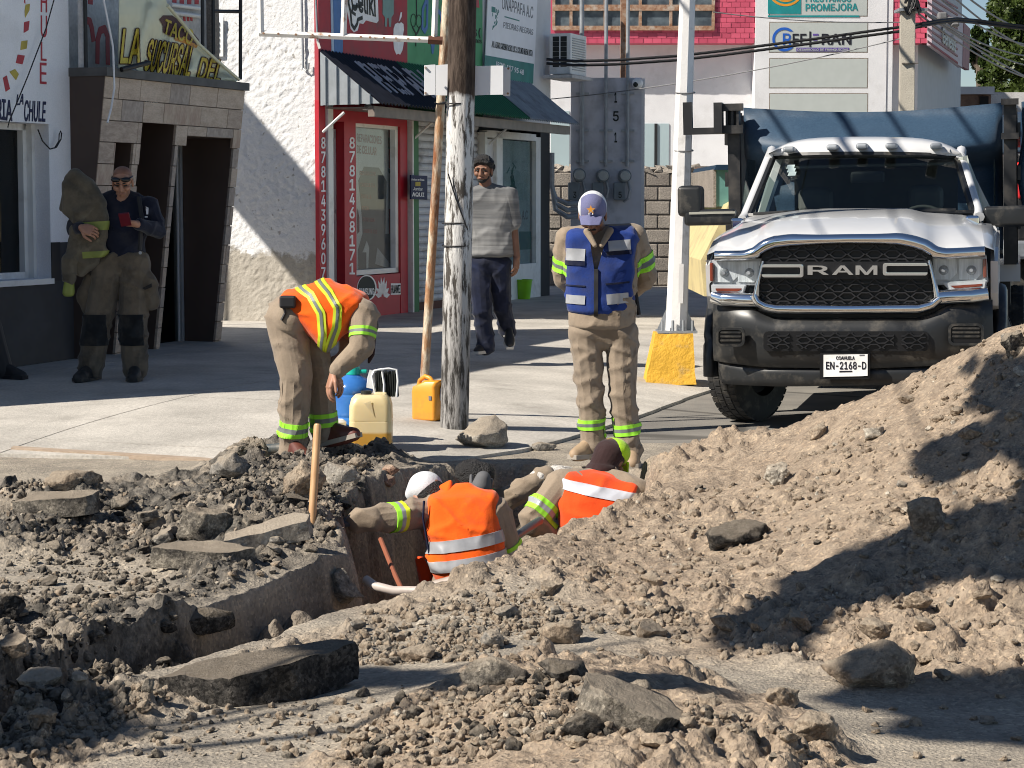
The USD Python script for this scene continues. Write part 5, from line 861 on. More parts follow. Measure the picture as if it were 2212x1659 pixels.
# cab
BL, TLp, TRp, BR = TZ(498, 553, 1.5), TZ(652, 178, 2.2), TZ(1790, 180, 2.2), TZ(1897, 533, 1.5)
def bilin(s_, r_): return (BL * (1 - s_) + BR * s_) * (1 - r_) + (TLp * (1 - s_) + TRp * s_) * r_
n_ = 16; s2, r2 = np.meshgrid(np.linspace(0, 1, n_), np.linspace(0, 1, n_)); gl = np.array([bilin(a, c) + TY0 * (.16 * (2 * a - 1) ** 2) + TZ0 * (.012 * (1 - (2 * a - 1) ** 2) * (c - .2)) for a, c in zip(s2.ravel(), r2.ravel())]); i, j = np.meshgrid(np.arange(n_ - 1), np.arange(n_ - 1), indexing='ij'); a = (i * n_ + j).ravel(); quadf = np.stack([a, a + 1, a + n_ + 1, a + n_], 1)
G2 = gl.reshape(n_, n_, 3); ws = tp('windshield', (gl, quadf), 'windshield_glass', smooth=True)
b = B(); b.tube(np.vstack([G2[0], G2[1:, -1], G2[-1, -2::-1], G2[-2::-1, 0]]), .028, 6); tp('windshield_seal', b, 'bumper_black', ws)
rf = []; xl_, xr_ = TLp[0] - .03, TRp[0] + .03
for yk, zk, sp in ((2.2, 0, 1.0), (2.27, .09, 1.005), (2.42, .135, 1.01), (2.9, .14, 1.01), (3.1, .06, 1.0), (3.14, -.1, 1.0)):
    xs = np.linspace(-1, 1, 21); xm = (xl_ + xr_) / 2; hw_ = (xr_ - xl_) / 2 * sp; zz = np.interp(xs, [-1, 1], [TLp[2], TRp[2]]); rf.append(np.column_stack([xm + hw_ * xs, np.full(21, yk) + .14 * xs ** 2 * (yk < 2.25), zz + zk * (1 - .75 * np.abs(xs) ** 5) + .02 * (1 - xs ** 2)]))
rf = np.array(rf); i, j = np.meshgrid(np.arange(5), np.arange(20), indexing='ij'); a = (i * 21 + j).ravel(); tp('roof', (rf.reshape(-1, 3), np.stack([a, a + 1, a + 22, a + 21], 1)), 'truck_white', smooth=True)
for x, y in ((762, 148), (1030, 135), (1212, 128), (1394, 127), (1670, 128)):
    c_ = TZ(x, y, 2.2); tp('cab_light', B().rbox(c_[0] - .045, c_[0] + .045, 2.13, 2.28, c_[2] - .012, c_[2] + .034, .018), 'conduit')
for sd in (-1, 1):
    g0 = G2[:, 0 if sd < 0 else -1]; pil = g0 + np.array([.035 * sd, .02, .0]); tp('pillar', B().tube(np.vstack([pil[0] + [0.01 * sd, -.1, -.03], pil, pil[-1] + [0, .15, .05]]), .04, 8), 'truck_white', smooth=True)
    xb, xt = .985 * sd, (xr_ if sd > 0 else xl_); zt2 = TRp[2] if sd > 0 else TLp[2]
    dr = tp('door', B().hexa([(xb - .05 * sd, 1.62, .5), (xb, 1.62, .5), (xb, 3.1, .5), (xb - .05 * sd, 3.1, .5), (xb - .05 * sd, 1.62, 1.36), (xb, 1.62, 1.36), (xb, 3.1, 1.4), (xb - .05 * sd, 3.1, 1.4)]), 'truck_white')
    tp('side_window', B().plate([(xb - .03 * sd, 1.72, 1.37), (xb - .03 * sd, 2.85, 1.4), (xt, 2.85, zt2 - .02), (xt, 2.35, zt2 - .02)], TX0 * sd, .006), 'windshield_glass', dr)
    tp('window_frame', B().tube([(xb - .03 * sd, 1.62, 1.37), (xb - .03 * sd, 2.88, 1.4), (xt, 2.9, zt2 - .0), (xt, 2.3, zt2 + .0)], .03, 6), 'truck_white', dr); tp('cab_corner', B().hexa([(xb - .05 * sd, 2.86, 1.38), (xb, 2.86, 1.38), (xb, 3.12, 1.38), (xb - .05 * sd, 3.12, 1.38), (xt - .05 * sd, 2.88, zt2), (xt, 2.88, zt2), (xt, 3.12, zt2), (xt - .05 * sd, 3.12, zt2)]), 'truck_white', dr)
    tp('door_handle', B().rbox(*sorted((xb, xb + .035 * sd)), 2.75, 2.95, 1.16, 1.2, .01), 'bumper_black', dr)
tp('cab_back', B().box(-.93, .93, 3.06, 3.1, .5, 1.36).box(-.66, .66, 3.06, 3.1, 1.36, 1.95), 'cab_grey'); tp('dashboard', B().rbox(-.85, .85, 1.55, 2.0, 1.05, 1.40, .08), 'cab_dark'); tp('headliner', B().box(-.66, .66, 2.32, 3.04, 1.87, 1.89), 'cab_grey'); tp('cab_floor', B().box(-.9, .9, 1.5, 3.05, .55, .62), 'cab_dark')
for x in (-.45, .42):
    se = tp('seat', B().rbox(x - .26, x + .26, 2.55, 2.8, .75, 1.50, .1), 'cab_grey'); tp('headrest', B().rbox(x - .14, x + .14, 2.6, 2.73, 1.5, 1.72, .06), 'cab_grey', se)
tp('seat_bolster', B().rbox(-.72, -.42, 1.75, 1.95, 1.32, 1.53, .1), 'cab_light'); tp('steering_wheel', B().tube([(.42 + .19 * math.cos(a), 2.05 + .07 * math.sin(a), 1.40 + .15 * math.sin(a)) for a in np.linspace(0, 2 * math.pi, 26)], .017, 6), 'cab_dark', smooth=True)
tp('inner_pillar', B().tube([(.72, 2.3, 1.92), (.80, 2.25, 1.7), (.84, 2.1, 1.45)], .045, 6), 'cab_light'); tp('grab_handle', B().tube([(.76, 2.2, 1.78), (.74, 2.12, 1.72), (.77, 2.08, 1.56), (.80, 2.1, 1.52)], .018, 6), 'cab_light')
tp('rear_mirror', B().rbox(-.13, .13, 2.1, 2.14, 1.74, 1.83, .02), 'cab_dark'); tp('paper', B().hexa([(.2, 1.66, 1.41), (.62, 1.64, 1.41), (.72, 1.8, 1.43), (.25, 1.85, 1.44), (.2, 1.66, 1.414), (.62, 1.64, 1.414), (.72, 1.8, 1.436), (.25, 1.85, 1.446)]), 'paper'); tp('paper', B().hexa([(-.18, 1.66, 1.41), (.02, 1.66, 1.41), (.02, 1.74, 1.42), (-.18, 1.76, 1.42), (-.18, 1.66, 1.414), (.02, 1.66, 1.414), (.02, 1.74, 1.424), (-.18, 1.76, 1.424)]), 'paper')
for k in range(3): q_ = bilin(.10 + .01 * k, .78 - .06 * k); tp('sticker', B().plate([q_ + [0, .06, 0], q_ + [.06, .05, 0], q_ + [.07, .08, .03], q_ + [.012, .09, .03]], -TY0, .003), 'paper')
for x0, x1 in ((.03, .30), (.60, .93)):
    p0, p1 = bilin(x0, .015) - TY0 * .01, bilin(x1, .06) - TY0 * .03; tp('wiper', B().tube([p0 + [0, -.03, .01], (p0 + p1) / 2 + [0, -.03, .012], p1], .012, 5), 'bumper_black')
# mirrors
mh = tp('mirror', B().rbox(TP(1466, 430, 1.7)[0], TP(1518, 430, 1.7)[0], 1.62, 1.82, TP(1490, 468, 1.7)[2], TP(1490, 401, 1.7)[2], .035), 'bumper_black', smooth=40); tp('mirror_arm', B().rbox(TP(1480, 470, 1.7)[0], TP(1592, 470, 1.7)[0], 1.62, 1.78, TP(1530, 487, 1.7)[2], TP(1530, 452, 1.7)[2], .03), 'bumper_black', mh, smooth=40)
tp('chrome_strip', B().box(TP(1488, 458, 1.6)[0], TP(1588, 458, 1.6)[0], 1.605, 1.63, TP(1500, 463, 1.6)[2], TP(1500, 458, 1.6)[2]), 'chrome', mh)
mh = tp('mirror', B().rbox(TP(2262, 430, 1.7)[0], TP(2318, 430, 1.7)[0], 1.62, 1.82, TP(2290, 462, 1.7)[2], TP(2290, 392, 1.7)[2], .035), 'bumper_black', smooth=40); tp('mirror_arm', B().rbox(TP(2124, 470, 1.7)[0], TP(2300, 470, 1.7)[0], 1.62, 1.8, TP(2160, 490, 1.7)[2], TP(2160, 445, 1.7)[2], .03), 'bumper_black', mh, smooth=40)
# wheels
def wheel(cx, cy, rad, wid, steer, par='wheel'):
    n, prof = 56, [(-.5, .56), (-.5, .82), (-.46, .93), (-.40, .985), (-.2, 1.0), (.2, 1.0), (.40, .985), (.46, .93), (.5, .82), (.5, .56)]
    A = np.arange(n) * 2 * np.pi / n; c, s_ = math.cos(steer), math.sin(steer); out = []
    def place(v): v = np.asarray(v, float); x, y, z = v[:, 0], v[:, 1], v[:, 2]; return np.column_stack([cx + x * c - y * s_, cy + x * s_ + y * c, rad + z])
    v = np.array([(w_ * wid, rad * r_ * math.cos(a), rad * r_ * math.sin(a)) for a in A for w_, r_ in prof]); m = len(prof); i, j = np.meshgrid(np.arange(n), np.arange(m - 1), indexing='ij'); i2 = (i + 1) % n; f = np.stack([i * m + j, i * m + j + 1, i2 * m + j + 1, i2 * m + j], -1).reshape(-1, 4)
    path = tp('wheel', (place(v), f), 'tyre', smooth=35)
    b = B()
    for row, off in ((-.34, 0), (-.12, .5), (.12, 0), (.34, .5)):
        for k in range(44):
            a0, a1 = (k + off) * 2 * np.pi / 44, (k + off + .78) * 2 * np.pi / 44; w0, w1 = (row - .085) * wid, (row + .085) * wid; r0, r1 = rad * .985, rad * 1.018 - abs(row) * .02
            b.hexa(place([(w_, r_ * math.cos(a), r_ * math.sin(a)) for r_ in (r0, r1) for w_, a in ((w0, a0), (w1, a0), (w1, a1), (w0, a1))]))
    tp('tread', b, 'tyre', path)
    for sd in (-1, 1): v = np.array([(sd * wid * .38, 0, 0)] + [(sd * wid * w_, rad * r_ * math.cos(a), rad * r_ * math.sin(a)) for r_, w_ in ((.2, .40), (.5, .30), (.57, .48)) for a in A]); f = [[0, 1 + k, 1 + (k + 1) % n] for k in range(n)] + [[1 + q * n + k, 1 + (q + 1) * n + k, 1 + (q + 1) * n + (k + 1) % n] for q in range(2) for k in range(n)] + [[1 + q * n + k, 1 + (q + 1) * n + (k + 1) % n, 1 + q * n + (k + 1) % n] for q in range(2) for k in range(n)]; tp('rim', (place(v), np.array(f)), 'rim_white' if sd * cx > 0 else 'grille_black', path)
wheel(-.80, .98, .42, .25, math.radians(-24)); wheel(.86, .98, .42, .25, math.radians(-24))
for x in (-1.08, -.80, .80, 1.08): wheel(x, 4.6, .42, .24, 0)
tp('axle', B().cyl((-.8, .98, .42), (.8, .98, .42), .07).cyl((-.9, 4.6, .42), (.9, 4.6, .42), .09), 'grille_black'); tp('chassis', B().box(-.5, -.38, .3, 6.6, .5, .72).box(.38, .5, .3, 6.6, .5, .72), 'grille_black')
tp('mud_flap', B().box(-1.24, -.98, 3.98, 4.0, .55, 1.02), 'black_rubber')
# stake bed with tarp
YT = 3.35; lx, rx = TP(1588, 400, YT)[0], TP(2182, 400, YT)[0]; zT = TP(1588, 226, YT)[2]; zT2 = TP(2182, 214, YT)[2]
tp('bed_floor', B().box(lx - .05, rx + .08, YT, YT + 3.4, .92, 1.06), 'truck_white'); tp('bed_beam', B().box(lx, rx, YT + .1, YT + 3.3, .72, .92), 'rack_black')
for x, zz in ((lx, zT), (rx, zT2)): tp('rack_post', B().box(x - .05, x + .05, YT - .06, YT + .04, 1.06, zz), 'rack_black')
for k in range(7): yk = YT + .5 + .47 * k; tp('stake', B().box(rx - .0, rx + .06, yk, yk + .05, 1.06, zT2 - .05), 'rack_black'); tp('stake', B().box(lx - .06, lx, yk, yk + .05, 1.06, zT - .05), 'rack_black')
for zk in (1.35, 1.75, 2.1): tp('side_rail', B().box(rx + .06, rx + .085, YT, YT + 3.4, zk, zk + .12), 'rack_black'); tp('side_rail', B().box(lx - .085, lx - .06, YT, YT + 3.4, zk, zk + .12), 'rack_black')
q0, q1 = TP(1546, 290, YT - .1), TP(1606, 221, YT - .1); b = B(); b.box(q0[0], q0[0] + .07, YT - .22, YT - .1, q0[2], q1[2]); b.box(q0[0] + .07, q1[0], YT - .16, YT - .1, q1[2] - .07, q1[2] - .01); b.box(q0[0] + .07, q1[0], YT - .16, YT - .1, q0[2], q0[2] + .07)
for k in range(3): xx = q0[0] + .09 + k * .045; b.box(xx, xx + .02, YT - .14, YT - .1, q0[2] + .07, q1[2] - .07)
tp('rack_head', b, 'rack_black')
q0, q1 = TP(1479, 292, YT - .1), TP(1560, 278, YT - .1); b = B(); b.box(q0[0], q1[0], YT - .18, YT - .12, q0[2], q0[2] + .055); b.box(q0[0], q0[0] + .075, YT - .18, YT - .12, q0[2] + .055, TP(1479, 222, YT - .1)[2]); tp('rack_arm', b, 'rack_black')
q1 = TP(2198, 300, YT - .1); b = B(); b.box(rx - .07, rx + .07, YT - .12, YT - .06, q1[2], q1[2] + .05); b.box(rx - .07, rx + .07, YT - .12, YT - .06, zT2 - .05, zT2 + .0); tp('rack_bracket', b, 'rack_black')
NTx, NTz = 70, 40; U_, V_ = np.meshgrid(np.linspace(0, 1, NTx), np.linspace(0, 1, NTz)); u_, v_ = U_.ravel(), V_.ravel(); xx = lx + .06 + (rx - lx - .12) * u_; ztop = zT * (1 - u_) + zT2 * u_ - .055 * np.sin(np.pi * u_) - .02; zz = ztop * (1 - v_) + 1.1 * v_
yy = YT + .16 - .34 * sstep(0, .26, v_) * (np.sin(np.pi * u_) ** .35) + .25 * sstep(.26, .42, v_) + .10 * (meshkit.fbm(np.stack([u_ * 4 + v_ * 2, v_ * 5, 0 * u_], 1), 4, 71) - .5) * np.sin(np.pi * u_) + .012 * np.sin(v_ * 30 + 3 * u_) * sstep(.2, .3, v_)
v3 = np.column_stack([xx, yy, zz]); i, j = np.meshgrid(np.arange(NTz - 1), np.arange(NTx - 1), indexing='ij'); a = (i * NTx + j).ravel(); f_ = np.stack([a, a + NTx, a + NTx + 1, a + 1], 1); tp('tarp', (np.vstack([v3, v3 + [0, .006, 0]]), np.vstack([f_, f_[:, ::-1] + len(v3)])), 'tarp', smooth=True)
top = v3[:NTx]; b = B(); bk = top + [0, 3.1, .02]; md = (top + bk) / 2 + [0, 0, .04]; gg = np.vstack([top, md, bk]); a = (np.arange(NTx - 1)[None] + np.array([[0], [NTx]])).ravel(); b.add(gg, np.stack([a, a + 1, a + NTx + 1, a + NTx], 1)); tp('tarp_top', b, 'tarp', smooth=True)
for sd, xx in ((-1, lx + .02), (1, rx - .02)): b = B(); b.plate([(xx, YT + .1, 1.1), (xx, YT + 3.3, 1.1), (xx, YT + 3.3, zT - .08), (xx, YT + .1, zT - .08)], TX0 * sd, .006); tp('tarp_side', b, 'tarp')
b = B(); b.tube([(rx + .12, YT + .1, zT2 - .02), (rx + .16, YT + .15, zT2 - .3), (rx + .1, YT + .12, zT2 - .62), (rx + .13, YT + .12, zT2 - .9)], [.03, .06, .05, .03], 8); tp('tarp_end', b, 'tarp', smooth=True)

# ---- cream van behind, red vehicle at the right edge --------------------------------------------
mat('cream_paint', (.62, .52, .27), .45, var=.06, dirt=(.42, .35, .2), ds=3); mat('dark_blue', (.01, .03, .06), .4); mat('green_glass', (.12, .26, .24), .15); mat('red_body', (.42, .015, .02), .3, coat=.4)
YV = 24.0; pv = lambda u, v, d=YV: P(u, v, d); t2 = Thing('cream_van', 'old cream coloured van with green tinted window, half hidden behind the white truck', 'van', pv(1600, 640))
def vp(pts, d0, d1, m_, name): t2.part(name, B().plate([pv(u, v, d0) for u, v in pts], np.array([0, 1.0, 0]), d1 - d0), m_)
vp([(1521, 640), (1514, 562), (1536, 520), (1574, 442), (1592, 432), (1860, 432), (1860, 640)], YV, YV + 3.6, 'cream_paint', 'body'); vp([(1546, 446), (1546, 366), (1860, 366), (1860, 446)], YV + .6, YV + 3.4, 'green_glass', 'window'); vp([(1543, 367), (1548, 356), (1860, 352), (1862, 367)], YV + .5, YV + 3.5, 'dark_blue', 'roof'); vp([(1541, 448), (1541, 366), (1547, 366), (1547, 448)], YV + .58, YV + 3.4, 'block_dark', 'pillar')
q_ = pv(1556, 640); t2.part('wheel', B().cyl(q_ + [.0, 1.0, -.02], q_ + [.22, 1.0, -.02], .36, n=24), 'tyre'); t2.part('trim', B().plate([pv(u, v, YV - .01) for u, v in [(1524, 566), (1800, 566), (1800, 562), (1524, 562)]], np.array([0, -1.0, 0]), .01), 'block_dark')
YR = 23.0; pr_ = lambda u, v, d=YR: P(u, v, d); t2 = Thing('red_vehicle', 'red vehicle with a lit tail lamp, cut off at the right edge of the photo', 'vehicle', pr_(2260, 640))
def vr(u0, v0, u1, v1, d0, d1, m_, name, par=None): a, c = pr_(u0, v1, d0), pr_(u1, v0, d0); return t2.part(name, B().rbox(a[0], c[0], d0, d1, a[2], c[2], .03), m_, par)
vr(2196, 330, 2520, 520, YR, YR + 3.4, 'rack_black', 'body'); vr(2186, 520, 2530, 560, YR - .05, YR + 3.5, 'conduit', 'bumper'); vr(2198, 392, 2214, 430, YR - .03, YR + .1, 'red_body', 'lamp_housing'); tl_ = vr(2197, 350, 2216, 384, YR - .06, YR + .05, 'lamp_red', 'tail_lamp'); vr(2205, 240, 2500, 330, YR + .8, YR + 3.0, 'dark_blue', 'cabin')
for xx in (2215, 2470): q_ = pr_(xx, 620); t2.part('wheel', B().cyl(q_ + [0, .9, 0], q_ + [.24, .9, 0], .36, n=24), 'tyre')
# ---- poles, wires, trees, shade ---------------------------------------------------------------
def pole_look(name, zcut, ztop_c, ztop_c2, low_c, low_c2, black=None):
    LOOKS[name] = usdkit.material(stage, '/World/Looks/' + name, {'g': ('geometry', {}), 'sx': ('separate_xyz', {}), 'mp': ('mapping', {'scale': (30.0, 30.0, 5.0)}), 'n1': ('noise_texture', {'scale': 1.0, 'detail': 7.0, 'roughness': .7}), 'n2': ('noise_texture', {'scale': 9.0, 'detail': 5.0}),
        'up': ('rgb_ramp', {'ramp': [(0, ztop_c), (.42, ztop_c), (.62, ztop_c2), (1, ztop_c2)]}), 'dn': ('rgb_ramp', {'ramp': [(0, low_c2), (.44, low_c2), (.50, low_c), (1, low_c)]}), 'dk': ('rgb_ramp', {'ramp': [(0, (.02, .019, .018)), (.45, (.05, .046, .042)), (.56, (.3, .29, .28)), (1, (.45, .44, .42))]}),
        'z1': ('math', {'math_type': 'multiply_add', 'value2': .25}), 'f1': ('map_range', {'from_min': zcut + .1, 'from_max': zcut + .16, 'clamp': True}), 'f2': ('map_range', {'from_min': .45, 'from_max': 1.35, 'clamp': True}), 'm1': ('mix_color', {}), 'm2': ('mix_color', {}), 'p': ('principled_bsdf', {'roughness': .85, 'specular_ior_level': .2}), 'bp': ('bump', {'strength': 1.0, 'distance': .02})},
        [('g.position', 'sx.vector'), ('g.position', 'mp.vector'), ('mp.vector', 'n1.vector'), ('g.position', 'n2.vector'), ('n1.fac', 'up.fac'), ('n1.fac', 'dn.fac'), ('n1.fac', 'dk.fac'), ('n2.fac', 'z1.value1'), ('sx.z', 'z1.value3'), ('z1.value', 'f1.value'), ('sx.z', 'f2.value'), ('f2.result', 'm2.fac'), ('dk.color', 'm2.a'), ('dn.color', 'm2.b'), ('f1.result', 'm1.fac'), ('m2.result', 'm1.a'), ('up.color', 'm1.b'), ('m1.result', 'p.base_color'), ('n1.fac', 'bp.height'), ('bp.normal', 'p.normal')], surface='p.BSDF')
DP = 14.75; pb_ = P(981, 905, DP); pt_ = P(998, 0, DP)
pole_look('pole_wood', P(990, 212, DP)[2], (.035, .025, .02), (.10, .075, .06), (.64, .63, .61), (.09, .08, .07))
mat('pole_rust', (.40, .22, .11), .8, c2=(.62, .55, .42), vs=9, stretch=(2, 2, .5), lo=.42, hi=.58, fine=.2, fs=60, dirt=(.22, .08, .03), ds=4, dlo=.45, dhi=.6, bump=.3); mat('frame_white', (.70, .69, .66), .6, var=.06, dirt=(.33, .17, .08), ds=9, dlo=.56, dhi=.66); mat('sheet_white', (.74, .75, .77), .45, var=.03)
mat('lamp_concrete', (.62, .61, .60), .7, var=.05, vs=3, dirt=(.40, .39, .37), ds=5, dlo=.55, dhi=.7, bump=.1); mat('kerb_yellow', (.64, .36, .03), .7, var=.1, vs=5, dirt=(.40, .28, .12), ds=6, dlo=.55, dhi=.75, bump=.5, bs=30); mat('pole_concrete', (.42, .385, .32), .85, var=.08, vs=4, fine=.1, bump=.3); mat('cable_black', (.01, .01, .011), .5); mat('cable_grey', (.16, .16, .165), .6)
t = Thing('utility_pole', 'dark wooden utility pole with flaking white paint on its lower half', 'utility pole', pb_)
n_ = 26; zz = np.linspace(0, 1, 60); ang = np.arange(n_) * 2 * np.pi / n_; pd = (pt_ - pb_); base = pb_ - [0, 0, .1]; v = []
for k in zz:
    c = base + pd * k * 2.15; r_ = .088 + .008 * (1 - k); v.append(np.column_stack([c[0] + r_ * np.cos(ang) * (1 + .03 * np.sin(3 * ang + 5 * k)), c[1] + r_ * np.sin(ang), np.full(n_, c[2])]))
v = np.vstack(v); i, j = np.meshgrid(np.arange(59), np.arange(n_), indexing='ij'); k = (j + 1) % n_; t.part('trunk', (v, np.stack([i * n_ + j, i * n_ + k, (i + 1) * n_ + k, (i + 1) * n_ + j], -1).reshape(-1, 4)), 'pole_wood', smooth=True)
def ringwire(c, r, tilt, w=.005): return B().tube([(c[0] + r * math.cos(a), c[1] + r * math.sin(a), c[2] + tilt * math.sin(a)) for a in np.linspace(0, 2 * np.pi, 20)], w, 5)
for v_, tl in ((222, .01), (482, .0), (530, .005)): t.part('tie_wire', ringwire(P(986, v_, DP), .096, tl), 'cable_black')
t.part('tie_wire', B().tube([P(968, 375, DP - .1), P(985, 430, DP - .1), P(1004, 480, DP - .09), P(1018, 520, DP - .02)], .005, 5), 'cable_black'); t.part('crossarm', B().box(pt_[0] - 2.4, pt_[0] + .8, DP - .16, DP - .06, 6.4, 6.52), 'pole_wood')
t = Thing('pole_sign_plates', 'bent blank white sheet metal panel fixed round the wooden pole, seen from behind', 'panel', P(1000, 175, DP))
c = lambda u, v, d: P(u, v, DP + d)
for nm, q in (('left_flange', [(916, 206, -.10), (941, 206, -.02), (941, 141, -.02), (916, 141, -.10)]), ('left_sheet', [(941, 206, -.02), (973, 206, .1), (973, 141, .1), (941, 141, -.02)]), ('right_sheet', [(1010, 206, -.0), (1087, 207, .16), (1087, 145, .16), (1010, 143, .0)]), ('right_flange', [(1087, 207, .16), (1102, 207, .11), (1103, 145, .11), (1087, 145, .16)]), ('back_sheet', [(941, 206, .13), (1030, 206, .13), (1030, 142, .13), (941, 142, .13)])): t.part(nm.split('_')[1], B().plate([c(*a) for a in q], np.array([0, -1.0, 0]), .005), 'sheet_white')
for a in ((919, 146), (919, 201), (1098, 148), (1097, 202)): t.part('rivet', B().cyl(c(a[0], a[1], -.12 if a[0] < 1000 else .08), c(a[0], a[1], -.09 if a[0] < 1000 else .13), .008, n=8), 'rust_metal')
t = Thing('rusty_pole', 'thin rusty steel pole leaning beside the wooden utility pole', 'pole', P(917, 812, 15.4)); a0, a1 = P(917, 815, 15.4), P(965, 0, 15.15); t.part('shaft', B().cyl(a0 - (a1 - a0) * .05, a1 + (a1 - a0) * .3, .031, n=16), 'pole_rust', smooth=40); t.part('tie_wire', ringwire(P(952, 222, 15.2), .04, .01), 'cable_black')
t = Thing('empty_sign_frame', 'empty rusty white sign frame hanging from the leaning pole before the red wall', 'sign frame', P(750, 80, 14.95))
fq_ = lambda u, v: P(u, v, 14.95)
def sqbar(a, c_, w=.016): return B().cyl(a, c_, w * 1.3, n=4)
for a in ([(560, 72), (925, 86)], [(564, 74), (562, -60)], [(742, 78), (746, -60)], [(938, 82), (943, -60)]): t.part('bar', sqbar(fq_(*a[0]), fq_(*a[1])), 'frame_white')
t.part('bracket', B().cyl(fq_(925, 86), fq_(956, 88), .028, n=8), 'rust_strip'); t.part('peeling_strip', B().plate([fq_(u, v) for u, v in [(685, 78), (690, 92), (693, 104), (688, 106), (684, 92)]], np.array([0, -1.0, 0]), .004), 'frame_white')
for u in (570, 602, 640, 676, 712, 780, 800, 830, 856, 882, 906): t.part('bolt', B().cyl(fq_(u, 72 + (u - 560) * .0385) + [0, -.03, 0], fq_(u, 72 + (u - 560) * .0385), .008, n=8), 'rust_metal')
# lamp post
t = Thing('lamp_post', 'tall white octagonal lamp post on yellow concrete block beside the truck', 'lamp post', P(1450, 803, 18.9))
q0, q1 = P(1461, 718, 18.9), P(1485, 0, 18.9); g_ = np.arange(8) * np.pi / 4 + .2
def octo(c_, r_): return np.column_stack([c_[0] + r_ * np.cos(g_), c_[1] + r_ * np.sin(g_), np.full(8, c_[2])])
b = B(); A_, C_ = octo(q0, .098), octo(q1 + (q1 - q0) * .7, .05); i = np.arange(8); b.add(np.vstack([A_, C_]), np.stack([i, (i + 1) % 8, (i + 1) % 8 + 8, i + 8], 1)); t.part('shaft', b, 'lamp_concrete')
z0, z1 = P(0, 806, 18.7)[2], q0[2] + .0; xl0, xr0, xl1, xr1 = P(1395, 803, 18.7)[0], P(1504, 803, 18.7)[0], P(1416, 722, 18.7)[0], P(1498, 722, 18.7)[0]
b = B().hexa([(xl0, 18.68, z0 - .1), (xr0, 18.68, z0 - .1), (xr0, 19.12, z0 - .1), (xl0, 19.12, z0 - .1), (xl1, 18.74, z1), (xr1, 18.74, z1), (xr1, 19.06, z1), (xl1, 19.06, z1)]); m_ = trimesh.Trimesh(*trimesh.remesh.subdivide_to_size(*b.mesh(), .05)); t.part('base_block', noisy(trimesh.Trimesh(m_.vertices, m_.faces), .012, 6, 3, 4), 'kerb_yellow', smooth=40)
t.part('base_plate', B().box(q0[0] - .17, q0[0] + .17, 18.75, 19.05, z1, z1 + .02), 'conduit')
for dx in (-.13, -.04, .05, .13): t.part('anchor_bolt', B().cyl((q0[0] + dx, 18.78, z1), (q0[0] + dx, 18.78, z1 + .11), .012, n=8), 'conduit')
for sd in (-1, 1): t.part('gusset', B().plate([(q0[0] + .08 * sd, 18.9, z1 + .02), (q0[0] + .17 * sd, 18.9, z1 + .02), (q0[0] + .09 * sd, 18.9, z1 + .2)], np.array([0, -1.0, 0]), .01), 'conduit')
t.part('hatch', B().plate([P(u, v, 18.795) for u, v in [(1465, 655), (1475, 655), (1477, 570), (1467, 570)]], np.array([0, -1.0, 0]), .008), 'lamp_concrete')
for v_ in (200, 325): t.part('strap', ringwire(P(1486 - v_ * .03, v_, 18.9), .083, .01, .006), 'cable_grey')
# concrete pole at the right
t = Thing('concrete_pole', 'square concrete utility pole in front of the pink building, beside the corner sign', 'utility pole', P(1960, 500, 30.0)); g0, g1 = P(1960, 500, 30.0), P(1962, -60, 30.0); wq = .115
b = B(); b.hexa([(g0[0] + a * wq, 30 + c_ * wq, 0) for a, c_ in ((-1.2, -1), (.5, -1.3), (1, 1), (-1, 1.2))] + [(g1[0] + a * wq * .85, 30 + c_ * wq * .85, 8.5) for a, c_ in ((-1.2, -1), (.5, -1.3), (1, 1), (-1, 1.2))]); t.part('shaft', b, 'pole_concrete')
for k in range(5): t.part('cable_coil', B().tube([P(1955 + 30 * a + 4 * math.sin(k), 14 + 18 * math.sin(a * 6.28 + k) - k * 3, 29.8) for a in np.linspace(0, 1, 12)], .02, 5), 'cable_black')
t.part('clamp_band', B().box(g0[0] - .19, g0[0] + .2, 29.82, 30.2, P(0, 26, 30)[2], P(0, 20, 30)[2]), 'conduit'); t.part('joint_line', B().box(g0[0] - .13, g0[0] + .09, 29.84, 29.9, P(0, 139, 30)[2], P(0, 137, 30)[2]), 'mortar')
# overhead wires
def sag(a, c_, s_, n=14): k = np.linspace(0, 1, n); p_ = a[None] * (1 - k)[:, None] + c_[None] * k[:, None]; p_[:, 2] -= s_ * 4 * k * (1 - k); return p_
def wire(pts, r_, lab, m_='cable_black', group=None): solo('overhead_cable', B().tube(pts, r_, 6), m_, lab, 'cable', group)
for dv, lab in ((0, 'upper thick black cable running from the meter wall past the lamp post'), (9, 'lower thick black cable running from the meter wall past the lamp post')):
    p_ = [P(u, v + dv, 30.5) for u, v in [(1180, 128), (1244, 132), (1330, 130), (1462, 121), (1560, 110), (1760, 84), (1860, 70), (1948, 58)]] + [P(u, v + dv * .6, 30.5 + .5 * k) for k, (u, v) in enumerate([(1990, 51), (2030, 44), (2066, 40), (2110, 44), (2212, 57), (2400, 80)])]; wire(p_, .022, lab)
for k, (p0, p1) in enumerate((((1965, 0), (2212, 140)), ((1975, 10), (2212, 120)), ((2010, -20), (2212, 95)), ((1990, 22), (2300, 200)), ((2085, -10), (2250, 70)), ((2040, -25), (2240, 110)), ((1985, 30), (2240, 175)))): wire(sag(P(*p0, 30.0), P(*p1, 44.0), .12), .014, ['thin wire leaving the pole clamp, lowest bundle towards the trees', 'thin wire just below the splice boxes towards the trees', 'thin wire from above the corner sign into the right tree', 'long thin wire ending low in front of the trees', 'topmost thin wire crossing the open sky', 'second thin wire from the top crossing the sky', 'lowest thin wire across the corner sign'][k], 'cable_grey', 'thin wires between concrete pole and trees')
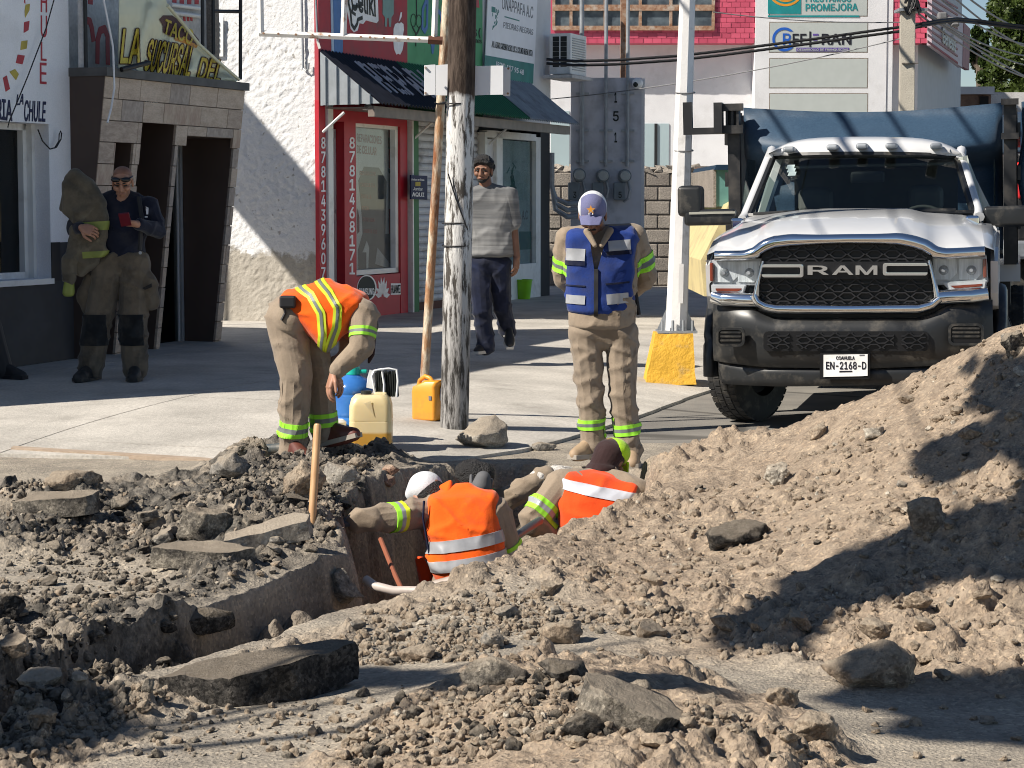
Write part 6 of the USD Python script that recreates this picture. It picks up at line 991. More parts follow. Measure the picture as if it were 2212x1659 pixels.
wire(sag(P(1540, 26, 30.2), P(1950, 48, 30.0), .05), .008, 'very thin wire in front of the pink wall and the green logo panel', 'cable_grey'); wire(sag(P(1180, 215, 33), P(1960, 80, 30.0), .1), .008, 'long thin wire crossing the white wall and the panels', 'cable_grey')
for k, (u, v) in enumerate(((2036, 36), (2062, 52), (2052, 44))): solo('splice_box', noisy(B().rbox(*(lambda p_: (p_[0] - .07, p_[0] + .07, 31.93, 32.07, p_[2] - .05, p_[2] + .05))(P(u, v, 32.0)), .03).mesh(), .03, 8, k), 'cable_grey', ('tangled splice box on the wires against the sky' if k == 0 else 'small splice box hanging on the wires beside the tree' if k == 1 else 'middle splice box on the bundle of wires'), 'splice box')
wire(np.array([PF(u, v, .45) for u, v in [(122, -20), (100, 60), (60, 165), (20, 262), (17, 275)]]), .006, 'thin black wire slanting down the white eatery wall')
wire(np.array([PF(u, v, .45) for u, v in [(82, 280), (92, 305), (108, 322), (122, 318), (132, 300), (133, 288), (131, 283), (128, 290), (127, 305), (118, 320)]]), .006, 'loose loop of black wire beside the eatery window')
wire(np.array([PF(u, v, .95) for u, v in [(220, -20), (232, 40), (244, 100), (246, 150), (247, 190), (240, 235), (232, 265)]]), .009, 'white hose-like cable hanging in front of the tiled entrance', 'sheet_white')
for k in range(6):
    o_ = 2.0 + .28 * k; z_ = 6.45 + .35 * (k % 3) + .25 * k; wire(sag(np.array([pt_[0] - 2.3 + .5 * k, DP, 6.56 + .1 * (k % 2)]), W(34 + k, o_ - .8 + .25 * k, 7.6 + .2 * k), .4), .02 + .012 * (k % 3 == 1), 'power line running along the street above the photo', 'cable_black', 'power lines above the photo')
    wire(sag(np.array([pt_[0] - 2.3 + .5 * k, DP, 6.56 + .1 * (k % 2)]), np.array([-7.0 + .3 * k, -9.0, 7.0 + .2 * k]), .4), .011, 'power line running along the street above the photo', 'cable_black', 'power lines above the photo')
# rooftop sign panel over the tiled entrance: it throws the slanting shade band on the stucco wall
def shade_src(p_, t_): return p_ + SUN / SUN[0] * -t_
st0, st1 = PSt(512, 205), PSt(506, 450)
tt_ = 4.3; qa = shade_src(st0, tt_); qb = shade_src(st1, tt_); D_ = np.array([math.sin(math.radians(10)), math.cos(math.radians(10)), 0])
b = B(); b.plate([qb - D_ * 2.4, qb + D_ * .2, qa + D_ * .2, qa - D_ * 2.4], np.array([D_[1], -D_[0], 0]), .08); t = Thing('rooftop_sign', 'weathered sign panel on the roof above the tiled entrance, above the photo', 'sign', qb); t.part('panel', b, 'lime_wall')
for k in (-2.2, -.9, .1): p_ = qb + D_ * k; t.part('post', B().cyl((p_[0], p_[1], 3.0), p_ + [0, 0, .3], .03, n=8), 'dark_metal')
# trees at the upper right
leafy('leaf_green', (.06, .09, .018), (.30, .32, .08)); leafy('leaf_dark', (.045, .075, .018), (.20, .24, .06)); mat('bark', (.10, .075, .055), .9, var=.25, vs=9, bump=.6)
def leaf_cloud(blobs, n, size, seed):
    g = np.random.default_rng(seed); w_ = np.array([b_[3] ** 2.2 for b_ in blobs]); k = g.choice(len(blobs), n, p=w_ / w_.sum()); d = g.normal(size=(n, 3)); d /= np.linalg.norm(d, axis=1, keepdims=True); r_ = np.clip(g.random(n) ** .45, 0, 1)
    c_ = np.array([b_[:3] for b_ in blobs])[k] + d * (r_ * np.array([b_[3] for b_ in blobs])[k])[:, None] * [1, 1, .95]; a = g.normal(size=(n, 3)); a /= np.linalg.norm(a, axis=1, keepdims=True); b_ = np.cross(a, g.normal(size=(n, 3))); b_ /= np.linalg.norm(b_, axis=1, keepdims=True); s_ = size * (.6 + .8 * g.random(n))[:, None]
    v = np.stack([c_ - a * s_, c_ + b_ * s_ * .5, c_ + a * s_, c_ - b_ * s_ * .5], 1).reshape(-1, 3); f = np.arange(4 * n).reshape(-1, 4); return v, f
for seed, u0, u1, vb, vt, d, lab, nm, nl in ((3, 2068, 2165, 205, 40, 66, 'narrow leafy tree behind the corner sign, left one of the two by the sky gap', 'leaf_dark', 15000), (5, 2120, 2320, 200, -110, 64, 'tall leafy tree at the upper right corner of the photo', 'leaf_green', 34000)):
    g = np.random.default_rng(seed); pbase, ptop = P((u0 + u1) / 2, vb, d), P((u0 + u1) / 2, vt, d); wd = (u1 - u0) / FPX * d; hh_ = ptop[2] - pbase[2]; t = Thing('tree', lab, 'tree', (pbase[0], d, 0)); blobs = []
    for k in range(46 if wd > 2 else 30): f_ = g.random(); r_ = wd * (.12 + .12 * g.random()) * (1.1 - .5 * f_); prof_ = math.sin(math.pi * min(1, .22 + .70 * f_)); blobs.append((pbase[0] + (g.random() - .5) * wd * .95 * prof_, d + (g.random() - .5) * wd, pbase[2] - .3 + f_ * hh_, r_))
    t.part('crown', leaf_cloud(blobs, nl, .085, seed), nm); b = B().tube([(pbase[0], d, 0), (pbase[0] + .1, d, pbase[2]), (pbase[0] - .1, d, pbase[2] + hh_ * .7)], [.25, .2, .06], 9)
    for k in range(9): q_ = blobs[k]; b.tube([(pbase[0], d, pbase[2] + .1 * k), ((pbase[0] + q_[0]) / 2, (d + q_[1]) / 2, q_[2] - .3), q_[:3]], [.09, .06, .02], 6)
    t.part('trunk', b, 'bark')
# a leafy street tree behind the camera on the left; its shade lies over the soil heap
# ---- jugs, bottle, bucket, tools ----------------------------------------------------------------
LOOKS['jug_cream'] = usdkit.material(stage, '/World/Looks/jug_cream', {'g': ('geometry', {}), 'sx': ('separate_xyz', {}), 'n': ('noise_texture', {'scale': 6.0, 'detail': 6.0}), 'ma': ('math', {'math_type': 'multiply_add', 'value2': .03}), 'f': ('map_range', {'from_min': .185, 'from_max': .2, 'clamp': True}), 'a': ('rgb_ramp', {'ramp': [(0, (.42, .22, .03)), (1, (.55, .31, .06))]}), 'b': ('rgb_ramp', {'ramp': [(0, (.50, .40, .20)), (.45, (.64, .52, .29)), (1, (.72, .62, .40))]}), 'm': ('mix_color', {}), 'p': ('principled_bsdf', {'roughness': .38, 'subsurface_weight': .25, 'subsurface_scale': .02, 'subsurface_radius': (1, .8, .4)})},
    [('g.position', 'sx.vector'), ('g.position', 'n.vector'), ('n.fac', 'ma.value1'), ('sx.z', 'ma.value3'), ('ma.value', 'f.value'), ('n.fac', 'a.fac'), ('n.fac', 'b.fac'), ('f.result', 'm.fac'), ('a.color', 'm.a'), ('b.color', 'm.b'), ('m.result', 'p.base_color')], surface='p.BSDF')
mat('jug_orange', (.72, .30, .03), .35, var=.06, dirt=(.5, .22, .05), ds=6); mat('bottle_blue', (.03, .13, .40), .15, c2=(.05, .19, .50), vs=4); mat('cap_teal', (.01, .42, .33), .35); mat('bag_film', (.72, .74, .75), .3); mat('bag_blue', (.50, .60, .72), .45, var=.1); mat('label_paper', (.66, .64, .60), .6, c2=(.3, .25, .25), vs=18, lo=.5, hi=.58); mat('bucket_white', (.68, .69, .68), .4); mat('bucket_grey', (.13, .14, .15), .5); mat('bucket_green', (.20, .50, .01), .35); mat('wood_handle', (.46, .26, .12), .45, c2=(.56, .34, .17), vs=3, stretch=(10, 10, 1)); mat('plank_wood', (.30, .23, .17), .8, c2=(.42, .33, .25), vs=6, stretch=(1, 8, 8)); mat('pipe_dark', (.06, .075, .08), .45, dirt=(.25, .22, .18), ds=10); mat('pipe_white', (.46, .40, .36), .5, dirt=(.28, .22, .17), ds=6); mat('pipe_rust', (.25, .08, .04), .7); mat('steel_dark', (.10, .11, .12), .35, metal=.5)
def sp_at(u, v, z0=.15):                                            # where a pixel meets the sidewalk
    p_ = PZ(u, v, z0)
    for _ in range(6): p_ = PZ(u, v, float(swz(p_[0], p_[1])[0]))
    return p_
pj = sp_at(802, 968); k_ = FPX / pj[1]; wj = 92 / k_
t = Thing('cream_jug', 'big cream plastic jug partly filled with amber liquid, standing at the pavement edge', 'jug', pj)
w_, d_, h_ = wj / 2, wj * .42, 118 / k_
def section(hw, hd, r_, n=8): return np.array(sg.box(-hw + r_, -hd + r_, hw - r_, hd - r_).buffer(r_, quad_segs=n).exterior.coords)[:-1]
def loft(secs, c_):                                                   # secs: (z, hw, hd, r, dx, dy)
    V = [np.column_stack([section(a, b_, r_)[:, 0] + dx, section(a, b_, r_)[:, 1] + dy, np.full(len(section(a, b_, r_)), z)]) for z, a, b_, r_, dx, dy in secs]; n = len(V[0]); v = np.vstack(V + [V[0].mean(0), V[-1].mean(0)]); L = len(V); i, j = np.meshgrid(np.arange(L - 1), np.arange(n), indexing='ij'); k = (j + 1) % n
    f = np.stack([i * n + k, i * n + j, (i + 1) * n + j, (i + 1) * n + k], -1).reshape(-1, 4); e = np.arange(n); e2 = (e + 1) % n; tri = np.vstack([f[:, [0, 1, 2]], f[:, [0, 2, 3]], np.stack([e, e2, np.full(n, L * n)], 1), np.stack([(L - 1) * n + e2, (L - 1) * n + e, np.full(n, L * n + 1)], 1)]); m_ = trimesh.Trimesh(v + c_, tri, process=False); m_.fix_normals() if False else None
    return (v + c_, tri[:, ::-1])
t.part('body', loft([(0, w_ * .93, d_ * .93, .03, 0, 0), (.012, w_ * .98, d_, .04, 0, 0), (h_ * .5, w_, d_, .04, 0, 0), (h_ * .51, w_ * .985, d_ * .98, .04, 0, 0), (h_ * .53, w_ * .985, d_ * .98, .04, 0, 0), (h_ * .54, w_, d_, .04, 0, 0), (h_ * .8, w_ * .98, d_, .04, 0, 0), (h_ * .93, w_ * .9, d_ * .92, .05, 0, 0), (h_ * .99, w_ * .75, d_ * .75, .05, 0, 0), (h_, w_ * .62, d_ * .6, .04, 0, 0)], pj), 'jug_cream', smooth=50)
tc = pj + [0, 0, h_]; t.part('grip', B().rbox(tc[0] + w_ * .15, tc[0] + w_ * .75, tc[1] - .03, tc[1] + .03, tc[2] - .03, tc[2] + .012, .012), 'jug_cream', smooth=50); t.part('cap', B().cyl(tc + [-w_ * .22, -.02, -.01], tc + [-w_ * .22, -.02, .022], .034, n=18), 'ink'); t.part('spout_notch', B().plate([pj + [x_ * w_, -d_ - .001, z_ * h_] for x_, z_ in ((-.28, .86), (.2, .62), (.05, .9))], np.array([0, -1.0, 0]), .004), 'jug_cream')
pb2 = pj + [-.13, .26, .02]; pb2[2] = swz(pb2[0], pb2[1])[0]; s_ = FPX / pb2[1]
t = Thing('water_bottle', 'large blue water cooler bottle with turquoise cap behind the cream jug', 'bottle', pb2); H_ = (968 - 795) / s_ - .03
t.part('body', B().lathe([(0, 0), (.10, 0), (.125, .015), (.13, .05), (.128, .14), (.12, .155), (.12, .165), (.13, .18), (.13, .29), (.122, .30), (.122, .31), (.13, .325), (.125, .36), (.09, .40), (.045, .425), (.036, .44), (.034, H_)], pb2 - [0, 0, 0], 28), 'bottle_blue', smooth=40); t.part('cap', B().cyl(pb2 + [0, 0, H_ - .05], pb2 + [0, 0, H_ - .005], .047, .044, 18).rbox(pb2[0] + .02, pb2[0] + .09, pb2[1] - .02, pb2[1] + .02, pb2[2] + H_ - .045, pb2[2] + H_ - .02, .008), 'cap_teal', smooth=40)
pk = pj + [.09, .06, h_ - .02]
t = Thing('brush_packet', 'packet of black bristles wrapped in clear film standing behind the cream jug cap', 'packet', pk); b = B()
for k in range(40): x_ = -.055 + .13 * (k % 10) / 9; y_ = -.03 + .06 * (k // 10) / 3; b.cyl(pk + [x_, y_, 0], pk + [x_ * 1.0 - .005, y_, .15 + .012 * math.sin(k * 1.7)], .0065, n=5)
t.part('bristles', b, 'ink', kind='stuff'); fb_ = B()
for q_ in ([(-.062, -.045, .0), (-.075, -.045, .08), (-.085, -.04, .13), (-.07, -.03, .165), (-.02, -.03, .175)], [(-.01, -.048, .0), (-.008, -.048, .08), (-.02, -.045, .16)], [(.07, -.045, .0), (.078, -.042, .1), (.07, -.035, .17), (.02, -.03, .178), (-.03, -.03, .172)]): fb_.tube([pk + c_ for c_ in q_], .008, 6)
fb_.add(noisy(m3.Manifold.hull_points(np.array([pk + c_ for c_ in [(-.12, -.03, .06), (-.07, -.03, .05), (-.06, -.03, .16), (-.1, -.03, .17), (-.115, .0, .12), (-.08, .02, .16)]])), .01, 25, 4)); t.part('film', fb_, 'bag_film', smooth=50)
po = sp_at(924, 906); s_ = FPX / po[1]
t = Thing('orange_jug', 'orange plastic jug with white label standing at the foot of the utility pole', 'jug', po); w_, h_ = 62 / s_ / 2, 92 / s_
R_ = rotz(math.radians(-28)); v, f = loft([(0, w_ * .9, w_ * .6, .02, 0, 0), (.012, w_ * .97, w_ * .68, .025, 0, 0), (h_ * .66, w_, w_ * .7, .03, 0, 0), (h_ * .78, w_ * .94, w_ * .66, .03, .0, 0), (h_ * .88, w_ * .66, w_ * .55, .03, .04 * w_ / .1, 0), (h_ * .93, w_ * .6, w_ * .5, .03, .05 * w_ / .1, 0)], np.zeros(3)); t.part('body', (v @ R_ + po, f), 'jug_orange', smooth=50)
t.part('grip', B().tube([np.array(c_) @ R_ + po for c_ in [(-w_ * .75, 0, h_ * .74), (-w_ * .62, 0, h_ * .92), (-w_ * .2, 0, h_ * 1.02), (w_ * .2, 0, h_ * .98), (w_ * .4, 0, h_ * .9)]], .016, 8), 'jug_orange', smooth=True); t.part('label', B().plate([np.array(c_) @ R_ + po for c_ in [(-w_ * 1.0, -w_ * .3, h_ * .14), (-w_ * 1.0, -w_ * .3, h_ * .5), (-w_ * 1.0, w_ * .42, h_ * .56), (-w_ * 1.0, w_ * .42, h_ * .16)]], np.array([-1.0, 0, 0]) @ R_, .006), 'label_paper'); t.part('sticker', B().plate([np.array(c_) @ R_ + po for c_ in [(w_ * .5, -w_ * .705, h_ * .48), (w_ * .72, -w_ * .705, h_ * .48), (w_ * .72, -w_ * .705, h_ * .58), (w_ * .5, -w_ * .705, h_ * .58)]], np.array([0, -1.0, 0]) @ R_, .004), 'banner_grey')
pw = po + [.13, .02, .12]; solo('plastic_bag', noisy(m3.Manifold.hull_points(np.random.default_rng(5).normal(size=(40, 3)) * [.035, .05, .05] + pw + [0, 0, .07]).refine_to_length(.02), .02, 14, 8), 'bag_blue', 'crumpled pale blue plastic bag hanging behind the orange jug', 'bag', smooth=50)
pu = sp_at(722, 962, .1) + [0, .0, 0]; t = Thing('white_bucket', 'small white lidded bucket between the bent worker and the cream jug', 'bucket', pu); t.part('pail', B().lathe([(0, 0), (.06, 0), (.07, .10), (0, .10)], pu, 20), 'bucket_grey', smooth=40); t.part('lid', B().lathe([(0, .10), (.074, .10), (.078, .15), (.06, .165), (0, .165)], pu, 20), 'bucket_white', smooth=40)
pg = sp_at(1131, 646, .25); s_ = FPX / pg[1]; t = Thing('green_bucket', 'bright lime green bucket standing against the white office front', 'bucket', pg); H_, r_ = 42 / s_, 18 / s_; t.part('pail', B().lathe([(0, 0), (r_ * .78, 0), (r_ * 1.04, H_), (r_ * .98, H_), (r_ * .75, .02), (0, .02)], pg, 24), 'bucket_green', smooth=40); t.part('rim', B().lathe([(r_ * 1.03, H_ - .02), (r_ * 1.09, H_ - .015), (r_ * 1.09, H_ + .004), (r_ * .99, H_ + .004)], pg, 24), 'bucket_green', smooth=40)
# plank, pipes, tool handle
a0, a1 = PZ(24, 976, .02), PZ(475, 992, .03); solo('wooden_plank', B().plate([a0, a1, a1 + [0, .07, .0], a0 + [0, .07, .0]], np.array([0, -.05, 1.0]), .028), 'plank_wood', 'long thin wooden plank lying along the pavement edge at left', 'plank')
b = B(); a0, a1 = PZ(562, 972, .10), PZ(640, 966, .12); ax = (a1 - a0) / np.linalg.norm(a1 - a0); t = Thing('dark_pipe', 'short dark plastic pipe lying behind the bent worker\'s left foot', 'pipe', a0); t.part('tube', b.cyl(a0, a1, .033, n=18, cap=False), 'pipe_dark', smooth=40); t.part('bore', B().cyl(a0 + ax * .004, a0 + ax * .3, .029, n=18), 'ink'); t.part('rim', B().tube([a0 + np.array([0, math.cos(a), math.sin(a)]) * .032 for a in np.linspace(0, 6.3, 20)], .004, 5), 'pipe_white')
h0 = hit(674, 1124); h1 = P(686, 916, h0[1] + .12); t = Thing('tool_handle', 'upright wooden tool handle stuck in the rubble in front of the bent worker', 'tool', h0); t.part('shaft', B().tube([h0 - (h1 - h0) * .25, h0 * .5 + h1 * .5, h1 - (h1 - h0) * .02, h1], [.019, .0185, .018, .014], 14), 'wood_handle', smooth=40)
solo('white_hose', B().tube([P(790, 1252, 9.8), P(810, 1266, 9.75), P(850, 1276, 9.72), P(900, 1276, 9.7), P(945, 1262, 9.65), P(990, 1250, 9.6)], .021, 12), 'pipe_white', 'thick dusty white pipe crossing the near side of the pit', 'pipe', smooth=True); solo('rusty_rod', B().tube([P(822, 1165, 10.8), P(850, 1235, 10.3), P(880, 1300, 9.9)], .012, 8), 'pipe_rust', 'thin rusty red rod leaning in the pit behind the white pipe', 'rod'); solo('steel_tube', B().tube([P(1100, 1170, 11.3), P(1135, 1145, 11.5), P(1165, 1125, 11.7)], .024, 10), 'steel_dark', 'dark steel tube held by the worker at the right of the pit', 'tube', smooth=True); solo('metal_stake', B().tube([P(1096, 1085, 12.6), P(1097, 1160, 12.5)], .012, 8), 'pipe_white', 'thin upright pale stake in the pit between the two orange vests', 'stake')
# ---- people ---------------------------------------------------------------------------------
mat('band_stripe', (.30, .30, .29), .9); mat('skin_tan', (.36, .19, .125), .5, var=.1, vs=20, spec=.4); mat('skin_brown', (.22, .11, .07), .5, var=.1, vs=20, spec=.4); mat('hair_black', (.010, .009, .009), .55, bump=.8, bs=120); mat('lip', (.24, .10, .08), .5); mat('eye_dark', (.012, .01, .01), .3)
def cloth_mat(n, c, **k): k.setdefault('dirt', tuple(.6 * np.array(c) + .02)); k.setdefault('ds', 5); mat(n, c, .88, spec=.15, sheen=.15, fine=.10, fs=240, bump=k.pop('bump', .12), bs=k.pop('bs', 70), bd=3, **k)
cloth_mat('khaki', (.27, .215, .16), var=.14, vs=5); cloth_mat('khaki_shirt', (.285, .225, .165), var=.14, vs=5); cloth_mat('navy_cloth', (.011, .014, .028), var=.2); cloth_mat('turnout', (.12, .105, .078), var=.2, vs=6, dirt=(.055, .05, .04), ds=5); cloth_mat('turnout_pants', (.13, .108, .08), var=.2, vs=5, dirt=(.06, .052, .042), ds=4); cloth_mat('knee_black', (.012, .014, .016), var=.3, vs=8, dirt=(.04, .038, .034), ds=6)
cloth_mat('orange_vest', (.86, .115, .008), var=.06, vs=4, bump=.1, dirt=(.52, .07, .02)); cloth_mat('red_orange_vest', (.80, .075, .012), var=.08, vs=4, bump=.1, dirt=(.52, .07, .02)); cloth_mat('royal_blue', (.014, .038, .185), var=.15, vs=6); cloth_mat('blue_trim', (.006, .010, .035)); mat('reflective', (.33, .34, .36), .35, var=.1, vs=12); mat('reflective_white', (.55, .57, .62), .35, var=.08, vs=10); mat('lime_band', (.32, .78, .04), .6, var=.06); mat('yellow_band', (.62, .74, .03), .6, var=.06); mat('band_grey', (.17, .185, .175), .5); mat('turnout_band', (.20, .24, .05), .6, var=.15)
cloth_mat('grey_shirt', (.13, .132, .135), c2=(.23, .23, .228), vs=2.0, stretch=(.25, .25, 8), lo=.42, hi=.6); cloth_mat('jeans', (.010, .014, .034), var=.35, vs=7); cloth_mat('cap_blue', (.14, .145, .26), var=.05); cloth_mat('cap_white', (.62, .63, .65), var=.03); cloth_mat('cap_lime', (.42, .72, .02), var=.05); cloth_mat('hood_brown', (.035, .018, .018), var=.2); mat('boot_brown', (.10, .028, .02), .5, var=.25, vs=12); mat('boot_tan', (.34, .24, .15), .7, var=.15, vs=10); mat('boot_black', (.02, .02, .02), .6, var=.3, dirt=(.09, .08, .07), ds=10); mat('sole_light', (.34, .30, .25), .7); mat('shoe_black', (.012, .012, .014), .6); mat('sole_white', (.45, .44, .42), .7); mat('glove_grey', (.52, .49, .45), .8, var=.15, vs=20, bump=.5); mat('glove_dark', (.10, .10, .105), .8, var=.15); mat('black_strap', (.01, .01, .012), .6); mat('phone_red', (.10, .008, .014), .3); mat('sunglass', (.006, .006, .007), .15)
ICO = trimesh.creation.icosphere(2, 1.0).vertices; ICO1 = trimesh.creation.icosphere(1, 1.0).vertices
V3 = lambda *a: np.array(a, float)
def capsule(p, r, q_, s_): return m3.Manifold.hull_points(np.vstack([np.asarray(p) + ICO1 * r, np.asarray(q_) + ICO1 * s_]))
def hull(*pr): return m3.Manifold.hull_points(np.vstack([np.asarray(p) + ICO * np.asarray(r) for p, r in pr]))
def union(l): return m3.Manifold.batch_boolean(l, m3.OpType.Add)
def soft(man, edge=.016, it=10, wr=0.0, ws=13.0, seed=0, stretch=(1, 1, 1), fold=0.0, fs_=9.0):
    man = man.refine_to_length(edge); mm = man.to_mesh(); tm = trimesh.Trimesh(np.array(mm.vert_properties[:, :3], float), np.array(mm.tri_verts), process=True); trimesh.smoothing.filter_taubin(tm, .5, .53, iterations=it)
    if wr or fold:
        v = np.array(tm.vertices); n = np.array(tm.vertex_normals); d = wr * .8 * (meshkit.fbm(v * ws * np.array(stretch), 3, seed) - .5)
        if fold:
            for k, (al_, fq) in enumerate(((.45, 1.0), (-.6, .8), (1.35, .6))):
                ph = fs_ * fq * (v[:, 2] * math.cos(al_) + (v[:, 0] + .5 * v[:, 1]) * math.sin(al_)) + 1.3 * meshkit.fbm(v * 4.5, 2, seed + 3 + k) ; tri_ = 1 - np.abs(2 * (ph - np.floor(ph)) - 1); d = d + fold * (1.0 if k < 2 else .6) * (tri_ ** 3 - .2) * sstep(.44, .66, meshkit.fbm(v * 5 + 3.7 * k, 2, seed + 5 * k))
        tm.vertices = v + n * d[:, None]
    return tm
def mani(tm):
    a = m3.Manifold(m3.Mesh(np.asarray(tm.vertices, np.float32), np.asarray(tm.faces, np.uint32))); return a
def shell(tm, out=.005, inn=.003):
    n = np.array(tm.vertex_normals); v = np.array(tm.vertices); return mani(trimesh.Trimesh(v + n * out, tm.faces, process=False)) - mani(trimesh.Trimesh(v - n * inn, tm.faces, process=False))
def slab(c, axis, half, r_=.6, sx=None):                              # a disc-like cutter
    axis = np.asarray(axis, float) / np.linalg.norm(axis); b = B().cyl(np.asarray(c) - axis * half, np.asarray(c) + axis * half, r_, n=24); v, f = b.mesh(); tm = trimesh.Trimesh(v, f); tm.merge_vertices(); tm.fix_normals(); return mani(tm)
def boxcut(c, ax, ay, az, hx, hy, hz):
    A_ = np.array([ax, ay, az], float); A_ /= np.linalg.norm(A_, axis=1, keepdims=True); p_ = np.array([[a, b_, c_] for a in (-hx, hx) for b_ in (-hy, hy) for c_ in (-hz, hz)]) @ A_ + np.asarray(c); return m3.Manifold.hull_points(p_)
def put(t, name, man, m_, par=None, label=None, smooth=40):
    if isinstance(man, m3.Manifold) and man.is_empty(): return None
    return t.part(name, man, m_, par, smooth, label)
def band(t, tm, par, p, q_, t0, t1, cols=('lime_band', 'band_grey', 'lime_band'), rad=.15, out=.006):
    p, q_ = np.asarray(p, float), np.asarray(q_, float); sh_ = shell(tm, out); n = len(cols)
    for k, c_ in enumerate(cols): a, b_ = t0 + (t1 - t0) * k / n, t0 + (t1 - t0) * (k + 1) / n; put(t, 'reflective_band', sh_ ^ slab(p + (q_ - p) * (a + b_) / 2, q_ - p, np.linalg.norm(q_ - p) * (b_ - a) / 2, rad), c_, par)
def frame_of(fwd, up=(0, 0, 1)):
    f = np.asarray(fwd, float); f /= np.linalg.norm(f); r_ = np.cross(f, up); r_ /= np.linalg.norm(r_); return r_, f, np.cross(r_, f)       # right, forward, up
def head_parts(c, fwd, up=(0, 0, 1), k=1.0):                           # cranium, jaw, nose, brow and ears as overlapping solids
    r_, f, u = frame_of(fwd, up); L = lambda x, y, z: np.asarray(c) + (r_ * x + f * y + u * z) * k
    E = lambda p, a: m3.Manifold.hull_points(np.asarray(p) + (ICO[:, :1] * r_ * a[0] + ICO[:, 1:2] * f * a[1] + ICO[:, 2:] * u * a[2]) * k)
    out = [E(L(0, -.012, .03), (.075, .095, .085)), E(L(0, .025, -.045), (.055, .06, .065)), E(L(0, .035, -.088), (.034, .038, .026)), hull((L(0, .098, -.035), .014 * k), (L(0, .092, .012), .008 * k), (L(.014, .086, -.036), .009 * k), (L(-.014, .086, -.036), .009 * k)), hull((L(.045, .074, .022), .012 * k), (L(-.045, .074, .022), .012 * k)), hull((L(.022, .076, -.068), .010 * k), (L(-.022, .076, -.068), .010 * k), (L(0, .083, -.064), .010 * k))]
    for sd in (-1, 1): out += [E(L(.077 * sd, -.005, -.012), (.010, .020, .034)), E(L(.04 * sd, .055, -.03), (.028, .028, .026))]
    return out, L, (r_, f, u)
def face_details(t, L, k=1.0, par=None, brow='hair_black', eyes=True):
    for sd in (-1, 1):
        if eyes: t.part('eye', B().add(hull((L(.024 * sd, .083, .001), .006 * k), (L(.042 * sd, .076, .001), .006 * k))), 'eye_dark', par)
        t.part('eyebrow', B().add(hull((L(.016 * sd, .088, .022), .005 * k), (L(.05 * sd, .077, .024), .005 * k))), brow, par)
    t.part('mouth', B().add(hull((L(.020, .083, -.066), .004 * k), (L(-.020, .083, -.066), .004 * k), (L(0, .091, -.064), .004 * k))), 'lip', par)
def hand_parts(w, d, nrm, curl=.5, side=1, k=1.0, thumb=.6):           # palm and five separate fingers; d points along the fingers, nrm out of the back of the hand
    d = np.asarray(d, float) / np.linalg.norm(d); nrm = np.asarray(nrm, float); nrm = nrm - d * (nrm @ d); nrm /= np.linalg.norm(nrm); x = np.cross(d, nrm) * side; out = []
    knu = [np.asarray(w) + (d * (.088 - .006 * abs(i - 1.2)) + x * (-.032 + .0215 * i)) * k for i in range(4)]
    out.append(hull((w, .024 * k), (np.asarray(w) + (d * .03 + x * .028) * k, .015 * k), (np.asarray(w) + (d * .03 - x * .028) * k, .015 * k), (knu[0], .0125 * k), (knu[3], .0115 * k)))
    for i, ln in enumerate((.072, .080, .075, .058)):
        a = knu[i]; ang = curl * .7; seg = [ln * .46, ln * .30, ln * .24]; rad = [.0098, .009, .0082, .007]
        for j, s_ in enumerate(seg): dd = d * math.cos(ang) - nrm * math.sin(ang); b_ = a + dd * s_ * k; out.append(capsule(a, rad[j] * k, b_, rad[j + 1] * k)); a = b_; ang += curl
    a = np.asarray(w) + (d * .022 - x * .028) * k; dd = d * .62 - x * .65 - nrm * .3 * thumb; dd /= np.linalg.norm(dd); b_ = a + dd * .042 * k; out.append(capsule(a, .0135 * k, b_, .011 * k)); d2 = d * .85 - x * .15 - nrm * .6 * thumb; d2 /= np.linalg.norm(d2); c_ = b_ + d2 * .032 * k; out += [capsule(b_, .011 * k, c_, .0092 * k), capsule(c_, .0092 * k, c_ + d2 * .022 * k, .0075 * k)]
    return out
def shoe(t, heel, toe, m_, sole_m, h=.09, w_=.05, par=None, name='boot', high=.0, ank=None):
    heel, toe = np.asarray(heel, float), np.asarray(toe, float); d = toe - heel; L_ = np.linalg.norm(d); d /= L_; up = np.array([0, 0, 1.0]); up = up - d * (up @ d); up /= np.linalg.norm(up)
    pts = [(heel + up * .045, w_ * .78), (heel + up * .03 + d * L_ * .3, w_ * .8), (heel + up * .035 + d * L_ * .72, w_ * .95), (heel + up * .028 + d * L_ * .95, w_ * .72)]
    l = [hull(pts[0], pts[1], (heel + up * h + d * .05, w_ * .7)), hull(pts[1], pts[2], (heel + up * h * .9 + d * .09, w_ * .6)), hull(pts[2], pts[3])]
    if ank is not None: l.append(hull((heel + up * h + d * .05, w_ * .75), (np.asarray(ank), w_ * .95)))
    p_ = put(t, name, soft(union(l), .014, 6), m_, par); x = np.cross(d, up); sp_ = hull(*[(q_, (.001, .001, .001)) for q_ in [heel - d * .035 + up * z + x * s_ * w_ * .7 for z in (-.0, .026) for s_ in (-1, 1)] + [heel + d * L_ * .7 + up * z + x * s_ * w_ * 1.05 for z in (0, .026) for s_ in (-1, 1)] + [heel + d * (L_ * .95 + .035) + up * z + x * s_ * w_ * .6 for z in (.004, .03) for s_ in (-1, 1)]]); put(t, 'sole', sp_, sole_m, p_); return p_
def legs(hip, kn, an, r=(.098, .075, .062)): return [capsule(hip, r[0], kn, r[1]), capsule(kn, r[1], an, r[2])]
def arm(sh, el, wr, r=(.066, .056, .047)): return [capsule(sh, r[0], el, r[1]), capsule(el, r[1], wr, r[2])]

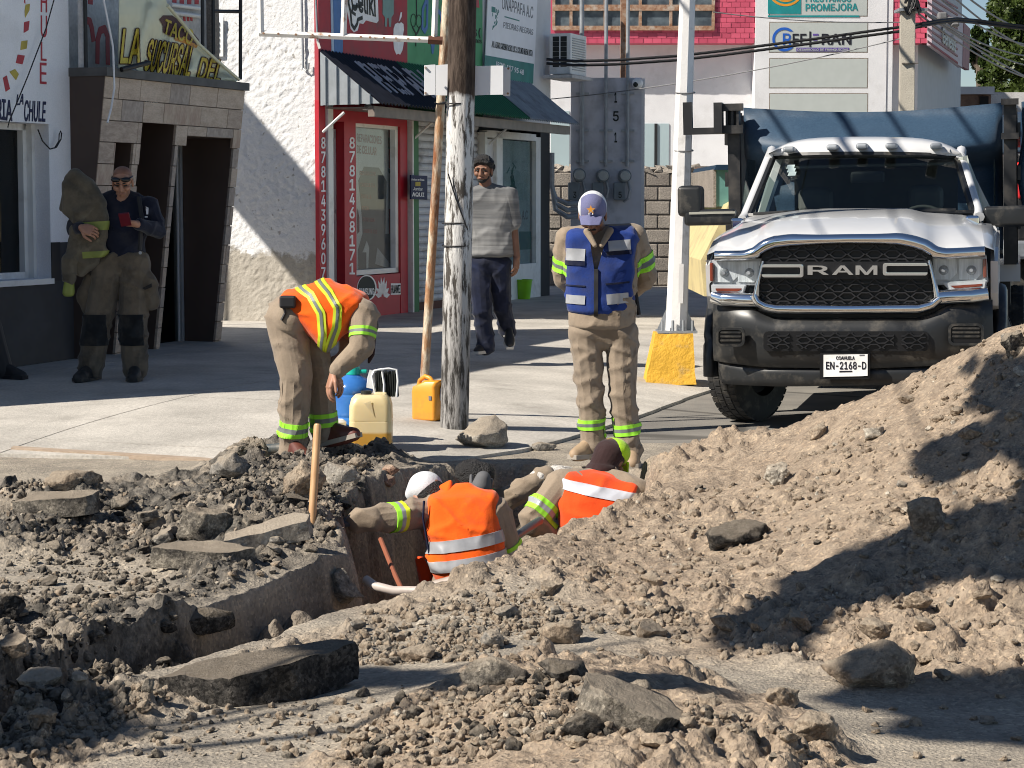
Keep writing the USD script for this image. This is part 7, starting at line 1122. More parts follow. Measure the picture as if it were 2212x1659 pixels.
# 1. firefighter leaning by the tiled entrance
DF = 17.35; F = lambda u, v, dd=0.0: P(u, v, DF + dd)
gz = float(swz(F(260, 820)[0], DF)[0]); t = Thing('person', 'firefighter in navy shirt and dark turnout trousers looking at a phone, coat over one arm', 'person', [F(245, 0)[0], DF, gz])
sh, wa = F(262, 455), F(262, 545); hc = F(265, 393, -.06); hp, Lh, fr_h = head_parts(hc, (.02, -1, -.42)); SL_, SR_ = F(212, 440), F(320, 446); EL, ER = F(160, 492, -.05), F(340, 497, -.02); WL, WR = F(176, 492, -.24), F(296, 484, -.30)
hl_, hr_ = F(238, 570), F(290, 570); kl, kr = F(208, 712, -.05), F(288, 706, -.03); al, ar = F(196, 796), F(292, 796)
bd = hp + [capsule(Lh(0, -.03, -.05), .055, sh + [0, 0, .03], .06), hull((sh, .06), (wa, .09)), *arm(SL_, EL, WL, (.045, .04, .03)), *arm(SR_, ER, WR, (.045, .04, .03)), *legs(hl_, kl, al, (.07, .05, .035)), *legs(hr_, kr, ar, (.07, .05, .035)), hull((wa, .10), (hl_, .08), (hr_, .08)), *hand_parts(WL, (.9, -.25, -.25), (-.2, -.8, .5), .75, -1, 1.08), *hand_parts(WR, (-.9, -.35, .12), (.0, -.4, -.9), .8, 1, 1.05)]
put(t, 'body', soft(union(bd), .010, 4), 'skin_tan'); face_details(t, Lh)
b_ = [(hc + fr_h[2] * .075 + fr_h[1] * .0, .0)]; put(t, 'stubble', soft(hull((Lh(0, -.012, .034), (.078, .094, .086))), .012, 3) and mani(soft(hull((Lh(0, -.02, .05), (.0745, .085, .071))), .012, 3)), 'skin_brown', label='shaved head, darker than the face')
sgx = B().add(hull((Lh(.045, .080, .052), (.033, .012, .019)), (Lh(.024, .086, .052), (.02, .01, .017)))).add(hull((Lh(-.045, .080, .052), (.033, .012, .019)), (Lh(-.024, .086, .052), (.02, .01, .017)))).tube([Lh(-.08, -.01, .045), Lh(-.072, .06, .06), Lh(0, .094, .062), Lh(.072, .06, .06), Lh(.08, -.01, .045)], .006, 6); t.part('sunglasses', sgx, 'sunglass')
tors = union([hull((SL_ + [.03, .02, -.02], .095), (SR_ + [-.03, .02, -.02], .095), (F(263, 425, .05), .075), (F(262, 520), (.19, .13, .1))), hull((F(262, 520), (.19, .13, .1)), (F(262, 552), (.185, .125, .06))), *arm(SL_, EL, WL + (EL - WL) * .15, (.085, .066, .05)), *arm(SR_, ER, WR + (ER - WR) * .15, (.088, .068, .05))])
put(t, 'shirt', soft(tors, .016, 8, .005, 14, 1, fold=.012), 'navy_cloth'); put(t, 'collar', soft(hull((F(263, 424, .02), (.085, .075, .035))), .02, 4), 'navy_cloth')
b = B(); b.tube([F(300, 425, -.12), F(306, 470, -.16), F(302, 540, -.15)], .018, 6); t.part('suspender', b, 'black_strap'); t.part('suspender_clip', B().cyl(F(303, 546, -.17), F(303, 546, -.18), .013, n=12), 'conduit')
b = B(); b.plate([F(u, v, -.165) for u, v in [(315, 446), (321, 449), (321, 451), (315, 448)]], (0, -1, 0), .004); b.plate([F(u, v, -.165) for u, v in [(315, 450), (321, 450), (320, 463), (316, 463)]], (0, -1, 0), .004); b.plate([F(u, v, -.165) for u, v in [(313, 467), (319, 467), (319, 470), (313, 470)]], (0, -1, 0), .004); t.part('chest_emblem', b, 'reflective_white')
pn = union([hull((F(262, 552), (.195, .135, .05)), (hl_, .12), (hr_, .12)), *legs(hl_, kl, al + [0, 0, .0], (.135, .115, .105)), *legs(hr_, kr, ar, (.135, .115, .105)), hull((F(318, 610, -.02), .08), (F(305, 585), .06), (F(325, 650), .075), (F(300, 640), .08)), hull((F(185, 640), .07), (F(200, 600), .06), (F(192, 665), .06))])
tmp_ = soft(pn, .018, 8, .007, 9, 2, fold=.016); pp_ = put(t, 'turnout_trousers', tmp_, 'turnout_pants'); sh_ = shell(tmp_, .007)
for k_, u0, u1 in ((kl, 174, 236), (kr, 254, 314)): a_, c_ = F(u0, 745), F(u1, 678); put(t, 'knee_patch', sh_ ^ boxcut([(a_[0] + c_[0]) / 2, DF - .2, (a_[2] + c_[2]) / 2], (1, 0, 0), (0, 1, 0), (0, 0, 1), (c_[0] - a_[0]) / 2, .26, (c_[2] - a_[2]) / 2), 'knee_black', pp_)
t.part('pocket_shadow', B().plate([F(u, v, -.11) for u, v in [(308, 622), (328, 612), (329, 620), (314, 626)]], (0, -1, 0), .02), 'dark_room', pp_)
shoe(t, [al[0] + .02, DF + .06, gz], [al[0] - .06, DF - .24, gz], 'boot_black', 'boot_black', .12, .062); shoe(t, [ar[0], DF + .06, gz], [ar[0] + .02, DF - .23, gz], 'boot_black', 'boot_black', .12, .062)
t2 = Thing('mobile_phone', 'dark red mobile phone held by the firefighter', 'phone', F(272, 476, -.38)); q_ = F(270, 474, -.40); t2.part('case', boxcut(q_, (1, .1, .12), (0, .75, -.6), (0, .6, .75), .04, .075, .006), 'phone_red')
t2 = Thing('turnout_coat', 'olive firefighter coat with yellow reflective bands draped over the firefighter\'s left arm', 'coat', F(185, 500, -.1)); C = lambda u, v, dd=0.0: F(u, v, -.14 + dd)
co = union([hull((C(152, 388), .05), (C(160, 378), .05), (C(190, 400), .06), (C(215, 440), .06)), hull((C(150, 400), .06), (C(145, 455), .04), (C(175, 470), .07), (C(205, 440), .07)), hull((C(205, 430), .07), (C(222, 470), .05), (C(215, 545, .02), .05), (C(185, 550, .02), .04), (C(185, 470), .06)), hull((C(180, 480), .055), (C(160, 520), .05), (C(152, 575), .055)), hull((C(165, 500), .06), (C(200, 560, .04), .06), (C(175, 585, .04), .05)), hull((C(152, 560), .062), (C(150, 598), .055)), hull((C(142, 420, .03), .03), (C(136, 450, .03), .028), (C(148, 455), .03))])
tc_ = soft(co, .015, 8, .008, 9, 4, fold=.022, fs_=6); p_ = put(t2, 'shell', tc_, 'turnout'); sc_ = shell(tc_, .006)
for v0, v1 in ((478, 497), (542, 556)): a_, c_ = C(196, v1), C(240, v0); put(t2, 'reflective_band', sc_ ^ boxcut([(a_[0] + c_[0]) / 2, DF - .3, (a_[2] + c_[2]) / 2], (1, 0, .06), (0, 1, 0), (-.06, 0, 1), .14, .3, (c_[2] - a_[2]) / 2), 'turnout_band', p_)
put(t2, 'cuff', soft(hull((C(150, 604), .038), (C(144, 632), .034), (C(152, 632), .034)), .014, 5, .004), 'turnout_band', p_); put(t2, 'sleeve_ring', soft(hull((C(150, 592), (.062, .062, .02))), .014, 3), 'turnout', p_)

# 2. bent worker in orange vest
DB = 12.95; F = lambda u, v, dd=0.0: P(u, v, DB + dd); gz = .12
t = Thing('person', 'worker in khaki clothes and orange vest with yellow stripes, bending over the jugs', 'person', [F(650, 0)[0], DB, gz])
pel, che = F(632, 682), F(742, 672, -.02); SH1_, SH2_ = F(786, 676, -.16), F(772, 668, .16); E1_, E2_ = F(782, 750, -.22), F(752, 770, .12); W1_, W2_ = F(722, 806, -.20), F(716, 800, .06)
h1, h2 = F(628, 690, -.08), F(660, 690, .08); k1, k2 = F(640, 812, -.10), F(690, 815, .06); a1_, a2_ = F(632, 965, -.04), F(700, 935, .10); hc = F(774, 716, .12); hp, Lh, frh = head_parts(hc, (.2, -.1, -1), (1, 0, .3))
bd = hp + [capsule(Lh(0, -.04, -.05), .055, F(770, 680), .06), hull((pel, .10), (che, .10)), *arm(SH1_, E1_, W1_, (.045, .04, .028)), *arm(SH2_, E2_, W2_, (.045, .04, .028)), *legs(h1, k1, a1_, (.07, .05, .035)), *legs(h2, k2, a2_, (.07, .05, .035)), hull((pel, .09), (h1, .07), (h2, .07)), *hand_parts(W1_, (-.35, -.25, -1), (-.9, -.3, .2), .45, 1, 1.1), *hand_parts(W2_, (.55, -.1, -.8), (.9, -.2, .5), .5, -1, 1.1)]
put(t, 'body', soft(union(bd), .010, 4), 'skin_tan'); put(t, 'hair', soft(hull((Lh(0, -.03, .04), (.088, .088, .088)), (Lh(0, -.06, -.01), (.07, .06, .07))), .014, 4), 'hair_black')
put(t, 'bandana', soft(union([hull((F(806, 720, -.06), .02), (F(803, 765, -.05), .018), (F(797, 782, -.05), .008)), hull((F(800, 716, -.04), .016), (F(800, 735, -.05), .02))]), .012, 5), 'hood_brown')
slv = union([*arm(SH1_, E1_, W1_ + (E1_ - W1_) * .12, (.088, .074, .052)), *arm(SH2_, E2_, W2_ + (E2_ - W2_) * .1, (.08, .066, .05)), capsule(F(755, 664, -.10), .075, SH1_, .086), capsule(F(755, 664, .1), .075, SH2_, .08)]); ts_ = soft(slv, .014, 8, .005, 14, 6, fold=.013); p_ = put(t, 'shirt', ts_, 'khaki_shirt'); band(t, ts_, p_, SH1_, E1_, .46, .72, rad=.14)
tr_ = union([hull((F(622, 680), (.105, .155, .10)), (F(655, 682), (.09, .15, .095))), hull((F(618, 690, -.04), .125), (k1, .098)), capsule(k1, .098, a1_, .082), hull((F(655, 690, .06), .12), (k2, .092)), capsule(k2, .092, a2_, .08), hull((F(615, 680), (.10, .15, .12)), (h1, .12), (h2, .11)), hull((a1_, .084), (a1_ + [.0, 0, -.03], .088))]); tt_ = soft(tr_, .015, 8, .006, 11, 7, fold=.018); p_ = put(t, 'trousers', tt_, 'khaki'); band(t, tt_, p_, k1, a1_, .64, .84, rad=.14); band(t, tt_, p_, k2, a2_, .62, .86, rad=.14)
vs_ = hull((F(632, 652, 0), (.085, .175, .075)), (F(700, 664, -.04), (.13, .20, .165)), (F(772, 652, -.04), (.072, .20, .07)), (F(704, 715, -.08), (.055, .16, .12))); tv_ = soft(vs_, .014, 6, .005, 10, 8, fold=.014, fs_=7); pv_ = put(t, 'vest', tv_, 'orange_vest'); sv = shell(tv_, .006)
for pts in ([F(632, 606), F(677, 634), F(701, 673), F(704, 721), F(693, 775)], [F(686, 598), F(716, 628), F(737, 661), F(734, 703), F(706, 775)]):
    for wd, m_, sv2 in ((.026, 'yellow_band', sv), (.009, 'band_grey', shell(tv_, .009))):
        path_ = along([q_[[0, 2]] for q_ in pts], np.linspace(0, 1, 24)); ln = sg.LineString(path_).buffer(wd, cap_style=2); cut_ = trimesh.creation.extrude_polygon(ln, .9, engine='earcut'); v = np.array(cut_.vertices); cut_.vertices = np.column_stack([v[:, 0], DB - .02 - v[:, 2], v[:, 1]]); cut_.fix_normals(); put(t, 'vest_stripe', sv2 ^ mani(cut_), m_, pv_)
bp_ = Thing('belt_pouch', 'black belt pouch with hanging strap on the bent worker\'s hip', 'pouch', F(623, 648, -.2)) if False else t
t.part('belt_pouch', B().rbox(F(606, 0)[0], F(641, 0)[0], DB - .22, DB - .12, F(0, 662)[2], F(0, 636)[2], .012), 'black_strap'); t.part('pouch_strap', B().tube([F(612, 655, -.2), F(616, 676, -.2), F(608, 692, -.2)], .008, 5), 'black_strap')
shoe(t, F(618, 992, -.02), F(668, 1002, -.24), 'boot_brown', 'sole_light', .11, .055); shoe(t, F(694, 966, .12), F(770, 947, -.02), 'boot_brown', 'sole_light', .12, .058, ank=a2_ + [0, 0, .0])

# 3. man in blue vest looking down
DM = 13.2; F = lambda u, v, dd=0.0: P(u, v, DM + dd); gz = .0
t = Thing('person', 'man in blue vest and baseball cap looking down into the pit, hands behind his back', 'person', [F(1310, 0)[0], DM, gz])
hc = F(1280, 463, -.08); hp, Lh, frh = head_parts(hc, (-.12, -1, -.50)); sh = F(1296, 520, .02); SL_, SR_ = F(1228, 518, .02), F(1368, 512, .02); EL, ER = F(1218, 600, .10), F(1396, 596, .10); WL, WR = F(1268, 640, .28), F(1345, 645, .28); hl_, hr_ = F(1265, 720), F(1342, 720); kl, kr = F(1275, 850, -.02), F(1345, 855, -.02); al, ar = F(1281, 958), F(1358, 970)
bd = hp + [capsule(Lh(0, -.04, -.05), .055, sh, .06), hull((sh + [0, 0, -.06], .06), (F(1302, 690), .10)), *arm(SL_, EL, WL, (.045, .04, .03)), *arm(SR_, ER, WR, (.045, .04, .03)), *legs(hl_, kl, al, (.07, .05, .035)), *legs(hr_, kr, ar, (.07, .05, .035)), hull((F(1302, 690), .11), (hl_, .08), (hr_, .08)), *hand_parts(WL, (.8, .1, -.5), (0, 1, 0), .5, 1), *hand_parts(WR, (-.8, .1, -.5), (0, 1, 0), .5, -1)]
put(t, 'body', soft(union(bd), .010, 4), 'skin_brown'); face_details(t, Lh, eyes=False); put(t, 'moustache', B().add(hull((Lh(.02, .093, -.056), .006), (Lh(-.02, .093, -.056), .006), (Lh(0, .098, -.05), .006))).mesh(), 'hair_black')
cp = m3.Manifold.hull_points(np.asarray(Lh(0, -.012, .042)) + (ICO[:, :1] * frh[0] * .088 + ICO[:, 1:2] * frh[1] * .107 + ICO[:, 2:] * frh[2] * .098)).trim_by_plane(tuple(frh[2] + frh[1] * .1), float((frh[2] + frh[1] * .1) @ Lh(0, 0, .03)) if False else float(frh[2] @ Lh(0, 0, .022) / 1.0 + .1 * frh[1] @ Lh(0, 0, .022))); tcap = soft(cp, .012, 3); front = boxcut(Lh(-.012, .1, .08), frh[0], frh[1], frh[2], .078, .10, .12); pc = put(t, 'cap', mani(tcap) - front, 'cap_white'); put(t, 'cap_front', mani(tcap) ^ front, 'cap_blue', pc)
put(t, 'cap_brim', soft(hull((Lh(.06, .085, .03), (.012, .012, .004)), (Lh(-.06, .085, .03), (.012, .012, .004)), (Lh(.045, .16, .012), (.012, .012, .004)), (Lh(-.045, .16, .012), (.012, .012, .004)), (Lh(0, .175, .018), (.012, .012, .004)), (Lh(0, .1, .042), (.03, .01, .004))), .012, 3), 'cap_blue', pc)
star = []
for k in range(10): a_ = math.pi / 2 + k * math.pi / 5; r_ = .028 if k % 2 == 0 else .012; star.append((r_ * math.cos(a_), r_ * math.sin(a_)))
lc = Lh(0, .098, .078); nb = frh[1] * .86 + frh[2] * .5; nb /= np.linalg.norm(nb); ub = np.cross(frh[0], nb); t.part('cap_star', B().prism(star, lc, frh[0], ub, nb, .008), 'orange_logo', pc); t.part('cap_letter', B().text('H', lc - frh[0] * .014 - ub * .028 + nb * .008, lc + frh[0] * .014 - ub * .028 + nb * .008, lc - frh[0] * .014 + ub * .002 + nb * .008, .006, True), 'cap_white', pc)
ts_ = soft(union([hull((SL_ + [.02, 0, 0], .085), (SR_ - [.02, 0, 0], .085), (sh + [0, 0, -.01], .07), (F(1302, 640), (.20, .14, .1))), hull((F(1302, 640), (.20, .14, .1)), (F(1300, 700), (.205, .145, .06))), *arm(SL_, EL, WL, (.086, .070, .055)), *arm(SR_, ER, WR, (.086, .072, .055))]), .015, 8, .005, 13, 11, fold=.013); ps_ = put(t, 'shirt', ts_, 'khaki_shirt'); band(t, ts_, ps_, SL_, EL, .48, .78, rad=.13); band(t, ts_, ps_, SR_, ER, .46, .8, rad=.13); put(t, 'collar', soft(union([hull((F(1268, 500, -.12), .022), (F(1285, 530, -.16), .014)), hull((F(1318, 498, -.11), .022), (F(1300, 530, -.16), .014))]), .012, 3), 'khaki_shirt', ps_)
tt_ = soft(union([hull((F(1300, 705), (.19, .13, .07)), (hl_, .108), (hr_, .108)), *legs(hl_, kl, al, (.106, .082, .076)), *legs(hr_, kr, ar, (.106, .082, .078)), capsule(al, .082, al + [0, 0, -.02], .085), capsule(ar, .084, ar + [0, 0, -.02], .088)]), .015, 8, .006, 11, 12, fold=.016); p_ = put(t, 'trousers', tt_, 'khaki'); band(t, tt_, p_, kl, al, .50, .70, rad=.14); band(t, tt_, p_, kr, ar, .52, .72, rad=.14)
ves = union([hull((F(1238, 520), (.055, .125, .075)), (F(1360, 512), (.055, .125, .075)), (F(1300, 600, .0), (.205, .158, .1)), (F(1295, 668, .0), (.20, .156, .05)))]); vcut = m3.Manifold.hull_points(np.array([F(u, v, dd) for dd in (-.4, -.02) for u, v in [(1262, 440), (1330, 440), (1290, 585), (1284, 585)]])); tv_ = soft(ves, .014, 7, .006, 10, 13, fold=.016, fs_=7); vm = mani(tv_) - vcut; pv_ = put(t, 'vest', vm, 'royal_blue'); sv = (shell(tv_, .006) - vcut)
for u0, v0, u1, v1, m_ in ((1222, 536, 1262, 562, 'reflective'), (1312, 518, 1360, 540, 'reflective'), (1222, 636, 1262, 655, 'reflective'), (1308, 632, 1356, 654, 'reflective'), (1220, 563, 1262, 572, 'blue_trim'), (1308, 541, 1362, 549, 'blue_trim'), (1218, 614, 1262, 617, 'blue_trim'), (1306, 608, 1358, 612, 'blue_trim')): a_, c_ = F(u0, v1), F(u1, v0); put(t, 'reflective_patch' if m_ == 'reflective' else 'pocket_edge', sv ^ boxcut([(a_[0] + c_[0]) / 2, DM - .2, (a_[2] + c_[2]) / 2], (1, 0, .08 if u0 > 1300 else -.04), (0, 1, 0), (-.08 if u0 > 1300 else .04, 0, 1), (c_[0] - a_[0]) / 2, .2, (c_[2] - a_[2]) / 2), m_, pv_)
put(t, 'zip', shell(tv_, .012) ^ boxcut(F(1288, 640, -.2), (1, 0, 0), (0, 1, 0), (0, 0, 1), .012, .2, .16), 'black_strap', pv_); t.part('vest_strap', B().tube([F(1366, 600, .0), F(1374, 640, .0), F(1380, 680, .0)], .014, 6), 'black_strap', pv_)
shoe(t, F(1290, 984, .06), F(1240, 993, -.14), 'boot_tan', 'sole_light', .10, .054); shoe(t, F(1358, 996, .10), F(1366, 1012, -.16), 'boot_tan', 'sole_light', .10, .056)

# 4. man walking past the shops
DW = 19.5; F = lambda u, v, dd=0.0: P(u, v, DW + dd); gz = float(swz(F(1060, 0)[0], DW)[0])
t = Thing('person', 'dark haired man in grey striped T-shirt and jeans walking past the shops', 'person', [F(1060, 0)[0], DW, gz])
hc = F(1044, 368, -.02); hp, Lh, frh = head_parts(hc, (-.25, -1, -.05)); sh = F(1052, 414); SL_, SR_ = F(1008, 428), F(1098, 424); EL, ER = F(1000, 490, .05), F(1108, 492, .02); WL, WR = F(1003, 548), F(1116, 556, -.02); hl_, hr_ = F(1034, 572), F(1078, 572); kl, kr = F(1040, 662, -.10), F(1084, 655, .06); al, ar = F(1050, 742, -.02), F(1098, 718, .20)
bd = hp + [capsule(Lh(0, -.03, -.05), .055, sh, .06), hull((sh, .06), (F(1056, 555), .09)), *arm(SL_, EL, WL, (.05, .045, .032)), *arm(SR_, ER, WR, (.05, .045, .032)), *legs(hl_, kl, al, (.07, .05, .035)), *legs(hr_, kr, ar, (.07, .05, .035)), hull((F(1056, 555), .10), (hl_, .08), (hr_, .08)), *hand_parts(WR, (-.06, -.2, -1), (.8, -.4, 0), .35, 1, 1.08), *hand_parts(WL, (.06, -.2, -1), (-.8, -.4, 0), .35, -1, 1.08)]
put(t, 'body', soft(union(bd), .010, 4), 'skin_brown'); face_details(t, Lh); put(t, 'hair', noisy(mani(soft(union([hull((Lh(0, -.034, .062), (.086, .090, .076)), (Lh(0, -.06, .0), (.082, .06, .07))), hull((Lh(.07, .02, .04), .022), (Lh(.03, .075, .085), .025), (Lh(-.03, .075, .085), .025), (Lh(-.07, .02, .04), .022))]), .010, 2)), .020, 26, 3), 'hair_black'); put(t, 'beard', hull((Lh(0, .052, -.088), (.036, .034, .024)), (Lh(.045, .02, -.06), .016), (Lh(-.045, .02, -.06), .016)), 'hair_black', label='short dark beard along the jaw')
ts_ = soft(union([hull((SL_ + [.02, 0, 0], .085), (SR_ - [.02, 0, 0], .085), (sh + [0, .02, .0], .085), (F(1058, 520), (.20, .135, .1))), hull((F(1058, 500), (.20, .135, .1)), (F(1060, 548), (.215, .145, .05))), capsule(SL_, .09, SL_ + (EL - SL_) * .85, .082), capsule(SR_, .09, SR_ + (ER - SR_) * .85, .082)]), .016, 7, .006, 11, 14, fold=.016, fs_=6); pt2 = put(t, 'tshirt', ts_, 'grey_shirt'); tt_ = soft(union([hull((F(1058, 562), (.18, .125, .06)), (hl_, .11), (hr_, .11)), *legs(hl_, kl, al, (.11, .088, .078)), *legs(hr_, kr, ar, (.11, .086, .075)), capsule(al, .08, al + [-.01, -.02, -.03], .085)]), .016, 7, .006, 11, 15, fold=.014); put(t, 'jeans', tt_, 'jeans')
shoe(t, F(1056, 758, .06), F(1030, 766, -.14), 'shoe_black', 'sole_white', .09, .05, name='shoe'); shoe(t, F(1098, 716, .22), F(1101, 752, .02), 'shoe_black', 'sole_white', .08, .05, name='shoe')

# 5. worker in the pit, back turned, orange vest
D5 = 11.2; F = lambda u, v, dd=0.0: P(u, v, D5 + dd)
t = Thing('person', 'worker in white cap and bright orange vest bending in the pit, back turned', 'person', [F(1000, 0)[0], D5, -1.3])
hc = F(922, 1072, .14); hp, Lh, frh = head_parts(hc, (-.62, .75, -.45)); SL_, SR_ = F(930, 1108, .02), F(1066, 1104, .0); EL, ER = F(858, 1116, -.10), F(1098, 1188, .06); WL, WR = F(784, 1124, -.16), F(1072, 1222, .22); wa = F(1012, 1240, -.06); hl_, hr_ = V3(wa[0] - .1, D5, -.45), V3(wa[0] + .1, D5, -.45)
fl_ = -1.25; bd = hp + [capsule(Lh(0, -.04, -.05), .055, F(985, 1090, .03), .06), hull((F(1000, 1110), .10), (wa, .12)), *arm(SL_, EL, WL, (.045, .04, .03)), *arm(SR_, ER, WR, (.045, .04, .03)), *legs(hl_, hl_ + [0, .1, -.4], hl_ + [-.05, 0, -.78], (.07, .05, .04)), *legs(hr_, hr_ + [0, .1, -.4], hr_ + [.05, 0, -.78], (.07, .05, .04)), hull((wa, .1), (hl_, .08), (hr_, .08)), *hand_parts(WR, (-.2, .8, -.5), (.8, .2, .2), .6, 1)]
put(t, 'body', soft(union(bd), .012, 4), 'skin_tan'); put(t, 'hair', soft(hull((Lh(0, -.035, .01), (.083, .082, .078)), (Lh(0, -.06, -.035), (.062, .05, .05))), .014, 3), 'hair_black')
put(t, 'cap', mani(soft(hull((Lh(0, -.010, .050), (.092, .102, .082)), (Lh(0, .05, .03), (.08, .06, .05))), .012, 3)), 'cap_white')
ts_ = soft(union([hull((SL_, .085), (SR_, .085), (F(985, 1085, .03), .08), (F(1010, 1200), (.19, .14, .14))), capsule(SL_, .086, EL, .076), capsule(EL, .076, WL, .058), capsule(SR_, .088, ER, .074), capsule(ER, .074, WR, .06), hull((WL + [-.02, 0, 0], .062), (WL + [.05, 0, 0], .064))]), .012, 7, .005, 13, 17, fold=.016); p_ = put(t, 'shirt', ts_, 'khaki_shirt'); band(t, ts_, p_, SL_, EL, .86, 1.18, ('yellow_band', 'reflective', 'lime_band'), rad=.12); band(t, ts_, p_, SR_, ER, .84, 1.12, ('lime_band', 'reflective', 'lime_band'), rad=.12)
put(t, 'glove', soft(union(hand_parts(WL, (-1, .1, -.12), (0, -.2, 1), .45, -1, 1.15)), .009, 3), 'glove_dark')
ves = hull((F(940, 1085, .0), (.045, .10, .05)), (F(1060, 1078, .0), (.045, .10, .05)), (F(1000, 1150, -.04), (.205, .15, .1)), (F(1012, 1220, -.08), (.20, .15, .08)), (F(1015, 1258, -.06), (.175, .13, .05)), (F(985, 1062, .04), (.06, .06, .03))); tv_ = soft(ves, .012, 6, .005, 9, 18, fold=.02, fs_=6, stretch=(1, 1, .6)); pv_ = put(t, 'vest', tv_, 'orange_vest'); sv = shell(tv_, .006)
for v_, dv in ((1166, 14), (1208, 14)): c_ = F(1008, v_, -.05); put(t, 'reflective_stripe', sv ^ boxcut(c_, (1, 0, .16), (0, 1, 0), (-.16, 0, 1), .4, .4, dv / FPX * D5 * .9), 'reflective', pv_)
t.part('vest_edge', B().tube([F(916, 1082, -.1), F(914, 1120, -.12), F(922, 1165, -.13), F(928, 1200, -.12)], .006, 5), 'blue_trim', pv_); put(t, 'vest_flap', soft(hull((F(905, 1210, .06), .02), (F(925, 1260, .04), .03), (F(915, 1262, .08), .02), (F(940, 1215, .0), .02)), .014, 4, .004), 'red_orange_vest', pv_); put(t, 'collar', soft(hull((F(968, 1062, .0), .02), (F(972, 1042, .03), .012), (F(955, 1052, .04), .014)), .012, 3), 'orange_vest', pv_)
put(t, 'trousers', soft(union([hull((wa, (.18, .13, .08)), (hl_, .12), (hr_, .12)), *legs(hl_, hl_ + [0, .1, -.4], hl_ + [-.05, 0, -.78], (.12, .095, .085)), *legs(hr_, hr_ + [0, .1, -.4], hr_ + [.05, 0, -.78], (.12, .095, .085))]), .022, 6, .005), 'khaki')

# 6. worker at the right of the pit, red-orange vest and lime cap
D6 = 12.0; F = lambda u, v, dd=0.0: P(u, v, D6 + dd)
t = Thing('person', 'worker in red-orange vest with white stripe, dark hood and lime cap, in the pit', 'person', [F(1300, 0)[0], D6, -1.3])
hc = F(1318, 992, .20); hp, Lh, frh = head_parts(hc, (.45, .62, -.62)); SL_, SR_ = F(1212, 1046, .03), F(1372, 1062, .05); EL, ER = F(1152, 1124, -.05), F(1398, 1084, .12); WL, WR = F(1196, 1150, .02), F(1400, 1076, .24); wa = F(1290, 1200, -.1); hl_, hr_ = V3(wa[0] - .1, D6, -.5), V3(wa[0] + .1, D6, -.5)
bd = hp + [capsule(Lh(0, -.05, -.05), .055, F(1300, 1030, .1), .06), hull((F(1295, 1060, .08), .10), (wa, .12)), *arm(SL_, EL, WL, (.045, .04, .03)), *arm(SR_, ER, WR, (.045, .04, .03)), hull((wa, .1), (hl_, .08), (hr_, .08)), *legs(hl_, hl_ + [0, .1, -.4], hl_ + [-.05, 0, -.74], (.07, .05, .04)), *legs(hr_, hr_ + [0, .1, -.4], hr_ + [.05, 0, -.74], (.07, .05, .04)), *hand_parts(WL, (.8, .4, -.2), (0, -.5, .8), .6, -1), *hand_parts(WR, (.2, .9, -.1), (.5, 0, .8), .5, 1)]
put(t, 'body', soft(union(bd), .012, 4), 'skin_brown'); put(t, 'hood', soft(union([hull((Lh(0, -.02, .02), (.092, .10, .09)), (Lh(0, -.04, -.08), (.075, .07, .06))), hull((Lh(0, -.04, -.09), (.09, .085, .05)), (F(1302, 1022, .12), (.10, .07, .04)))]), .014, 4, .004, 16, 21), 'hood_brown')
cpm = mani(soft(hull((Lh(0, .0, .045), (.100, .108, .085))), .012, 2)) ^ boxcut(Lh(0, .02, .105), frh[0], frh[1], frh[2], .12, .15, .095); pc = put(t, 'cap', cpm, 'cap_lime'); put(t, 'cap_brim', soft(hull((Lh(.06, .085, .035), .008), (Lh(-.06, .085, .035), .008), (Lh(.035, .15, .01), .008), (Lh(-.035, .15, .01), .008)), .012, 2), 'cap_lime', pc)
put(t, 'collar', soft(hull((F(1275, 1010, .14), .02), (F(1325, 1015, .1), .022), (F(1340, 1030, .12), .02)), .012, 4), 'khaki_shirt')
ts_ = soft(union([hull((SL_, .085), (SR_, .085), (F(1300, 1040, .1), .08), (F(1290, 1140), (.2, .14, .12))), capsule(SL_, .088, EL, .082), capsule(EL, .082, WL, .064), capsule(SR_, .085, ER, .066), capsule(ER, .066, WR, .05)]), .013, 7, .005, 13, 22, fold=.016); p_ = put(t, 'shirt', ts_, 'khaki_shirt'); band(t, ts_, p_, SL_, EL, .52, .86, ('lime_band', 'reflective', 'lime_band'), rad=.13)
ves = hull((F(1232, 1040, .02), (.05, .1, .06)), (F(1358, 1056, .04), (.05, .1, .06)), (F(1290, 1090, -.02), (.225, .14, .11)), (F(1290, 1150, -.05), (.21, .14, .08)), (F(1292, 1022, .1), (.10, .06, .03))); tv_ = soft(ves, .012, 6, .005, 9, 23, fold=.018, fs_=6, stretch=(1, 1, .6)); pv_ = put(t, 'vest', tv_, 'red_orange_vest'); c_ = F(1292, 1058, -.02); put(t, 'reflective_stripe', shell(tv_, .006) ^ boxcut(c_, (1, 0, -.2), (0, 1, 0), (.2, 0, 1), .4, .5, .028), 'reflective_white', pv_)
put(t, 'trousers', soft(union([hull((wa, (.18, .13, .08)), (hl_, .12), (hr_, .12)), *legs(hl_, hl_ + [0, .1, -.4], hl_ + [-.05, 0, -.74], (.12, .095, .085)), *legs(hr_, hr_ + [0, .1, -.4], hr_ + [.05, 0, -.74], (.12, .095, .085))]), .022, 6, .005), 'khaki')

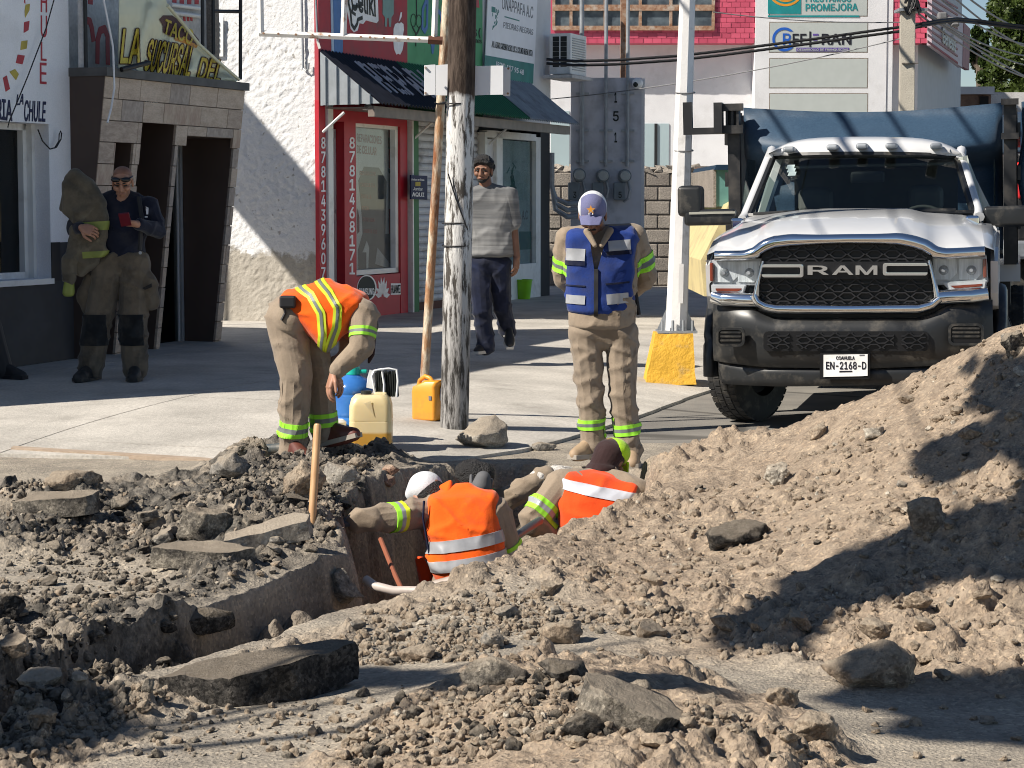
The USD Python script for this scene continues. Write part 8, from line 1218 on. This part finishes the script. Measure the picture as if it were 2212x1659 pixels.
# 7. third worker, half hidden between the two, one arm on the edge of the pit
D7 = 12.55; F = lambda u, v, dd=0.0: P(u, v, D7 + dd)
t = Thing('person', 'black haired worker half hidden in the pit, one gloved arm resting on its edge', 'person', [F(1030, 0)[0], D7, -1.3])
hc = F(1026, 1042, .02); hp, Lh, frh = head_parts(hc, (-.5, .3, -.75)); SL_, SR_ = F(985, 1096, .05), F(1050, 1100, .05); EL, ER = F(1010, 1130, -.2), F(1125, 1062, .05); WL, WR = F(1040, 1072, -.22), F(1180, 1024, .10); wa = F(1010, 1230); hl_, hr_ = V3(wa[0] - .1, D7, -.6), V3(wa[0] + .1, D7, -.6)
bd = hp + [capsule(Lh(0, -.04, -.05), .055, F(1018, 1090, .06), .06), hull((F(1018, 1105, .06), .10), (wa, .12)), *arm(SL_, EL, WL, (.045, .04, .03)), *arm(SR_, ER, WR, (.045, .04, .03)), hull((wa, .1), (hl_, .08), (hr_, .08)), *legs(hl_, hl_ + [0, .1, -.36], hl_ + [-.05, 0, -.68], (.07, .05, .04)), *legs(hr_, hr_ + [0, .1, -.36], hr_ + [.05, 0, -.68], (.07, .05, .04))]
put(t, 'body', soft(union(bd), .012, 4), 'skin_brown'); put(t, 'hair', noisy(mani(soft(hull((Lh(0, -.02, .04), (.10, .105, .095)), (Lh(0, -.06, .0), (.085, .06, .075))), .012, 3)), .014, 28, 5), 'hair_black')
ts_ = soft(union([hull((SL_, .085), (SR_, .085), (F(1018, 1090, .06), .08), (wa, (.18, .13, .1))), capsule(SL_, .08, EL, .07), capsule(EL, .07, WL, .05), capsule(SR_, .082, ER, .07), capsule(ER, .07, WR, .055)]), .013, 7, .005, 13, 25, fold=.016); p_ = put(t, 'shirt', ts_, 'khaki_shirt'); band(t, ts_, p_, SR_, ER, .12, .42, ('lime_band', 'reflective', 'lime_band'), rad=.13)
put(t, 'glove', soft(union(hand_parts(WR, (.9, .1, .12), (0, -.5, .85), .3, 1, 1.2) + [capsule(WR - (WR - ER) * .3, .062, WR, .045)]), .009, 3), 'glove_grey'); put(t, 'glove', soft(union(hand_parts(WL, (.15, .35, 1), (-.1, -1, .1), 1.5, 1, 1.2) + [hull((WL + [0, 0, .06], .055), (WL + [.01, 0, .1], .045), (WL, .04))]), .009, 3), 'glove_dark')
put(t, 'vest', soft(hull((F(990, 1090, .03), .07), (F(1040, 1098, .04), .07), (wa, (.19, .14, .1)), (F(965, 1055, .05), .015)), .016, 5, .004), 'orange_vest')

# 8. person whose leg shows at the left edge
D8 = 17.5; F = lambda u, v, dd=0.0: P(u, v, D8 + dd); gz = float(swz(F(0, 0)[0], D8)[0])
t = Thing('person', 'person in black trousers and black shoes, only one foot showing at the left edge', 'person', [F(-40, 0)[0], D8, gz])
al, ar = F(6, 800), F(-90, 800); kl, kr = F(-22, 700), F(-100, 700); hl_, hr_ = F(-60, 580), F(-105, 580); sh = F(-85, 430); hc = F(-80, 372); hp, Lh, frh = head_parts(hc, (.8, -.5, -.2))
put(t, 'body', soft(union(hp + [capsule(Lh(0, -.03, -.05), .055, sh, .06), hull((sh, .10), (F(-85, 560), .11)), *arm(F(-125, 440), F(-135, 500), F(-130, 560), (.05, .045, .03)), *arm(F(-45, 440), F(-35, 500), F(-45, 560), (.05, .045, .03)), *legs(hl_, kl, al, (.07, .05, .035)), *legs(hr_, kr, ar, (.07, .05, .035)), *hand_parts(F(-130, 560), (0, -.2, -1), (-1, 0, 0), .4), *hand_parts(F(-45, 560), (0, -.2, -1), (1, 0, 0), .4)]), .014, 4), 'skin_tan')
put(t, 'shirt', soft(union([hull((F(-122, 440), .085), (F(-50, 440), .085), (F(-85, 550), (.19, .13, .1))), *arm(F(-125, 440), F(-135, 500), F(-130, 550), (.085, .07, .055)), *arm(F(-45, 440), F(-35, 500), F(-45, 550), (.085, .07, .055))]), .02, 6, .005), 'navy_cloth'); put(t, 'trousers', soft(union([hull((F(-85, 560), (.18, .13, .06)), (hl_, .115), (hr_, .115)), *legs(hl_, kl, al, (.115, .092, .085)), *legs(hr_, kr, ar, (.115, .092, .085))]), .018, 6, .006), 'shoe_black'); put(t, 'hair', soft(hull((Lh(0, -.02, .04), (.09, .1, .09))), .014, 3), 'hair_black')
shoe(t, [al[0] - .03, D8 + .02, gz], [al[0] + .19, D8 - .12, gz], 'shoe_black', 'shoe_black', .1, .055, name='shoe'); shoe(t, [ar[0] - .03, D8 + .02, gz], [ar[0] + .15, D8 - .2, gz], 'shoe_black', 'shoe_black', .1, .055, name='shoe')
# ---- broken concrete, asphalt slabs, clods and stones -------------------------------------------
def rock_look(name, a, b_, bump=.9, sc=16.0, spk=.35, dust=.75):
    LOOKS[name] = usdkit.material(stage, '/World/Looks/' + name, {'g': ('geometry', {}), 'n': ('noise_texture', {'scale': sc, 'detail': 8.0, 'roughness': .72}), 'n2': ('noise_texture', {'scale': 90.0, 'detail': 4.0, 'roughness': .7}), 'r': ('rgb_ramp', {'ramp': [(0, a), (.4, a), (.62, b_), (1, b_)]}), 'vo': ('voronoi_texture', {'scale': 95.0}), 'sc': ('separate_color', {}), 'sr': ('rgb_ramp', {'ramp': [(0, (1 - spk,) * 3), (.6, (1, 1, 1)), (1, (1 + 1.3 * spk,) * 3)]}), 'm': ('mix_color', {'blend_type': 'multiply', 'fac': 1.0, 'use_clamp': False}), 'sz': ('separate_xyz', {}), 'du': ('math', {'math_type': 'multiply_add', 'value2': .9}), 'dr': ('map_range', {'from_min': .75, 'from_max': 1.35, 'to_max': dust, 'clamp': True}), 'dm': ('mix_color', {'b': (.33, .275, .21)}), 'p': ('principled_bsdf', {'roughness': .93, 'specular_ior_level': .2}), 'ad': ('math', {'math_type': 'add'}), 'bp': ('bump', {'strength': bump, 'distance': .012})},
        [('g.position', 'n.vector'), ('g.position', 'n2.vector'), ('g.position', 'vo.vector'), ('n.fac', 'r.fac'), ('vo.color', 'sc.color'), ('sc.r', 'sr.fac'), ('r.color', 'm.a'), ('sr.color', 'm.b'), ('g.normal', 'sz.vector'), ('n.fac', 'du.value1'), ('sz.z', 'du.value3'), ('du.value', 'dr.value'), ('dr.result', 'dm.fac'), ('m.result', 'dm.a'), ('dm.result', 'p.base_color'), ('n2.fac', 'ad.value1'), ('n.fac', 'ad.value2'), ('ad.value', 'bp.height'), ('bp.normal', 'p.normal')], surface='p.BSDF')
rock_look('clod_soil', (.19, .145, .105), (.36, .29, .215)); rock_look('asphalt_chunk', (.02, .019, .018), (.075, .068, .06), 1.0, 26.0, .6, .45); rock_look('asphalt_dusty', (.055, .05, .045), (.27, .24, .195), 1.0, 11.0, .4); rock_look('concrete_chunk', (.22, .20, .175), (.40, .365, .31), .8, 9.0, .25); rock_look('pale_stone', (.30, .27, .225), (.46, .42, .35), .6); rock_look('red_stone', (.26, .15, .105), (.38, .24, .17), .6); rock_look('grey_stone', (.16, .15, .135), (.30, .275, .24), .8)
def rock_mesh(dims, seed, kind='rock', sub=3, rough_=.10):
    g = np.random.default_rng(seed); dims = np.asarray(dims, float)
    if kind == 'rock': p_ = g.normal(size=(22, 3)); p_ /= np.linalg.norm(p_, axis=1, keepdims=True) ** .75; p_ *= .5
    else:
        a = np.sort(g.random(9)) * 2 * np.pi; r_ = .5 * (.78 + .3 * g.random(9)); q_ = np.column_stack([np.cos(a) * r_, np.sin(a) * r_]); p_ = np.vstack([np.column_stack([q_ * (1 + .08 * g.random((9, 1))), np.full(9, z)]) for z in (-.5, .5)])
    h = m3.Manifold.hull_points(p_ * dims).refine_to_length(float(max(dims)) / (7 if sub < 3 else 20)); mm = h.to_mesh(); v, f = np.array(mm.vert_properties[:, :3], float), np.array(mm.tri_verts); s_ = 1 / max(dims)
    d = np.stack([meshkit.fbm(v * s_ * 4 + 9 * k, 4, seed + k) - .5 for k in range(3)], 1); v = v + d * 2 * rough_ * min(dims) * (1.3 if kind == 'rock' else 2.2)
    d = np.stack([meshkit.fbm(v * s_ * 13 + 5 * k, 2, seed + 7 * k) - .5 for k in range(3)], 1); d2 = meshkit.fbm(v * s_ * 30, 2, seed + 3) - .5; return v + d * .8 * rough_ * min(dims) + d2[:, None] * v / (np.linalg.norm(v, axis=1, keepdims=True) + 1e-6) * .35 * rough_ * min(dims), f
def rot3(rx, ry, rz): return np.array(trimesh.transformations.euler_matrix(rx, ry, rz, 'sxyz'))[:3, :3]
def chunk(name, label, u, v, wpx, hpx, m_, kind='rock', rot=(0, 0, 0), seed=1, cat='rock', depth=.8, lift=.35, on=None, rough_=.10, smooth=50):
    p_ = hit(u, v + hpx * .5) if on is None else on(u, v + hpx * .5); k = FPX / p_[1]; dims = (wpx / k, wpx / k * depth, hpx / k); vv, f = rock_mesh(dims, seed, kind, 3, rough_); vv = vv @ rot3(*rot).T + p_ + [0, dims[1] * .25, dims[2] * lift]
    return solo(name, (vv, f), m_, label, cat, smooth=smooth)
chunk('concrete_chunk', 'big broken concrete block standing on the pavement right of the utility pole', 1046, 930, 118, 74, 'concrete_chunk', 'rock', (0, .1, .4), 12, 'concrete chunk', .8, .42, sp_at, .06)
chunk('concrete_chunk', 'flat topped grey concrete lump at the pavement edge left of the bent worker', 515, 1000, 118, 62, 'grey_stone', 'rock', (0, .1, .2), 5, 'concrete chunk', .7, .35)
chunk('boulder', 'brown boulder in front of the bent worker\'s left boot', 652, 1030, 92, 96, 'clod_soil', 'rock', (.1, 0, .3), 6, 'boulder', .8, .3); chunk('concrete_chunk', 'square edged concrete chunk under the bent worker\'s raised boot', 745, 1010, 92, 70, 'concrete_chunk', 'rock', (0, -.15, .5), 7, 'concrete chunk', .7, .35, None, .06)
chunk('dirt_clump', 'dark clump of earth lying on the asphalt slab at the left edge', 148, 1036, 118, 52, 'clod_soil', 'rock', (0, 0, .2), 8, 'clod', .6, .4); chunk('asphalt_slab', 'long broken asphalt slab with pale top at the left edge below the earth clump', 100, 1088, 235, 40, 'asphalt_dusty', 'slab', (.05, -.06, .1), 9, 'asphalt slab', .5, .4)
chunk('asphalt_slab', 'asphalt lump with dark broken right side in the middle of the left rubble', 445, 1130, 125, 58, 'asphalt_dusty', 'slab', (.1, .12, .4), 10, 'asphalt slab', .7, .4); chunk('asphalt_slab', 'tilted asphalt slab with shadowed front edge left of the tool handle foot', 570, 1160, 205, 42, 'concrete_chunk', 'slab', (.22, -.2, .15), 11, 'asphalt slab', .55, .5, None, .07)
chunk('asphalt_slab', 'flat asphalt slab lying between rubble heaps at mid left', 405, 1200, 255, 42, 'asphalt_dusty', 'slab', (.08, .03, -.05), 13, 'asphalt slab', .5, .4); chunk('concrete_slab_piece', 'grey triangular concrete slab leaning at the end of the trench by the pit', 738, 1262, 92, 98, 'grey_stone', 'slab', (1.15, .25, .5), 14, 'concrete slab', .8, .42, None, .05)
chunk('asphalt_slab', 'large black asphalt slab lying across the near edge of the trench, lower left', 560, 1468, 405, 92, 'asphalt_chunk', 'slab', (.02, -.12, .22), 15, 'asphalt slab', .5, .36, None, .10); chunk('asphalt_slab', 'thick dark asphalt chunk on the road just above the soil mound', 1062, 1452, 152, 62, 'asphalt_dusty', 'rock', (0, 0, .1), 16, 'asphalt chunk', .6, .4)
chunk('asphalt_slab', 'second dark asphalt chunk on the road right above the soil mound', 1225, 1448, 130, 54, 'asphalt_chunk', 'rock', (0, .1, .3), 17, 'asphalt chunk', .6, .4); chunk('asphalt_slab', 'broad grey asphalt slab sloping down the soil mound at bottom centre', 1380, 1540, 265, 60, 'asphalt_dusty', 'slab', (.22, .34, .5), 18, 'asphalt slab', 1.0, .35, None, .10)
chunk('soil_block', 'big block of hard soil with shadowed front at the lower right of the heap', 1900, 1430, 205, 105, 'clod_soil', 'rock', (0, 0, .1), 19, 'clod', .6, .35); chunk('boulder', 'upright brown stone standing in the heap right of centre, partly shaded', 2003, 1100, 84, 98, 'clod_soil', 'rock', (0, 0, .2), 20, 'boulder', .7, .3); chunk('asphalt_lump', 'black asphalt lump with pale lower end half buried in the heap', 1585, 1148, 150, 62, 'asphalt_chunk', 'rock', (0, -.25, .2), 21, 'asphalt chunk', .6, .3); chunk('pale_rock', 'pale grey pointed rock on the sunny slope of the heap', 1680, 1022, 56, 46, 'pale_stone', 'rock', (0, -.3, .3), 22, 'rock', .8, .4)
chunk('asphalt_lump', 'grey asphalt piece on the crest of the heap at the right edge', 2185, 745, 84, 46, 'asphalt_dusty', 'slab', (0, -.3, .2), 23, 'asphalt chunk', .8, .45); chunk('boulder', 'brown clod with dark side in the middle foreground', 1214, 1360, 88, 62, 'clod_soil', 'rock', (0, 0, .1), 24, 'clod', .8, .35); chunk('rock', 'rounded pale rock left of the brown clod in the middle foreground', 1093, 1322, 56, 34, 'grey_stone', 'rock', (0, 0, .5), 25, 'rock', .8, .35); chunk('rock', 'smooth grey rock in front of the rounded pale rock', 1064, 1380, 46, 42, 'grey_stone', 'rock', (0, .1, .5), 26, 'rock', .8, .4); chunk('rock', 'flat tan clod left of the smooth grey rock', 900, 1405, 84, 46, 'clod_soil', 'rock', (0, 0, .4), 27, 'clod', .7, .35)
chunk('round_stone', 'reddish round stone on the far edge of the pit, the upper one', 842, 1014, 36, 28, 'red_stone', 'rock', (0, 0, 0), 28, 'stone', .9, .4, None, .03); chunk('round_stone', 'yellowish round stone just below the reddish one at the pit edge', 836, 1036, 40, 28, 'red_stone', 'rock', (0, 0, .5), 29, 'stone', .9, .4, None, .03); chunk('asphalt_lump', 'black asphalt lump in the rubble above the trench at left', 425, 1340, 175, 50, 'asphalt_chunk', 'rock', (0, .05, .1), 30, 'asphalt chunk', .5, .4); chunk('boulder', 'grey shaded stone at the lower left edge', 90, 1462, 110, 48, 'grey_stone', 'rock', (0, .1, .2), 31, 'boulder', .7, .35)
chunk('boulder', 'round dark clod on the small patch of road at lower right', 1690, 1500, 72, 52, 'clod_soil', 'rock', (0, 0, .2), 32, 'clod', .8, .35); chunk('boulder', 'broad dark clod at the bottom right beside the road patch', 1762, 1570, 110, 74, 'clod_soil', 'rock', (0, 0, .9), 33, 'clod', .8, .35); chunk('asphalt_lump', 'small black asphalt piece in the middle of the soil mound', 1265, 1560, 110, 66, 'asphalt_chunk', 'rock', (0, 0, .3), 34, 'asphalt chunk', .7, .3); chunk('dark_chunk', 'dark chunk at the left edge above the trench', 12, 1310, 70, 66, 'asphalt_chunk', 'rock', (0, 0, .3), 35, 'asphalt chunk', .7, .4); chunk('rubble_lump', 'grey lump of concrete beside the broken kerb left of the blue-vested man', 1176, 962, 52, 24, 'grey_stone', 'rock', (0, 0, .2), 36, 'rock', .8, .3)
# the white plastic-dusted kerb fragments, clods and stones one can pick out
CL = {}
for nm, m_ in (('soil', 'clod_soil'), ('asphalt', 'asphalt_chunk'), ('dusty', 'asphalt_dusty'), ('pale', 'pale_stone'), ('grey', 'grey_stone')):
    for k in range(4):
        cpath = f'/World/{nm}_clod_shape_{k + 1:03d}'; stage.CreateClassPrim(cpath); v, f = rock_mesh((1, .85, .7) if k else (1, .9, .45), 100 + k + 10 * len(CL), 'rock' if k else 'slab', 2 if nm != 'soil' else 3, .10); usdkit.mesh(stage, cpath + '/stone', (v, f), look(m_), 60); CL[nm, k] = cpath
g = np.random.default_rng(77); spots = []
def scatter(poly, n, s0, s1, kinds, wts, why):
    pg = sg.Polygon(poly); x0, y0, x1, y1 = pg.bounds
    while n:
        u, v = g.uniform(x0, x1), g.uniform(y0, y1)
        if not pg.contains(sg.Point(u, v)): continue
        p_ = hit(u, v); s_ = s0 * (s1 / s0) ** (g.random() ** 2.0); spots.append((s_ * FPX / p_[1], p_, s_, kinds[g.choice(len(kinds), p=wts)], why)); n -= 1
HP = [(1110, 1230), (1400, 1080), (1560, 980), (1760, 910), (1950, 850), (2205, 710), (2205, 1480), (1800, 1480), (1500, 1420), (1150, 1330), (900, 1330)]; MP = [(700, 1650), (830, 1560), (1000, 1480), (1280, 1445), (1500, 1500), (1800, 1600), (1820, 1655)]; RP = [(0, 1080), (400, 1060), (560, 1000), (860, 1000), (760, 1110), (740, 1180), (400, 1315), (0, 1420)]; LP = [(0, 1440), (380, 1330), (350, 1480), (0, 1600)]; NP = [(790, 1320), (1500, 1300), (1480, 1430), (700, 1440)]; FP = [(100, 1640), (420, 1530), (760, 1500), (1000, 1480), (720, 1640)]; EP = [(0, 1610), (340, 1500), (380, 1520), (60, 1655), (0, 1655)]; KP = [(1110, 950), (1240, 925), (1390, 885), (1430, 960), (1240, 990), (1110, 985)]; BP = [(1820, 1500), (2205, 1490), (2205, 1655), (1850, 1655)]
scatter(HP, 90, .03, .13, ['soil', 'pale', 'asphalt', 'grey'], [.76, .1, .06, .08], 'heap'); scatter(MP, 50, .025, .10, ['soil', 'dusty', 'asphalt', 'pale'], [.72, .12, .08, .08], 'mound'); scatter(RP, 80, .03, .15, ['asphalt', 'dusty', 'soil', 'grey'], [.34, .34, .18, .14], 'rubble'); scatter(LP, 26, .03, .10, ['asphalt', 'dusty', 'grey', 'soil'], [.4, .3, .15, .15], 'trench'); scatter(NP, 26, .025, .08, ['soil', 'grey', 'pale'], [.6, .2, .2], 'pitside'); scatter(FP, 14, .015, .04, ['dusty', 'soil', 'pale'], [.4, .4, .2], 'road'); scatter(EP, 16, .03, .09, ['soil', 'dusty'], [.7, .3], 'trench'); scatter(KP, 14, .03, .08, ['grey', 'dusty', 'asphalt'], [.5, .3, .2], 'kerb'); scatter(BP, 14, .03, .08, ['soil', 'grey'], [.8, .2], 'patch')
spots.sort(key=lambda q_: -q_[0])
MARKS = [(1046, 930, 'the big concrete block by the utility pole'), (515, 1000, 'the flat topped concrete lump'), (652, 1030, 'the boulder under the bent worker'), (148, 1036, 'the earth clump at the left edge'), (100, 1088, 'the long slab at the left edge'), (445, 1130, 'the slab in the middle rubble'), (570, 1160, 'the tilted slab by the tool handle'), (405, 1200, 'the flat slab at mid left'), (738, 1262, 'the triangular slab by the pit'), (560, 1468, 'the large black slab'), (1062, 1452, 'the thick asphalt chunk above the mound'), (1225, 1448, 'the second asphalt chunk above the mound'), (1380, 1540, 'the broad slab on the mound'), (1900, 1430, 'the big hard soil block'), (2003, 1100, 'the upright brown stone'), (1585, 1148, 'the black lump in the heap'), (1680, 1022, 'the pale pointed rock'), (2185, 745, 'the asphalt piece on the crest'), (1214, 1360, 'the brown clod in the middle'), (1064, 1380, 'the smooth grey rock'), (900, 1405, 'the flat tan clod'), (842, 1025, 'the reddish stones at the pit'), (425, 1340, 'the black lump above the trench'), (90, 1462, 'the shaded stone at lower left'), (1690, 1500, 'the round clod on the road patch'), (1762, 1570, 'the broad clod at bottom right'), (1265, 1560, 'the black piece in the mound'), (1310, 1120, 'the red-orange vest'), (1850, 900, 'the truck bumper'), (1440, 1000, 'the blue-vested man\'s boots'), (1200, 980, 'the broken kerb'), (690, 1040, 'the tool handle'), (760, 1600, 'the left foot of the mound'), (1100, 1600, 'the middle of the mound'), (2050, 1250, 'the shaded band on the heap'), (2150, 950, 'the lit patch near the right edge'), (300, 1560, 'the trench bottom at lower left'), (2150, 1580, 'the bottom right corner')]
ORD = ['largest', 'second largest', 'third largest', 'fourth largest', 'fifth largest', 'sixth largest', 'seventh largest', 'eighth largest', 'ninth largest', 'tenth largest']; KIND = {'soil': 'tan soil clod', 'asphalt': 'black asphalt lump', 'dusty': 'dusty asphalt lump', 'pale': 'pale stone', 'grey': 'grey stone'}; seen_ = {}
for _, p_, s_, nm, why in spots[:298]:
    d_ = p_ - CAM; w_ = d_[1] * cP - d_[2] * sP; u, v = CX + d_[0] / w_ * FPX, CY - (d_[2] * cP + d_[1] * sP) / w_ * FPX; mu, mv, mn = min(MARKS, key=lambda q_: (q_[0] - u) ** 2 + (q_[1] - v) ** 2 * 2.5); dx, dy = u - mu, (v - mv) * 1.6
    side_ = ('right of' if dx > 0 else 'left of') if abs(dx) > abs(dy) else ('below' if dy > 0 else 'above'); k_ = seen_.get((nm, side_, mn), 0); seen_[nm, side_, mn] = k_ + 1
    copy_of(CL[nm, int(g.integers(4))], {'soil': 'clod', 'asphalt': 'asphalt_lump', 'dusty': 'asphalt_lump', 'pale': 'stone', 'grey': 'stone'}[nm], f'{ORD[min(k_, 9)]} {KIND[nm]} {side_} {mn}', {'soil': 'clod', 'asphalt': 'asphalt chunk', 'dusty': 'asphalt chunk', 'pale': 'stone', 'grey': 'stone'}[nm], p_ + [0, 0, s_ * .18], tuple(g.uniform(-25, 25, 2)) + (g.uniform(0, 360),), (s_, s_ * g.uniform(.75, 1.1), s_ * g.uniform(.6, .95)), KIND[nm] + 's ' + {'heap': 'in the soil heap', 'mound': 'in the soil mound', 'rubble': 'in the rubble left of the pit', 'trench': 'along the trench', 'pitside': 'in front of the pit', 'road': 'on the foreground road', 'kerb': 'beside the kerb', 'patch': 'on the road patch'}[why])
def pebbles(name, nm, n, polys, s0, s1, label, cat, clump=True):
    pi = UsdGeom.PointInstancer.Define(stage, numbered('/World/' + name)); pth = str(pi.GetPath()); prot = []
    for k in range(3): v, f = rock_mesh((1, .85, .7), 200 + k, 'rock', 2, .12); pp = pth + f'/stone_{k + 1:03d}'; usdkit.mesh(stage, pp, (v, f), look(nm), 60); prot.append(pp)
    pi.CreatePrototypesRel().SetTargets(prot); P_ = []
    for poly, sh_ in polys:
        w_ = zpoly(poly); pg = sg.Polygon(w_).buffer(0); x0, y0, x1, y1 = pg.bounds; m_ = int(n * sh_); xy = np.column_stack([g.uniform(x0, x1, m_ * 6), g.uniform(y0, y1, m_ * 6)]); xy = xy[shapely.contains(pg, shapely.points(xy))]; dn = meshkit.fbm(np.column_stack([xy * 2.2, 0 * xy[:, 0]]), 3, 91); xy = xy[dn + .25 * g.random(len(xy)) > .55][:m_]; P_.append(xy)
    xy = np.vstack(P_); s_ = s0 * (s1 / s0) ** (g.random(len(xy)) ** 2.4); z = ground(xy[:, 0], xy[:, 1]); q_ = g.normal(size=(len(xy), 4)); q_ /= np.linalg.norm(q_, axis=1, keepdims=True)
    pi.CreatePositionsAttr(Vt.Vec3fArray.FromNumpy(np.column_stack([xy, z + s_ * .15]).astype(np.float32))); pi.CreateScalesAttr(Vt.Vec3fArray.FromNumpy(np.repeat(s_[:, None], 3, 1).astype(np.float32))); pi.CreateProtoIndicesAttr(Vt.IntArray.FromNumpy((np.arange(len(xy)) % 3).astype(np.int32))); pi.CreateOrientationsAttr(Vt.QuathArray([Gf.Quath(float(a[0]), float(a[1]), float(a[2]), float(a[3])) for a in q_])); setdata(pi.GetPrim(), label, cat, kind='stuff')
HB = [(1100, 1240), (1400, 1150), (1700, 1130), (2300, 1100), (2300, 1490), (1500, 1430), (900, 1340)]
pebbles('soil_crumbs', 'clod_soil', 9000, [(HB, .34), (zz_ := [(1000, 1500), (1280, 1600), (1800, 1700), (700, 1700), (750, 1620)], .2), (RP, .1), (EP, .08), (NP, .2), (FP, .02)], .006, .045, 'crumbs of tan soil scattered over heap, mound and road', 'soil crumbs')
pebbles('asphalt_crumbs', 'asphalt_dusty', 7500, [(RP, .6), (LP, .24), (FP, .02), (EP, .06), (NP, .06)], .006, .05, 'crumbs of crushed dusty asphalt strewn over the rubble at left', 'asphalt crumbs'); pebbles('black_crumbs', 'asphalt_chunk', 2500, [(RP, .65), (LP, .25), (zz_, .1)], .008, .06, 'black crumbs of broken asphalt in the rubble at left', 'asphalt crumbs'); pebbles('pale_pebbles', 'pale_stone', 1800, [(RP, .3), (LP, .1), (HB, .3), (zz_, .2), (NP, .1)], .005, .03, 'small pale pebbles scattered over soil and rubble', 'pebbles')
# street tree left of the camera: its branches, above the frame, shade part of the heap and the lower left
t = Thing('street_tree', 'leafy street tree left of the camera whose branches shade the soil heap, above the photo', 'tree', (-6.5, 3.5, 0)); LV = []; g2 = np.random.default_rng(55); BR = []
for poly, n in (([(1555, 1362), (1640, 1398), (1760, 1340), (1900, 1285), (2010, 1235), (2230, 1235), (2230, 915), (2130, 928), (2045, 955), (1985, 1010), (2040, 1030), (2150, 960), (2225, 990), (2225, 1120), (2080, 1110), (1960, 1150), (1850, 1195), (1740, 1240)], 3000), ([(2100, 870), (2130, 820), (2230, 770), (2230, 890)], 450), ([(1800, 1510), (1880, 1478), (2225, 1470), (2225, 1600), (1960, 1585), (2000, 1540)], 1000), ([(0, 1440), (110, 1462), (200, 1515), (240, 1590), (0, 1625)], 800), ([(735, 1448), (1010, 1460), (1010, 1476), (770, 1474)], 260), ([(1365, 1462), (1500, 1464), (1500, 1482), (1365, 1480)], 130)):
    pg = sg.Polygon(poly); x0, y0, x1, y1 = pg.bounds; c_ = []
    while len(c_) < n:
        u, v = g2.uniform(x0, x1), g2.uniform(y0, y1)
        if pg.contains(sg.Point(u, v)): c_.append((u, v))
    c_ = np.array(c_); pz = np.array([hit(u, v) for u, v in c_[:: 6]]); kd = cKDTree(c_[::6]); ii_ = kd.query(c_)[1]; pz2 = np.array([PZ(u, v, pz[i_][2]) for (u, v), i_ in zip(c_, ii_)]); zt_ = 5.2 + .5 * meshkit.noise(np.column_stack([c_ / 90, 0 * c_[:, 0]]), 5) + .25 * g2.random(n); tt_ = (zt_ - pz2[:, 2]) / SUN[2]; LV.append(pz2 + SUN * tt_[:, None]); BR.append(LV[-1])
LV = np.vstack(LV); n = len(LV); a = g2.normal(size=(n, 3)); a /= np.linalg.norm(a, axis=1, keepdims=True); b_ = np.cross(a, SUN); b_ /= np.linalg.norm(b_, axis=1, keepdims=True); a = np.cross(SUN, b_) + .25 * a; s_ = .055 * (.7 + .6 * g2.random(n))[:, None]; t.part('crown', (np.stack([LV - a * s_ * 1.3, LV + b_ * s_, LV + a * s_ * 1.3, LV - b_ * s_], 1).reshape(-1, 3), np.arange(4 * n).reshape(-1, 4)), 'leaf_green')
b = B().tube([(-6.5, 3.5, -.1), (-6.4, 3.6, 2.0), (-6.0, 4.0, 4.4)], [.22, .17, .12], 10)
for q_ in BR: c_ = q_.mean(0); far_ = q_[np.argmax(q_[:, 0])]; b.tube([(-6.0, 4.0, 4.3), (np.array([-6.0, 4.0, 4.6]) + c_) / 2 + [0, 0, .25], c_, far_ * .9 + c_ * .1], [.03, .009, .007, .005], 6)
t.part('trunk', b, 'bark')
